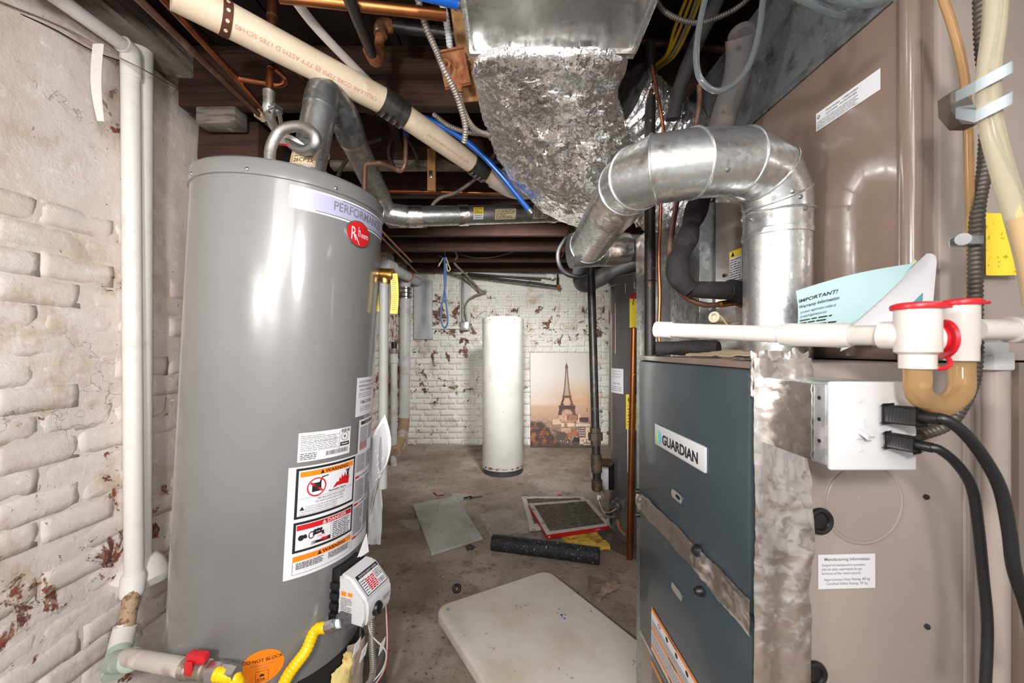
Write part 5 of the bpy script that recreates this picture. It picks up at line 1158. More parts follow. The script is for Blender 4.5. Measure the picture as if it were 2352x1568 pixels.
solo('clear_tube', 'clear plastic tube drooping across the dusty plenum near the ceiling', 'tube', G().tube(cr([P(1815, -14, .6), P(1870, 12, .6), P(1925, 34, .6), P(1950, 28, .6), P(1968, 5, .6), P(1980, -14, .6)], 10), .0055, 14), MA['clear'])
solo('clear_tube', 'clear plastic tube passing high across the dusty plenum', 'tube', G().tube(cr([P(1890, -14, .58), P(1930, 2, .58), P(1990, 10, .58), P(2060, -8, .58)], 8), .0050, 14), MA['clear'])

# ---------------------------------------------------------------- condensate drain, traps and hoses
cd = thing('condensate_drain', 'white plastic condensate drain with red-capped traps across the furnace top', 'drain pipe', P(1960, 770, .545))
pa, pb, pc, pd_ = P(1520, 757, .76), P(1795, 768, .62), P(1955, 770, .545), P(2072, 770, .485)
mk('pipe_length', G().cyl(pa, pb, .0134, 24), MA['pvc'], cd); mk('end_cap', G().tube([pa - (pb - pa).normalized() * .014, pa - (pb - pa).normalized() * .011, pa + (pb - pa).normalized() * .018, pa + (pb - pa).normalized() * .0185], [.010, .0155, .0155, .0137], 24), MA['pvc'], cd)
dq = (pc - pb).normalized(); mk('coupling', G().tube([pb - dq * .001, pb, pb + dq * .012, pc - dq * .012, pc, pc + dq * .001], [.0138, .0165, .0175, .0175, .0165, .0138], 28), MA['pvc'], cd)
mk('pipe_length', G().cyl(pc, pd_, .0134, 24), MA['pvc'], cd)
s = Stick(lambda u, v, w: pa + (pb - pa).normalized() * (.03 + u) + V((0, -math.cos(.75 + v / .0134), math.sin(.75 + v / .0134))) * (.0134 + w)); s.text('pipe_lettering', MA['red'], '3/4 CHARLOTTE PIPE PVC 1120 SDR 21 PR200 PSI @ 73°F NSF-PW', 0, -.003, .0058, .0004); s.done(cd)
def rings_(c, r0, nm, m, wd=.0015):
    pass
T1, T2 = P(2107, 770, .47), P(2208, 760, .505)
def trap(c, top, mid, bot, r, rs):
    return G().tube([V((c.x, c.y, top)), V((c.x, c.y, mid)), V((c.x, c.y, mid - .003)), V((c.x, c.y, bot))], [r, r, rs, rs], 32)
zt = lambda py, d: H - (py - CY) / F * d
mk('trap_inlet', trap(T1, zt(703, .47), zt(808, .47), zt(846, .47), .0212, .0168), MA['pvc'], cd, ang=30)
mk('inlet_hub', G().tube([pd_ - dq * .02, pd_ - dq * .019, P(2085, 770, .478)], [.0136, .0172, .0172], 28), MA['pvc'], cd)
mk('purple_primer', G().ring(pd_ - dq * .0185, dq, .0150, .0022, 24, 6), M('primer_stain', '#6a5a6e', .5), cd)
mk('trap_outlet', trap(T2, zt(700, .505), zt(790, .505), zt(828, .505), .0168, .0160), MA['pvc'], cd, ang=30)
for c, py, r in ((T1, 705, .0240), (T2, 696, .0195)):
    z_ = zt(py, c.y); cap = mk('red_cap', G().lathe((c.x, c.y, z_ - .003), [(r, 0), (r + .001, .003), (r, .006), (r * .8, .008), (.002, .009)], 32), MA['redp'], cd)
    mk('cap_tab', G().obox((c.x + r + .003, c.y - .004, z_), (.006, 0, 0), (0, .005, 0), (0, 0, .0018), .001), MA['redp'], cap)
sc_ = P(2150, 778, .475)
mk('side_cap', G().lathe(sc_, [(.016, -.006), (.016, .004), (.0225, .0045), (.0235, .008), (.021, .010), (.002, .0105)], 28, ax=(1, -.25, 0)), MA['redp'], cd)
mk('cap_strap', G().tube(cr([sc_ + V((.008, -.004, -.02)), sc_ + V((.004, -.012, -.03)), sc_ + V((-.002, -.006, -.036)), sc_ + V((-.006, 0, -.028))], 5), .0025, 8), MA['redp'], cd)
mk('side_hub', G().cyl(sc_ + V((-.03, .008, 0)), sc_, .017, 24), MA['pvc'], cd)
zb = zt(838, .48)
mk('amber_trap', G().tube(cr([V((T1.x, T1.y, zb)), V((T1.x, T1.y, zb - .012)), V((T1.x + .008, T1.y + .005, zb - .036)), V(((T1.x + T2.x) / 2, (T1.y + T2.y) / 2, zb - .052)), V((T2.x - .008, T2.y - .005, zb - .036)), V((T2.x, T2.y, zb - .008)), V((T2.x, T2.y, zb + .012))], 8), .0128, 24, caps=False), MA['amber'], cd)
oa, ob = P(2240, 757, .505), P(2420, 757, .505)
mk('outlet_run', G().cyl(oa, ob, .0138, 24), MA['pvc'], cd); mk('elbow_hub', G().cyl(P(2318, 757, .505), ob, .0172, 24, .002), MA['pvc'], cd)
wp = thing('wrapped_pipe', 'light taupe pipe with white tape wraps beside the traps', 'pipe', P(2287, 1568, .60))
mk('pipe', G().cyl(P(2287, 850, .61), P(2287, 1640, .61), .0150, 24), MA['taupe_side'], wp)
mk('tape_wrap', G().obox(P(2290, 829, .60), (.0165, 0, 0), (0, .01, 0), (0, 0, .014), .003), MA['white'], wp); mk('tape_wrap', G().obox(P(2282, 801, .60), (.0135, 0, 0), (0, .01, 0), (0, 0, .0105), .003), MA['white'], wp)
hs_ = thing('drain_hose', 'wide yellowed clear hose hanging past grey plastic clips', 'hose', P(2270, 230, .47))
mk('hose', G().tube(cr([P(2288, -20, .47), P(2284, 60, .47), P(2272, 160, .47), P(2274, 270, .47), P(2300, 380, .47), P(2330, 480, .47), P(2362, 600, .47), P(2380, 700, .47)], 10), .0104, 22), MA['hose'], hs_)
mk('sediment', G().tube(cr([P(2338, 500, .47), P(2362, 600, .47), P(2380, 700, .47)], 8), .0078, 14), M('amber_sediment', '#d9a93c', .6), hs_)
solo('thin_hose', 'thin amber hose running down beside the metal conduit', 'hose', G().tube(cr([P(2160, -20, .56), P(2190, 70, .56), P(2212, 160, .56), P(2222, 260, .56), P(2226, 400, .57), P(2230, 560, .58), P(2228, 690, .58)], 8), .0052, 12), MA['amber'])
for k, py in enumerate((182, 250)):
    c_ = P(2268, py, .47); g = G()
    pts_ = [c_ + V((.0155 * math.cos(t) + .003, .0155 * math.sin(t), .008 * math.cos(t))) for t in [PI * .95 + (PI * 1.25) * i / 20 for i in range(21)]]
    pts_ = [P(2195, py + 40 - 30 * k, .52)] + pts_
    cl = solo('hose_clip', ('upper grey plastic hose clip on the yellowed hose', 'lower grey plastic hose clip on the yellowed hose')[k], 'clip', G().loft([[p + V((0, 0, -.007)) for p in pts_], [p + V((0, 0, .007)) for p in pts_]], caps=False).loft([[p * 1.0 + V((0, -.002, -.007)) for p in pts_], [p + V((0, -.002, .007)) for p in pts_]], caps=False), M('grey_clip', '#aab4ba', .45), 'grey hose clips')
solo('clip_mount', 'dark brown mounting block behind the grey hose clips', 'bracket', G().prism([P(2182, 215, .545), P(2205, 200, .54), P(2235, 235, .535), P(2245, 285, .535), P(2210, 285, .54), P(2184, 255, .545)], (0, .016, 0)), M('brown_plastic', '#4a4038', .45))
mc = thing('metal_conduit', 'flexible metal conduit running down to the switch box behind the red-capped traps', 'conduit', P(2245, 500, .56))
mk('conduit', flex(cr([P(2252, -20, .55), P(2256, 100, .56), P(2268, 230, .57), P(2262, 380, .57), P(2246, 480, .57), P(2240, 600, .57), P(2240, 720, .57), P(2240, 830, .57), P(2225, 900, .56), P(2180, 970, .555), P(2110, 1000, .55)], 10), .0085, .0068, .0016, 14), MA['bx_dark'], mc, ang=60)
mk('conduit_strap', G().box(P(2214, 560, .556), P(2262, 538, .556) + V((0, .02, 0)), .002).cyl(P(2212, 549, .56), P(2212, 549, .552), .0085, 12), MA['steel'], mc)
solo('yellow_notice', 'plain yellow paper sheet stuck on the cabinet behind the wide hose', 'paper', G().grid(lambda u, v: P(2266, 632, .645).lerp(P(2340, 632, .648), u) + V((0, .002 * math.sin(u * 5), .103 * v)), 6, 6, (0, .0008, 0)), MA['ytag'])
solo('round_fitting', 'small cream plastic ring fitting on the brown cabinet foot', 'fitting', G().ring(P(1640, 728, .98), (-1, -.6, .1), .011, .0035, 24, 8).cyl(P(1642, 730, .985), P(1672, 738, 1.06), .010, 16).bar(P(1652, 724, .99), P(1672, 748, 1.0), .003, .003), MA['cream'])
solo('foam_scrap', 'black foam scrap lying on the far top edge of the furnace', 'foam', G().tube(cr([FL(.03, .50, FH + .024), FL(.10, .47, FH + .026), FL(.16, .40, FH + .024)], 6), .021, 16).rough(.004, 30), MA['foam'])
solo('cardboard_scrap', 'torn tan cardboard lying on top of the furnace before the flue', 'cardboard', G().grid(lambda u, v: FL(.05 + .12 * u, .16 + .2 * v, FH + .006 + .012 * u + .004 * mnoise.noise(V((u * 5, v * 5, 0)))), 10, 10, FZ * .003), M('tan_card', '#c8b090', .8))
# booklet behind the traps
bk = thing('manual_booklet', 'pale teal warranty booklet leaning between the flue and the red-capped traps', 'booklet', P(1900, 745, .68))
A_, B_, C_, D_ = P(1828, 775, .735), P(1925, 772, .65), P(2108, 603, .63), P(1828, 668, .745)
def cover(u, v):
    e = A_.lerp(B_, u).lerp(D_.lerp(C_, u), v); return e + V((.0, -.006 * math.sin(PI * v), .006 * math.sin(PI * u) * v))
mk('cover', G().grid(cover, 14, 14, (.001, .002, 0)), MA['teal'], bk)
def roll(t0, t1, k, drop):
    """a sheet bending back over the free edge of the cover."""
    def f(u, v):
        p = B_.lerp(C_, v); t = (t0 + (t1 - t0) * u) * PI; q = k * (.35 + .65 * v)
        dn = max(0, t / PI - .75) * drop * (.5 + v)
        return p + V((q * (1 - math.cos(min(t, PI * .8))), -.001 + .010 * u, q * math.sin(min(t, PI * .8)) * .8 - dn))
    return f
mk('card_edge', G().grid(roll(0, .30, .012, 0), 8, 12, (0, .001, 0)), MA['cream'], bk); mk('inner_sheet', G().grid(roll(.15, 1.15, .0095, .11), 16, 12, (0, .001, 0)), MA['teal_d'], bk); mk('inner_sheet', G().grid(roll(.1, 1.3, .0065, .06), 14, 12, (0, .001, 0)), MA['cream'], bk); mk('white_page', G().grid(roll(.42, 1.5, .0185, .075), 18, 12, (0, .001, 0)), MA['paper'], bk)
def cov_f(u, v, w):
    q = cover(min(max(u, 0), 1), min(max(v, 0), 1)); n_ = (B_ - A_).cross(D_ - A_).normalized(); n_ = n_ if n_.y < 0 else -n_
    return q + n_ * (.0012 + w)
s = Stick(cov_f)
s.text('booklet_lettering', MA['ink'], 'IMPORTANT!', .02, .72, .095, 0, sx=.75, bold=.02, shear=0); s.text('booklet_lettering', MA['ink'], 'Warranty Information', .02, .60, .085, 0, sx=.62, bold=.012)
s.text('booklet_lettering', MA['ink'], 'product registration online at', .04, .49, .07, 0, sx=.55); s.text('booklet_lettering', MA['ink'], 'productregistration.com', .04, .40, .07, 0, sx=.55)
s.fine('booklet_print', MA['ink'], .04, .37, .72, .20, 3, 0, .4); s.rect('caution_bar', MA['inkg'], .2, .10, .75, .17, .0002, 10); s.text('caution_lettering', MA['ink'], 'CAUTION', .4, .115, .05, .0006, sx=.8)
s.done(bk)

# ---------------------------------------------------------------- switch and outlet box, plugs
ob_ = thing('outlet_box', 'metal box with a white switch and outlet plate on the furnace side', 'outlet', P(2003, 977, .54))
c0_, c1_ = P(1906, 1080, .520), P(2104, 876, .520)
mk('box', G().box((c0_.x - .0005, .526, c0_.z + .004), (c1_.x - .004, .668, c1_.z - .004), .002), MA['galv_bright'], ob_)
def bwrap(u, v): return V((c0_.x - .0025 - .003 * abs(mnoise.noise(V((u * 4, v * 7, 6)))), .548 + .115 * u, c0_.z + .006 + (c1_.z - c0_.z - .012) * v))
mk('foil_wrap', G().grid(bwrap, 14, 14, (.001, 0, 0)), MA['foil_tape'], ob_, ang=30)
for z_ in (.3, .55, .8): mk('box_hole', G().lathe((c0_.x - .0008, .537, c0_.z + (c1_.z - c0_.z) * z_), [(.0028, 0), (.0026, .0006)], 10, ax=(-1, 0, 0)), MA['black'], ob_)
plate = mk('cover_plate', G().box((c0_.x, .518, c0_.z), (c1_.x, .526, c1_.z), .003, 3), MA['white'], ob_)
sx0 = P(1976, 985, .518)
mk('toggle_frame', G().box(sx0 + V((-.006, -.002, -.0135)), sx0 + V((.006, .002, .0135)), .001), MA['white'], plate)
mk('toggle', G().bar(sx0 + V((0, .002, 0)), sx0 + V((.002, -.014, -.008)), .0075, .006, bev=.001), MA['white'], plate)
for py in (920, 1033): mk('plate_screw', G().lathe(P(1975, py, .5182), [(.0032, 0), (.003, .001), (.001, .0014)], 14, ax=(0, -1, 0)), MA['white'], plate)
for py in (948, 1010):
    oc = P(2060, py, .517); mk('receptacle', G().lathe(oc + V((0, .002, 0)), [(.0168, 0), (.0165, .0025), (.001, .003)], 28, ax=(0, -1, 0)), MA['white'], plate)
def cord(label, body, pts, r, grip):
    t_ = thing('power_cord', label, 'cord', body[0]); a_, b_ = body; d_ = b_ - a_
    mk('plug', G().obox(a_.lerp(b_, .32), d_ * .34, d_.cross(V((0, 0, 1))).normalized() * grip * .7, V((0, 0, grip)), .003), MA['black'], t_)
    for k in range(7): mk('grip_ridge', G().obox(a_.lerp(b_, .08 + .07 * k), d_ * .012, d_.cross(V((0, 0, 1))).normalized() * grip * .72, V((0, 0, grip * 1.06)), 0), MA['black'], t_)
    mk('strain_relief', G().tube([a_.lerp(b_, .62), a_.lerp(b_, .66), b_], [grip * .7, grip * .75, r * 1.15], 14), MA['black'], t_)
    mk('cable', G().tube(cr([a_.lerp(b_, .9)] + pts, 10), r, 14), MA['black'], t_)
cord('thick black power cord in the upper outlet of the white plate', (P(2043, 950, .512), P(2160, 962, .462)), [P(2172, 964, .46), P(2215, 995, .455), P(2262, 1055, .455), P(2298, 1125, .455), P(2318, 1220, .455), P(2330, 1310, .455), P(2365, 1420, .455), P(2390, 1560, .455)], .0062, .0108)
cord('thinner black power cord in the lower outlet of the white plate', (P(2043, 1010, .513), P(2142, 1028, .475)), [P(2160, 1034, .473), P(2200, 1068, .473), P(2232, 1120, .475), P(2246, 1200, .48), P(2258, 1320, .485), P(2268, 1440, .485), P(2262, 1600, .48)], .0054, .0090)
# ---------------------------------------------------------------- far end of the room
wt = thing('white_tank', 'tall narrow white water tank with a rusty foot standing alone on the floor', 'water tank', (-.092, 4.0, 0))
o = V((-.092, 4.0, 0)); RW = .21
rusty = NT('white_enamel_rusting'); x_, y_, z_ = rusty.sep()
c = rusty.mix(rusty.ramp(rusty.noise(4, 4), .4, .7), S('#cdcdc7'), S('#bfbfb8'))
e = rusty.math('ADD', rusty.noise(26, 5, .7), gauss(rusty, z_, .075, .014, .22)); c = rusty.mix(rusty.ramp(e, .66, .72), c, S('#8a4a22'))
rusty.set('Base Color', c); rusty.set('Roughness', .28); rusty.set('Coat Weight', .5); MA['tank_white'] = rusty.m
mk('jacket', G().lathe(o, [(RW - .006, .05), (RW, .055), (RW, 1.515), (RW - .004, 1.518)], 72), MA['tank_white'], wt, ang=30)
mk('top_cap', G().lathe(o, [(RW + .002, 1.512), (RW + .002, 1.55), (RW - .012, 1.565), (.02, 1.57)], 72), MA['tank_white'], wt, ang=40)
mk('foot_ring', G().lathe(o, [(RW - .012, 0), (RW - .012, .052)], 60), M('dark_base_ring', '#4a4d55', .5, .3), wt)
for dx in (-.055, .045): mk('nipple', G().cyl(o + V((dx, -.02, 1.565)), o + V((dx, -.02, 1.60)), .014, 12), MA['galv_dull'], wt)
for t in (.3, 1.0, 2.2, 2.9): mk('screw', G().lathe(o + V((math.cos(-t) * (RW + .002), math.sin(-t) * (RW + .002), 1.535)), [(.006, 0), (.005, .003), (.001, .004)], 8, ax=(math.cos(-t), math.sin(-t), 0)), MA['steel'], wt)

# canvas print of the tower, leaning on the far wall
PW, PH, PT = .775, 1.195, .03
cvx = V((.236, 4.955, .004)); lean = V((0, .095, PH)).normalized(); nrm = V((1, 0, 0)).cross(lean)
cv = thing('canvas_print', 'canvas print of an iron tower above sepia rooftops leaning on the far wall', 'picture', cvx)
def cvp(u, v, w): return cvx + V((1, 0, 0)) * u + lean * v + V((0, -1, .08)).normalized() * w
def quadbox(u0, v0, u1, v1, w0, w1): return G().add([cvp(u0, v0, w0), cvp(u1, v0, w0), cvp(u1, v1, w0), cvp(u0, v1, w0), cvp(u0, v0, w1), cvp(u1, v0, w1), cvp(u1, v1, w1), cvp(u0, v1, w1)], [(0, 1, 2, 3), (4, 5, 6, 7), (0, 1, 5, 4), (1, 2, 6, 5), (2, 3, 7, 6), (3, 0, 4, 7)])
ct = NT('printed_canvas'); x_, y_, z_ = ct.sep()
v_ = ct.math('DIVIDE', z_, PH); u_n = ct.math('DIVIDE', ct.math('SUBTRACT', x_, cvx.x), PW)
sky = ct.mix(ct.ramp(v_, .42, .8), S('#cfa27c'), S('#cfc9c0')); sky = ct.mix(ct.math('MULTIPLY', ct.ramp(u_n, .75, .1), .6), sky, S('#d6d4d0'))
sky = ct.mix(ct.math('MULTIPLY', ct.ramp(ct.noise(5, 4, .6, ct.map((1, 1, 3))), .5, .8), .3), sky, S('#e6d3bd'))
cell = ct.n.new('ShaderNodeTexBrick'); ct.l.new(ct.map((1, 1, 1), (PI / 2, 0, 0)), cell.inputs['Vector']); cell.inputs['Scale'].default_value = 16; cell.inputs['Color1'].default_value = S('#b98a6c'); cell.inputs['Color2'].default_value = S('#e0bfa2'); cell.inputs['Mortar'].default_value = S('#4a342c'); cell.inputs['Mortar Size'].default_value = .07
city = ct.mix(ct.ramp(ct.noise(22, 5, .7), .45, .62), cell.outputs['Color'], S('#5a4238')); city = ct.mix(ct.ramp(ct.noise(40, 4, .7), .56, .66), city, S('#ecd2b8'))
city = ct.mix(ct.ramp(v_, .12, .42), city, S('#c79f84'))
tree = ct.mix(ct.ramp(ct.noise(18, 5, .7), .45, .62), S('#3a2a24'), S('#a8602e'))
tm = ct.ramp(ct.math('ADD', ct.math('ADD', u_n, ct.math('MULTIPLY', v_, 1.1)), ct.math('MULTIPLY', ct.noise(14, 4), .16)), .62, .56)
tm = ct.math('MULTIPLY', tm, ct.ramp(ct.math('ADD', v_, ct.math('MULTIPLY', ct.noise(11, 4), .12)), .345, .30))
cc = ct.mix(ct.ramp(ct.math('ADD', v_, ct.math('MULTIPLY', ct.noise(30, 3), .03)), .475, .435), sky, city); cc = ct.mix(tm, cc, tree); cc = ct.mix(ct.math('MULTIPLY', ct.ramp(v_, .09, .02), .8), cc, S('#3b302d'))
ct.set('Base Color', cc); ct.set('Roughness', .45); MA['canvas'] = ct.m
mk('canvas', quadbox(0, 0, PW, PH, -.028, 0), MA['canvas'], cv, ang=None); mk('canvas_edge', quadbox(-.003, -.004, PW + .003, PH + .002, -.03, -.003), M('dark_canvas_edge', '#3a3231', .6), cv, ang=None)
s = Stick(cvp); tw = M('tower_print', '#6b4636', .5); twl = M('tower_print_light', '#b48a6c', .5); twd = M('tower_print_dark', '#4a3028', .5)
tc = PW * .60
prof_ = [(.335, .118), (.345, .112), (.40, .098), (.44, .084), (.455, .080), (.50, .060), (.52, .054), (.60, .037), (.70, .026), (.80, .017), (.835, .013)]
for side in (-1, 1):
    for (v0, w0), (v1, w1) in zip(prof_[:-1], prof_[1:]):
        th = .030 if v0 < .455 else (.018 if v0 < .52 else .009)
        s.poly('tower', twd if side < 0 else tw, [(tc + side * w0, PH * v0), (tc + side * max(w0 - th * 1.5, 0), PH * v0), (tc + side * max(w1 - th * 1.5, 0), PH * v1), (tc + side * w1, PH * v1)], .0005)
for k in range(26):
    v0 = .53 + k * .0118; w0 = .052 * math.exp(-(v0 - .52) * 4.6) + .004
    s.poly('tower_lattice', tw if k % 2 else twl, [(tc - w0, PH * v0), (tc - w0, PH * (v0 + .003)), (tc + w0, PH * (v0 + .0085)), (tc + w0, PH * (v0 + .0055))], .0007)
    s.poly('tower_lattice', tw, [(tc - w0, PH * (v0 + .0055)), (tc - w0, PH * (v0 + .0085)), (tc + w0, PH * (v0 + .003)), (tc + w0, PH * v0)], .0007)
for v0, v1, wd, m_ in ((.398, .43, .104, twd), (.43, .437, .110, tw), (.515, .535, .058, tw), (.535, .54, .062, twd), (.835, .852, .020, tw), (.852, .868, .014, twd), (.868, .885, .007, tw), (.885, .935, .0018, twd)): s.rect('tower_deck', m_, tc - wd, PH * v0, tc + wd, PH * v1, .0009)
for k in range(10):
    a0, a1 = PI * k / 10, PI * (k + 1) / 10
    s.poly('tower_arch', tw, [(tc + .072 * math.cos(a0), PH * (.345 + .05 * math.sin(a0))), (tc + .084 * math.cos(a0), PH * (.345 + .06 * math.sin(a0))), (tc + .084 * math.cos(a1), PH * (.345 + .06 * math.sin(a1))), (tc + .072 * math.cos(a1), PH * (.345 + .05 * math.sin(a1)))], .001)
blds = [(.48, .27, .62, .33, '#d0a68a'), (.60, .28, .78, .345, '#a5735a'), (.76, .25, .82, .34, '#e0bd9c'), (.80, .26, .95, .31, '#4d3a37'), (.36, .235, .5, .29, '#d9b89c'), (.5, .21, .72, .25, '#e6c8aa'), (.55, .2, .6, .25, '#8a5e48'), (.74, .215, .98, .245, '#dcbfa6'), (.78, .1, .90, .215, '#7a5a4c'), (.9, .1, .99, .205, '#dfc0a5'), (.6, .11, .76, .18, '#a86a4e'), (.5, .15, .66, .2, '#caa088'), (.42, .07, .56, .16, '#5c4640'), (.7, .05, .8, .1, '#2f2b2e'), (.8, .03, .98, .1, '#d8bda6'), (.86, .02, .99, .05, '#c9b3a2')]
for i, (u0, v0, u1, v1, h_) in enumerate(blds):
    m_ = M('print_building_%d' % i, h_, .5); s.rect('building#%d' % i, m_, PW * u0, PH * v0, PW * u1, PH * v1, .0004)
for k in range(70):
    u0, v0 = R_(.4, .97), R_(.05, .4); s.rect('building_windows', twd, PW * u0, PH * v0, PW * (u0 + R_(.006, .02)), PH * (v0 + R_(.004, .01)), .0006)
for k in range(4): s.rect('building_windows', MA['paper'], PW * .79, PH * (.12 + .024 * k), PW * .89, PH * (.126 + .024 * k), .0006)
for o_ in s.done(cv):
    if 'lattice' in o_.name or 'windows' in o_.name or 'tower' in o_.name: o_['kind'] = 'stuff'

# ---------------------------------------------------------------- second water heater
ho = V((.905, 2.63, 0)); HR2 = .25
h2 = thing('water_heater', 'dark grey water heater half hidden beyond the slate blue furnace', 'water heater', ho)
mk('jacket', G().lathe(ho, [(HR2 - .004, .07), (HR2, .08), (HR2, 1.66), (HR2 + .004, 1.664), (HR2 + .004, 1.71), (HR2 - .01, 1.72), (.02, 1.725)], 80), MA['heater_dark'], h2, ang=30)
mk('base_ring', G().lathe(ho, [(HR2 + .012, .04), (HR2 + .012, .075), (HR2 - .01, .08)], 64), MA['heater_dark'], h2)
pad = solo('heater_pad', 'low dirty concrete pad under the dark grey water heater', 'pad', G().lathe(ho, [(.345, -.002), (.335, .035), (.325, .04)], 40).rough(.004, 15), M('dirty_pad', '#4f443d', .85, 0, [(14, '#6e6259', .5, .7)], [(40, .003)]))
def uv2(px, py):
    oo = V((0, 0, H)) - ho; d = P(px, py, 1) - V((0, 0, H)); a = d.x ** 2 + d.y ** 2; b = 2 * (oo.x * d.x + oo.y * d.y); c = oo.x ** 2 + oo.y ** 2 - HR2 ** 2
    t = (-b - math.sqrt(max(b * b - 4 * a * c, 0))) / (2 * a); p = oo + d * t; return math.atan2(p.y, p.x), p.z
def f2(th, h): return lambda u, v, w: ho + V(((HR2 + w) * math.cos(th + u / HR2), (HR2 + w) * math.sin(th + u / HR2), h + v))
def st2(px0, py0, px1, py1):
    t0, z1 = uv2(px0, py0); t1, _ = uv2(px1, py0); _, z0 = uv2(px0, py1); return Stick(f2(t0, z0)), HR2 * (t1 - t0), z1 - z0
s, W, Hh = st2(1400, 905, 1441, 1052); W0 = W
s.rect('instruction_sticker', MA['paper'], -.05, -.04, W, Hh - .02, .0008, 16); s.rect('sticker_print', MA['ink'], .005, Hh - .04, W - .012, Hh - .028, .0012, 8)
for a_, b_ in ((.88, .62), (.56, .36), (.30, .04)): s.fine('sticker_print', MA['ink'], .01, Hh * a_, W * .5, Hh * b_, 12, .0012, .35); s.fine('sticker_print', MA['ink'], W * .55, Hh * a_, W - .008, Hh * b_, 12, .0012, .35)
for k, v in enumerate((.58, .32, .0)): s.rect('red_mark#%d' % k, MA['red'], W * .74, Hh * v, W - .004, Hh * (v + .025), .0014, 3)
s.rect('panel_frame', MA['ink'], -.05, Hh * .46, -.004, Hh * .72, .001, 6); s.rect('panel_face', MA['paper'], -.05, Hh * .475, -.010, Hh * .70, .0013, 6); s.rect('orange_band', MA['orange'], -.05, Hh * .66, -.012, Hh * .69, .0016, 5); s.rect('red_band', MA['red'], -.05, Hh * .36, -.006, Hh * .41, .0016, 5)
s.done(h2)
s, W, Hh = st2(1404, 845, 1432, 900); s.rect('return_sticker', MA['paper'], 0, 0, W, Hh, .001, 6)
for k, tx in enumerate(('DO NOT RETURN THIS', 'WATER HEATER TO THE', 'PLACE OF PURCHASE')): s.text('return_lettering', MA['inkg'], tx, W / 2, Hh * (.86 - .11 * k), .012, .0014, 'C', sx=.7)
s.text('return_lettering', MA['ink'], '1-866-279-4566', W / 2, Hh * .36, .017, .0014, 'C', sx=.66); s.fine('return_lettering', MA['inkg'], W * .1, Hh * .3, W * .9, Hh * .08, 3, .0014, .3); s.done(h2)
s, W, Hh = st2(1400, 700, 1413, 812); s.rect('notice_sticker', MA['paper'], -.04, 0, W, Hh, .001, 6); s.rect('notice_rule#1', MA['red'], -.04, Hh * .93, W - .008, Hh * .94, .0014, 5); s.rect('notice_rule#2', MA['red'], W - .011, Hh * .06, W - .008, Hh * .94, .0014); s.rect('notice_rule#3', MA['red'], -.04, Hh * .06, W - .008, Hh * .07, .0014, 5); s.disc('notice_badge', MA['red'], -.012, Hh * .75, .02, .05, .0014, 24); s.fine('notice_print', MA['ink'], -.03, Hh * .5, W - .014, Hh * .3, 4, .0014, .6); s.done(h2)
s, W, Hh = st2(1438, 905, 1475, 985); s.rect('energy_guide', MA['ytag'], 0, 0, W, Hh, .001, 10); s.text('guide_lettering', MA['ink'], 'ENERGY', .012, Hh - .045, .034, .0014, bold=.02); s.fine('guide_lettering', MA['ink'], .012, Hh - .06, W, .02, 7, .0014, .3); s.done(h2)
s, W, Hh = st2(1400, 655, 1436, 680); s.rect('band_border', MA['paper'], -.06, -.004, W, Hh + .004, .0008, 10); s.rect('band_face', MA['heater_dark'], -.06, .002, W - .005, Hh - .002, .0012, 10); s.done(h2)
s, W, Hh = st2(1456, 634, 1475, 662); s.rect('plate_border', MA['paper'], 0, 0, W + .03, Hh, .0008, 4); s.rect('plate_face', MA['galv_dull'], .004, .004, W + .03, Hh - .004, .0012, 4); s.done(h2)
# its gas control, drain cock and burner opening
tv, hv2 = uv2(1400, 1085); er = V((math.cos(tv), math.sin(tv), 0)); et = V((-math.sin(tv), math.cos(tv), 0)); vb = ho + V((0, 0, hv2))
tv2 = tv + .12; er = V((math.cos(tv2), math.sin(tv2), 0)); et = V((-math.sin(tv2), math.cos(tv2), 0))
vc = mk('gas_control', G().prism([vb + er * (HR2 + r) + et * -.05 + V((0, 0, y)) for r, y in ((.035, -.085), (.035, .06), (.06, .075), (.125, .03), (.125, -.03), (.085, -.085))], et * .10), MA['white'], h2)
mk('valve_back', G().obox(vb + er * (HR2 + .018) + V((0, 0, -.005)), er * .018, et * .045, V((0, 0, .08)), .004), MA['black'], vc)
s = Stick(plane_f(vb + er * (HR2 + .075) + et * -.0506 + V((0, 0, -.06)), er, (0, 0, 1))); s.fine('valve_print', MA['inkg'], -.02, .06, .02, .02, 5, .0006); s.rect('valve_label', MA['galv_dull'], -.018, .075, .028, .105, .0006); s.done(vc)
wire2 = lambda nm, pts, r, m: mk(nm, G().tube(cr(pts, 8), r, 8), m, vc)
wire2('flexible_line', [vb + er * (HR2 + .06) + V((0, 0, -.08)), P(1386, 1130, 2.43), P(1382, 1160, 2.42), P(1390, 1183, 2.41), P(1402, 1187, 2.42), P(1420, 1185, 2.45)], .008, MA['bx'])
wire2('red_wire', [vb + er * (HR2 + .08) + V((0, 0, -.08)), P(1378, 1140, 2.41), P(1378, 1165, 2.40), P(1392, 1175, 2.41), P(1412, 1172, 2.44)], .003, MA['copper'])
wire2('white_wire', [vb + er * (HR2 + .09) + V((0, 0, -.08)), P(1376, 1150, 2.40), P(1384, 1172, 2.40), P(1400, 1176, 2.42), P(1415, 1168, 2.44)], .003, MA['white'])
mk('wire_tag', G().obox(P(1376, 1142, 2.4), (.012, 0, 0), (0, .001, 0), (0, 0, .014)), MA['paper'], vc); mk('wire_tag', G().obox(P(1373, 1110, 2.4), (.016, 0, 0), (0, .001, 0), (.004, 0, .014)), MA['paper'], vc)
td, hd2 = uv2(1424, 1158); dr = V((math.cos(td), math.sin(td), 0)); dc = ho + V((0, 0, hd2)) + dr * HR2
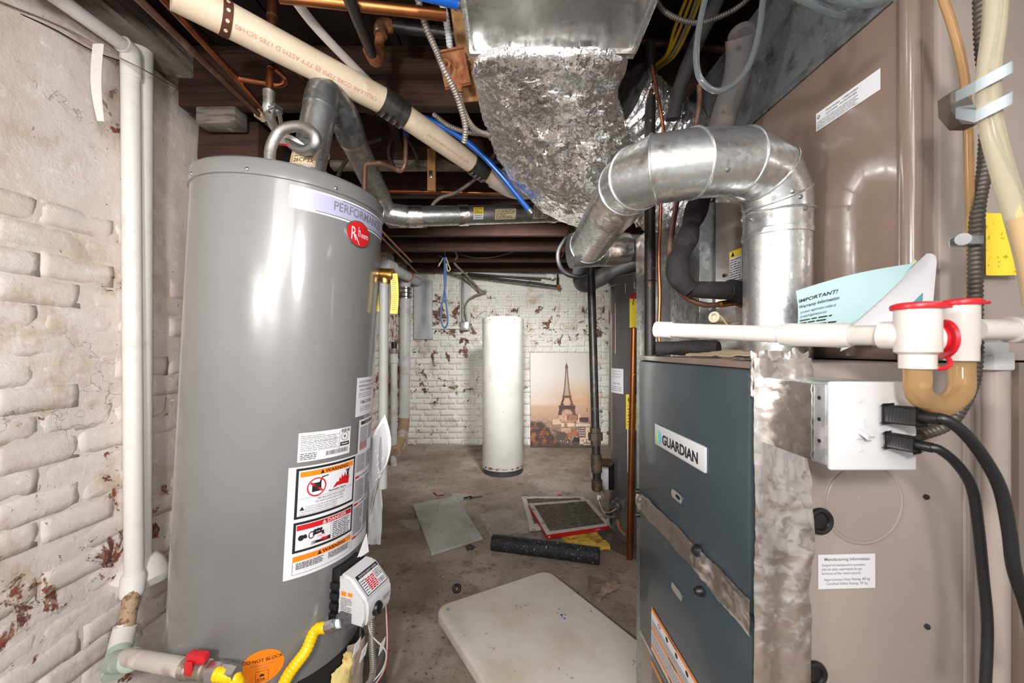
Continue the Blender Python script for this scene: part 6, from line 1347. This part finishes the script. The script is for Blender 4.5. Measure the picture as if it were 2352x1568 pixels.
mk('drain_cock', G().lathe(dc, [(.045, -.004), (.045, .004), (.032, .012), (.034, .045), (.028, .05), (.026, .06)], 20, ax=dr).lathe(dc, [(.014, .06), (.014, .085)], 8, ax=dr), MA['heater_dark'], h2, ang=30)
s, W, Hh = st2(1403, 1168, 1450, 1222); s.rect('opening', MA['black'], -.02, 0, .022, Hh + .05, .001, 4); s.rect('burner_door', MA['heater_dark'], .022, .0, W, Hh, .002, 6); s.done(h2)
tb2, hb2 = uv2(1424, 1215); f_ = f2(tb2, hb2)
for r0, r1, m_, nm in ((.075, .062, MA['galv_bright'], 'arch_rim'), (.062, .042, MA['rust'], 'burner_arch')):
    g = G()
    for k in range(14):
        a0, a1 = PI * (.95 + .55 * k / 14), PI * (.95 + .55 * (k + 1) / 14)
        g.add([f_(.05 + r * math.cos(a) , .045 + r * .9 * math.sin(a), .004) for r, a in ((r0, a0), (r0, a1), (r1, a1), (r1, a0))], [(0, 1, 2, 3)])
    mk(nm, g, m_, h2, ang=None)
v2 = thing('vent_pipe', 'dull grey vent pipe sloping up from the lid of the dark grey water heater', 'vent pipe', P(1420, 620, 2.7))
va, vb_ = P(1350, 652, 2.72), P(1500, 578, 2.45)
mk('section', G().tube([va, va.lerp(vb_, .4), va.lerp(vb_, .401), va.lerp(vb_, .42), va.lerp(vb_, .421), vb_], [.058, .058, .062, .062, .056, .056], 32), M('dull_zinc', '#a8adb0', .5, .6), v2, ang=30); mk('elbow', G().tube(cr([va.lerp(vb_, .06), va, va + V((-.03, .05, .02)), va + V((-.02, .16, .12)), va + V((.0, .2, .3))], 6), .060, 28), M('dull_zinc_elbow', '#5c6064', .5, .6), v2)
mk('lid_collar', G().cyl(ho + V((0, 0, 1.72)), ho + V((0, 0, 1.95)), .05, 24), MA['galv_dull'], v2)
gd = thing('gas_drop', 'long black iron gas drop pipe with a brass-coloured union and capped end', 'pipe', P(1360, 1120, 2.25))
g0, g1 = P(1354, 560, 2.32), P(1371, 1108, 2.24); gl = lambda py: g0.lerp(g1, (py - 560) / 548)
mk('pipe', G().cyl(gl(400) if False else V((g0.x - .005, g0.y, 2.185)), g1, .0235, 20), MA['iron'], gd)
q = gl(1005); dg_ = (g1 - g0).normalized(); mk('union', G().tube([q - dg_ * .05, q - dg_ * .049, q - dg_ * .022, q - dg_ * .021, q + dg_ * .021, q + dg_ * .022, q + dg_ * .05], [.026, .031, .031, .042, .042, .030, .028], 8), MA['iron_brown'], gd, ang=30)
q = gl(1062); mk('tee', G().cyl(q - dg_ * .045, q + dg_ * .06, .031, 18, .004).cyl(q, q + V((.09, .05, -.02)), .024, 16), MA['iron_brown'], gd)
mk('cap', G().cyl(g1 - dg_ * .02, g1 + dg_ * .045, .031, 16, .006), MA['iron_brown'], gd)
mk('ceiling_run', G().cyl(V((g0.x - .005, g0.y - .01, 2.172)), V((g0.x + .02, 2.95, 2.172)), .0235, 18), MA['iron'], gd)
mk('upper_union', G().cyl(gl(575), gl(592), .03, 16, .004), MA['brass'], gd); mk('valve_handle', G().obox(gl(588) + V((-.045, -.02, .02)), (.03, 0, 0), (0, .012, 0), (0, 0, .014), .004), MA['redp'], gd)
cw = thing('copper_riser', 'bright copper pipe with a red wheel valve beside the dark grey water heater', 'pipe', P(1449, 1255, 2.33))
mk('pipe', G().tube([P(1457, 690, 2.3), P(1446, 1262, 2.33), V((P(1446, 1262, 2.33).x, 2.33, 0))], .0185, 18), MA['copper_new'], cw); mk('joint', G().cyl(P(1455.0, 858, 2.309), P(1455, 861, 2.309), .0198, 18), MA['brass'], cw)
wv = mk('valve_wheel', G().ring(P(1457, 683, 2.265), (0, -1, .2), .020, .007, 20, 8).cyl(P(1457, 683, 2.26), P(1457, 690, 2.31), .008, 10), MA['redp'], cw)
tg = mk('tag', G().grid(lambda u, v: P(1446 + 19 * u, 752 - 66 * v, 2.25 + .004 * math.sin(v * 4)) , 2, 6, (0, .0008, 0)), MA['ytag'], cw); mk('tag_clip', G().bar(P(1455, 686, 2.24), P(1453, 700, 2.24), .007, .004), MA['steel'], cw)

# ---------------------------------------------------------------- services on the far wall
bd_ = solo('wall_board', 'tall pale board fixed to the far brick wall in the corner', 'board', G().box((-1.265, 5.05, 1.37), (-1.03, 5.092, 2.13), .003), MA['cpanel'])
cdt = thing('conduit_board', 'white board with conduit running down to a square box on the far wall', 'conduit', P(1065, 745, 5.05))
mk('board', G().box(P(1056, 742, 5.07), P(1081, 640, 5.07) + V((0, .025, 0)), .002), MA['pvc_grey'], cdt); mk('conduit', G().cyl(P(1063, 640, 5.04), P(1063, 736, 5.04), .014, 12), MA['bx'], cdt)
mk('square_box', G().box(P(1057, 758, 5.0), P(1077, 737, 5.0) + V((0, .07, 0)), .012), MA['galv_bright'], cdt)
mk('ledge_strip', G().box(P(992, 755, 5.06), P(1057, 750, 5.06) + V((0, .03, 0)), .002), MA['pvc_old'], cdt)
solo('white_cable', 'pale cable curving off the far wall into the square box', 'cable', G().tube(cr([P(1073, 738, 5.02), P(1068, 712, 5.0), P(1075, 690, 4.98), P(1095, 677, 4.97), P(1118, 670, 4.97)], 8), .012, 8), MA['bx'])
bx('long armoured cable snaking across the far joists and down to the wall', [P(958, 552, 4.1), P(1000, 538, 4.1), P(1050, 540, 4.1), P(1100, 548, 4.1), P(1140, 530, 4.1)], .014, 'bx', .02)
bx('armoured cable falling in bends from the far joists towards the square box', [P(985, 562, 4.25), P(1025, 570, 4.25), P(1046, 578, 4.25), P(1050, 590, 4.28), P(1044, 604, 4.4), P(1075, 635, 4.8), P(1105, 668, 4.98), P(1118, 668, 5.0)], .014, 'bx', .02)
bx('second thinner cable running beside the bending armoured cable', [P(1068, 636, 4.85), P(1085, 652, 4.95), P(1105, 672, 4.98)], .011, 'bx', .02)
bc = thing('blue_rope', 'blue cord looped from a string tied to the far joists', 'cord', P(1021, 755, 4.2))
mk('string', G().tube([P(1022, 540, 4.2), P(1022, 588, 4.2)], .004, 6), MA['cream'], bc)
mk('cord', G().tube(cr([P(1022, 592, 4.2), P(1024, 640, 4.2), P(1020, 675, 4.2), P(1013, 710, 4.2), P(1013, 735, 4.2), P(1020, 752, 4.2), P(1027, 745, 4.2), P(1028, 725, 4.2), P(1023, 680, 4.19), P(1021, 640, 4.19), P(1021, 592, 4.19)], 8), .0095, 8), M('blue_cord', '#2f5f94', .5), bc)
mk('knot', G().lathe(P(1022, 600, 4.2), [(.004, 0), (.018, .015), (.02, .04), (.006, .055)], 12).tube([P(1020, 592, 4.2), P(1007, 586, 4.2)], .006, 6), MA['blue'], bc)
mk('string_loop', G().tube(cr([P(1024, 590, 4.19), P(1030, 608, 4.19), P(1034, 618, 4.19), P(1028, 622, 4.19), P(1025, 605, 4.19)], 6), .0065, 6).tube(cr([P(1018, 592, 4.19), P(1011, 605, 4.19), P(1007, 612, 4.19), P(1010, 604, 4.19)], 6), .0055, 6), MA['cream'], bc)
pipe('white_pipe', 'white pipe crossing high along the top of the far wall', [P(1040, 626, 4.95), P(1262, 634, 4.95)], .021, MA['pvc_grey'], parts=[('end_elbow', G().tube(cr([P(1255, 634, 4.95), P(1268, 634, 4.95), P(1272, 640, 4.95)], 5), .03, 14), MA['pvc_old'])])
pipe('iron_pipe', 'dark iron pipe slanting along the far wall above the white tank', [P(1060, 630, 4.9), P(1283, 658, 4.9)], .015, MA['iron'], parts=[('end_fitting', G().cyl(P(1280, 655, 4.9), P(1286, 660, 4.9), .028, 12), MA['iron_rust']), ('hanger', G().cyl(P(1280, 656, 4.9), P(1281, 630, 4.9), .012, 8), MA['iron'])])
pipe('iron_pipe', 'second dark pipe tucked above the slanting iron pipe on the far wall', [P(1075, 628, 4.85), P(1243, 643, 4.85)], .013, MA['iron'])
solo('black_cable', 'thick black cable hanging in a loop near the dark grey water heater', 'cable', G().tube(cr([P(1330, 500, 2.6), P(1305, 540, 2.7), P(1284, 575, 2.75), P(1284, 605, 2.75), P(1300, 628, 2.75), P(1330, 636, 2.72), P(1352, 630, 2.7)], 10), .016, 12), M('black_cable', '#2c2a2b', .5))
solo('copper_wire', 'thin wire drooping beside the looped black cable', 'wire', G().tube(cr([P(1332, 505, 2.5), P(1310, 540, 2.5), P(1298, 570, 2.5), P(1290, 590, 2.5)], 6), .004, 6), MA['copper_dull'])
solo('loose_wire', 'thin grey wire sagging under the far joists', 'wire', G().tube(cr([P(1055, 583, 4.3), P(1080, 590, 4.3), P(1110, 592, 4.3), P(1145, 588, 4.3), P(1190, 575, 4.3)], 8), .006, 6), MA['bx'])
# plumbing in the far corner
wp1 = thing('corner_drain', 'white drain pipe with a steel coupling standing in the far corner', 'drain pipe', P(930, 985, 4.66))
mk('pipe', G().cyl(P(931, 640, 4.66), P(929, 955, 4.66), .062, 28), MA['pvc_grey'], wp1); mk('coupling', G().cyl(P(931, 660, 4.66), P(931, 686, 4.66), .069, 28), MA['steel'], wp1)
for k in range(3): mk('band', G().ring(P(931, 664 + 9 * k, 4.66), (0, 0, 1), .070, .006, 28, 6), MA['steel_dark'], wp1)
mk('joint_ring', G().cyl(P(929, 950, 4.66), P(929, 958, 4.66), .068, 24), MA['pvc_grey'], wp1)
mk('stained_bend', G().tube(cr([P(929, 955, 4.66), P(928, 975, 4.64), P(925, 992, 4.55), P(917, 1012, 4.33), P(906, 1040, 4.15)], 6), .062, 24), M('rust_stained_pipe', '#a08468', .6, 0, [(6, '#c4bdb4', .45, .65)]), wp1)
wp2 = thing('grey_standpipe', 'slim grey pipe capped with black beside the far corner drain', 'pipe', P(905, 1010, 4.2)); mk('pipe', G().cyl(P(905, 832, 4.2), P(904, 1070, 4.2), .035, 20), MA['pvc_grey'], wp2); mk('hub', G().cyl(P(905, 812, 4.2), P(905, 834, 4.2), .042, 20, .004), MA['pvc_grey'], wp2); mk('cap', G().cyl(P(905, 785, 4.2), P(905, 800, 4.2), .03, 12), MA['black'], wp2); mk('clamp', G().cyl(P(905, 800, 4.2), P(905, 813, 4.2), .038, 16), MA['bx'], wp2)
wp3 = thing('elbow_pipe', 'fat grey pipe turning an elbow and running along the wall to the far corner', 'pipe', P(886, 612, 3.9)); mk('pipe', G().cyl(P(893, 612, 3.9), P(962, 648, 5.05), .055, 24), MA['pvc_grey'], wp3); mk('elbow', G().tube(cr([P(884, 640, 3.9), P(884, 620, 3.9), P(890, 610, 3.9), P(902, 614, 4.0)], 6), .062, 24), MA['pvc_grey'], wp3); mk('strap', G().ring(P(936, 634, 4.55), (-.1, 1, .05), .06, .008, 20, 6), MA['rust'], wp3)
# ---------------------------------------------------------------- things on the floor
def fl_pt(px, py, z=0.0):
    d = (H - z) * F / (py - CY); return V(((px - CX) / F * d, d, z))
tt = thing('folding_table', 'white plastic folding table top lying flat on the floor', 'table', (0, 1.5, 0))
zt_ = .075
a_, b_ = fl_pt(997, 1392, zt_), fl_pt(1258, 1306, zt_)
U = (b_ - a_); U.z = 0; wdt = U.length; U.normalize(); D_ = V((U.y, -U.x, 0)); D_ = (D_ * .97 + V((.06, 0, 0))).normalized(); L = .92
def rr(off, r, z):
    pts = []
    for cx_, cy_, a0 in ((r, r, PI), (wdt - r, r, 1.5 * PI), (wdt - r, L - r, 0), (r, L - r, .5 * PI)):
        for k in range(9):
            t = a0 + PI / 2 * k / 8; pts.append(a_ + U * (cx_ + (r - off) * math.cos(t)) + D_ * (cy_ + (r - off) * math.sin(t)) + V((0, 0, z - zt_)))
    return pts
tbm = NT('scuffed_table_plastic'); c = tbm.mix(tbm.ramp(tbm.noise(3.5, 5), .42, .7), S('#e6e0d8'), S('#d8cab8')); c = tbm.mix(tbm.ramp(tbm.noise(16, 6, .75), .62, .70), c, S('#a08c78')); c = tbm.mix(tbm.ramp(tbm.noise(90, 3), .70, .73), c, S('#6a5c50'))
tbm.set('Base Color', c); tbm.set('Roughness', .5); tbm.bump(tbm.noise(260, 2), .0008, .6)
mk('table_top', G().loft([rr(.010, .06, zt_ - .05), rr(0, .06, zt_ - .042), rr(0, .06, zt_ - .010), rr(.004, .06, zt_ - .003), rr(.012, .06, zt_)]), tbm.m, tt, ang=40)
for k, (px, py, r) in enumerate(((1284, 1398, .004), (1290, 1412, .006), (1297, 1420, .005), (1292, 1417, .003), (1281, 1408, .003), (1299, 1412, .003), (1029, 1399, .009))):
    mk('paint_spot', G().lathe(fl_pt(px, py, zt_ + .0004), [(r, 0), (r * .9, .0008), (r * .1, .001)], 12), M('blue_paint_spot_%d' % k, '#3b67b5' if k < 6 else '#8aa2b4', .5), tt)
mk('folded_leg', G().tube([a_ + U * .1 + D_ * .2 + V((0, 0, -.058)), a_ + U * .1 + D_ * .8 + V((0, 0, -.058))], .0145, 12), MA['galv_dull'], tt); mk('folded_leg', G().tube([a_ + U * (wdt - .1) + D_ * .2 + V((0, 0, -.058)), a_ + U * (wdt - .1) + D_ * .8 + V((0, 0, -.058))], .0145, 12), MA['galv_dull'], tt)
mk('folded_leg', G().tube([a_ + U * .05 + D_ * .2 + V((0, 0, -.058)), a_ + U * (wdt - .05) + D_ * .2 + V((0, 0, -.058))], .0145, 12), MA['galv_dull'], tt)
solo('black_ring', 'small black rubber ring beside the white table corner', 'ring', G().ring(fl_pt(1049, 1351, .014), (.3, -.9, .5), .016, .007, 24, 10), MA['black'])
# ceiling tile
cs = [fl_pt(948, 1158, .018), fl_pt(1046, 1138, .018), fl_pt(1108, 1233, .018), fl_pt(991, 1270, .018)]
tl = NT('grey_streaked_panel'); c = tl.mix(tl.ramp(tl.noise(5, 5), .4, .7), S('#bdbcb8'), S('#a3a09b')); c = tl.mix(tl.math('MULTIPLY', tl.ramp(tl.noise(9, 6, .7, tl.map((4, .8, 1), (0, 0, .35))), .58, .68), .7), c, S('#8b7d70')); c = tl.mix(tl.ramp(tl.noise(70, 3), .70, .74), c, S('#5a5048')); tl.set('Base Color', c); tl.set('Roughness', .55)
tile = solo('loose_board', 'loose pale grey board lying flat near the tank, streaked with dirt', 'board', G().prism(cs, (0, 0, -.016)), tl.m)
# air filters
def air_filter(label, cs, th, red, name='air_filter'):
    t_ = thing(name, label, 'air filter', cs[0] * .25 + cs[1] * .25 + cs[2] * .25 + cs[3] * .25 - V((0, 0, th)), 'used air filters')
    def q(u, v, w=0.0): return cs[0].lerp(cs[1], u).lerp(cs[3].lerp(cs[2], u), v) + V((0, 0, w))
    md = NT('dirty_filter_media_' + red); c = md.mix(md.ramp(md.noise(30, 5, .7), .42, .66), S('#574f49'), S('#736a62')); md.set('Base Color', c); md.set('Roughness', .95); md.bump(md.noise(160, 3), .003, .9)
    mk('pleated_media', G().grid(lambda u, v: q(.06 + .88 * u, .06 + .88 * v, -.012 + (.012 + .005 * mnoise.noise(V((u * 4, v * 3, 2)))) * math.sin(v * PI * 30 + 1.6 * mnoise.noise(V((u * 3, v * 4, 0)))) + .004 * mnoise.noise(V((u * 8, v * 8, 1)))), 16, 180, (0, 0, -.006)), md.m, t_, ang=60)
    fm = M('filter_card_' + red, '#d6d1c9', .7, 0, [(14, '#a8988a', .5, .7), (40, '#8a7a6c', .62, .7)])
    for k, (u0, v0, u1, v1) in enumerate(((0, 0, 1, .07), (0, .92, 1, 1), (0, 0, .07, 1), (.93, 0, 1, 1))):
        mk('card_frame', G().grid(lambda u, v: q(u0 + (u1 - u0) * u, v0 + (v1 - v0) * v, .0015 * mnoise.noise(V((u * 7, v * 7, k)))), 12, 4, (0, 0, -.004)), fm, t_)
    rm = MA['red'] if red != 'b' else fm
    for k, (a0, a1) in enumerate((((0, 1), (1, 1)), ((0, 0), (0, 1)), ((1, 0), (1, 1)), ((0, 0), (1, 0)))):
        e0, e1 = q(*a0), q(*a1); o_ = (e1 - e0).cross(V((0, 0, 1))).normalized() * .0008; cen = q(.5, .5)
        if (e0 + o_ - cen).length < (e0 - o_ - cen).length: o_ = -o_
        mk('side_card', G().prism([e0 + o_, e1 + o_, e1 + o_ + V((0, 0, -th)), e0 + o_ + V((0, 0, -th))], o_), (MA['red'] if (k < 2 and red != 'b') else fm), t_, ang=None)
    e0, e1 = q(0, 1), q(1, 1); uu = (e1 - e0).normalized(); s = Stick(lambda u, v, w: e0 + uu * u + V((0, 0, -th + v)) + uu.cross(V((0, 0, 1))).normalized() * (.0024 + w) * (1 if uu.cross(V((0, 0, 1))).y < 0 else -1))
    if red != 'b': s.text('size_lettering', MA['paper'], '14-20-1', (e1 - e0).length * .72, .008, .016, .0004); s.rect('size_mark', MA['paper'], .01, .008, .02, .018, .0004); s.done(t_)
    else: s.text('size_lettering', MA['ink'], 'INC', .01, .006, .016, .0004, bold=.02); s.done(t_)
air_filter('used air filter with a white card frame, the one underneath', [fl_pt(1198, 1140, .03), fl_pt(1340, 1140, .03), fl_pt(1380, 1196, .03), fl_pt(1217, 1210, .03)], .028, 'b')
air_filter('used air filter with red card edges lying on the other filter', [fl_pt(1214, 1156, .06), fl_pt(1352, 1146, .06), fl_pt(1405, 1206, .062), fl_pt(1256, 1228, .058)], .027, 'a')
# foam tube
fa_, fb_ = fl_pt(1131, 1262, .0), fl_pt(1377, 1295, .0); r_ = .047; fa_.z = fb_.z = r_ - .001
tq = thing('foam_tube', 'thick black foam pipe insulation tube lying across the floor', 'pipe insulation', (fa_ + fb_) / 2 - V((0, 0, r_)))
fm_ = M('dusty_black_foam', '#1d1f22', .7, 0, [(30, '#33363b', .5, .7), (34, '#b9bcc0', .62, .70), (110, '#8d9197', .60, .68)], [(150, .001)])
dd_ = (fb_ - fa_).normalized()
mk('sleeve', G().tube([fa_, fa_ + dd_ * .001, fa_.lerp(fb_, .3), fa_.lerp(fb_, .6) + V((0, .004, 0)), fb_ - dd_ * .001, fb_, fb_ - dd_ * .012], [r_ - .006, r_, r_, r_, r_, r_ - .004, .018], 32), fm_, tq)
solo('fibreglass_batt', 'piece of yellow fibreglass insulation beside the foam tube', 'insulation', G().grid(lambda u, v: fl_pt(1290, 1238, .0).lerp(fl_pt(1378, 1222, .0), u).lerp(fl_pt(1310, 1262, 0).lerp(fl_pt(1402, 1264, 0), u), v) + V((.008 * mnoise.noise(V((u * 6, v * 4, 4))), 0, .024 + .012 * mnoise.noise(V((u * 5, v * 5, 2))))), 24, 16, (0, 0, -.022)), M('stained_fibreglass', '#dcb84e', .9, 0, [(11, '#a86a1e', .5, .68), (30, '#ecd68c', .55, .75)], [(70, .004)]))
# plastic wrap and paper scraps
solo('plastic_wrap', 'crumpled clear plastic wrap on the floor beside the filters', 'plastic wrap', G().grid(lambda u, v: fl_pt(1100, 1190, 0).lerp(fl_pt(1165, 1180, 0), u).lerp(fl_pt(1130, 1245, 0).lerp(fl_pt(1250, 1228, 0), u), v) + V((.015 * mnoise.noise(V((u * 5, v * 5, 1))), .02 * mnoise.noise(V((u * 5, v * 5, 8))), .028 + .03 * abs(mnoise.noise(V((u * 7, v * 6, 3)))) + .012 * mnoise.noise(V((u * 16, v * 14, 3)))) ), 44, 44), MA['film'], ang=30)
solo('plastic_wrap', 'torn scrap of clear plastic in the shade near the big grey tank', 'plastic wrap', G().grid(lambda u, v: fl_pt(915, 1198, 0).lerp(fl_pt(975, 1196, 0), u).lerp(fl_pt(930, 1216, 0).lerp(fl_pt(960, 1222, 0), u), v) + V((0, 0, .012 + .012 * abs(mnoise.noise(V((u * 6, v * 6, 5)))))), 20, 14), MA['film'], ang=30)
solo('plastic_wrap', 'thin clear plastic scrap behind the loose grey board', 'plastic wrap', G().grid(lambda u, v: fl_pt(1032, 1134, 0).lerp(fl_pt(1085, 1140, 0), u).lerp(fl_pt(1048, 1150, 0).lerp(fl_pt(1065, 1168, 0), u), v) + V((0, 0, .012 + .015 * abs(mnoise.noise(V((u * 6, v * 6, 7)))))), 16, 14), MA['film'], ang=30)
def scrap(name, label, cat, pts, m, h=.006, seed=0):
    c_ = sum((fl_pt(*p) for p in pts), V((0, 0, 0))) / len(pts); g = G(); n_ = len(pts); ringA = []
    for k in range(n_):
        p0, p1 = fl_pt(*pts[k]), fl_pt(*pts[(k + 1) % n_])
        for j in range(4): ringA.append(p0.lerp(p1, j / 4))
    lv = [[c_.lerp(p, q) + V((0, 0, .004 + h * abs(mnoise.noise(p.lerp(c_, 1 - q) * 22 + V((seed, 0, 0)))))) for p in ringA] for q in (1, .75, .5, .25, .05)]
    g.loft(lv, caps=False); n0 = len(g.v); g.loft([[p + V((0, 0, -.0015)) for p in r] for r in lv], caps=False)
    solo(name, label, cat, g, m, ang=40)
card = M('torn_tan_paper', '#a8937c', .8, 0, [(14, '#8d7866', .5, .7)]); card2 = M('faded_tan_paper', '#86735f', .85, 0, [(14, '#6e5e50', .45, .7)])
scrap('paper_scrap', 'torn tan paper scrap on the floor before the furnace', 'paper', [(1370, 1382), (1385, 1345), (1402, 1340), (1424, 1350), (1415, 1360), (1390, 1368), (1378, 1384)], card, .02, 3)
scrap('paper_scrap', 'faded tan paper scrap half under the torn one', 'paper', [(1352, 1322), (1378, 1332), (1400, 1346), (1386, 1362), (1356, 1366), (1350, 1345)], card2, .012, 8)
scrap('pink_scrap', 'crumpled pinkish paper scrap beyond the loose grey board', 'paper', [(994, 1131), (1006, 1127), (1018, 1131), (1020, 1137), (1004, 1139)], M('pinkish_paper', '#b8968a', .8), .03, 5)
scrap('dark_stain_chip', 'flat dark flake on the floor below the loose grey board', 'debris', [(1068, 1256), (1080, 1250), (1092, 1256), (1086, 1264), (1074, 1266)], M('dark_flake', '#453d3b', .7), .006, 6)
scrap('pink_scrap', 'tiny pink scrap on the bare floor behind the filters', 'paper', [(1280, 1132), (1288, 1130), (1290, 1136), (1283, 1137)], M('pink_paper', '#c98a84', .8), .01, 9)
pn_ = thing('broken_pen', 'black and copper stick lying beyond the loose grey board', 'stick', fl_pt(1075, 1142, 0)); mk('grip', G().cyl(fl_pt(1066, 1145, .012), fl_pt(1082, 1141, .012), .012, 10), MA['black'], pn_); mk('shaft', G().cyl(fl_pt(1082, 1142, .008), fl_pt(1108, 1139, .008), .007, 8), MA['copper_dull'], pn_)
solo('stone_chip', 'rounded brown stone chip under the foam tube', 'debris', G().lathe(fl_pt(1222, 1272, 0), [(.012, 0), (.03, .008), (.022, .018), (.003, .022)], 12).rough(.006, 30), card)
# grit scattered over the concrete: too many crumbs to count
g = G()
for k in range(900):
    x, y = R_(-1.2, 1.1), R_(1.2, 5.0)
    if math.hypot(x + .75, y - 1.21) < .35: continue
    r = R_(.0015, .006) * (1.6 if random.random() < .08 else 1); z = -.004 + r * .2
    c_ = V((x, y, z)); g.add([c_ + V((r, 0, 0)), c_ + V((-.4 * r, .8 * r, 0)), c_ + V((-.6 * r, -.7 * r, 0)), c_ + V((0, 0, r * .9 + .003))], [(0, 1, 3), (1, 2, 3), (2, 0, 3)])
gr = solo('floor_grit', 'pale grit and crumbs scattered over the concrete floor', 'grit', g, M('pale_grit', '#b3a598', .9, 0, [(30, '#5a4c42', .48, .56)]), kind='stuff', ang=None)
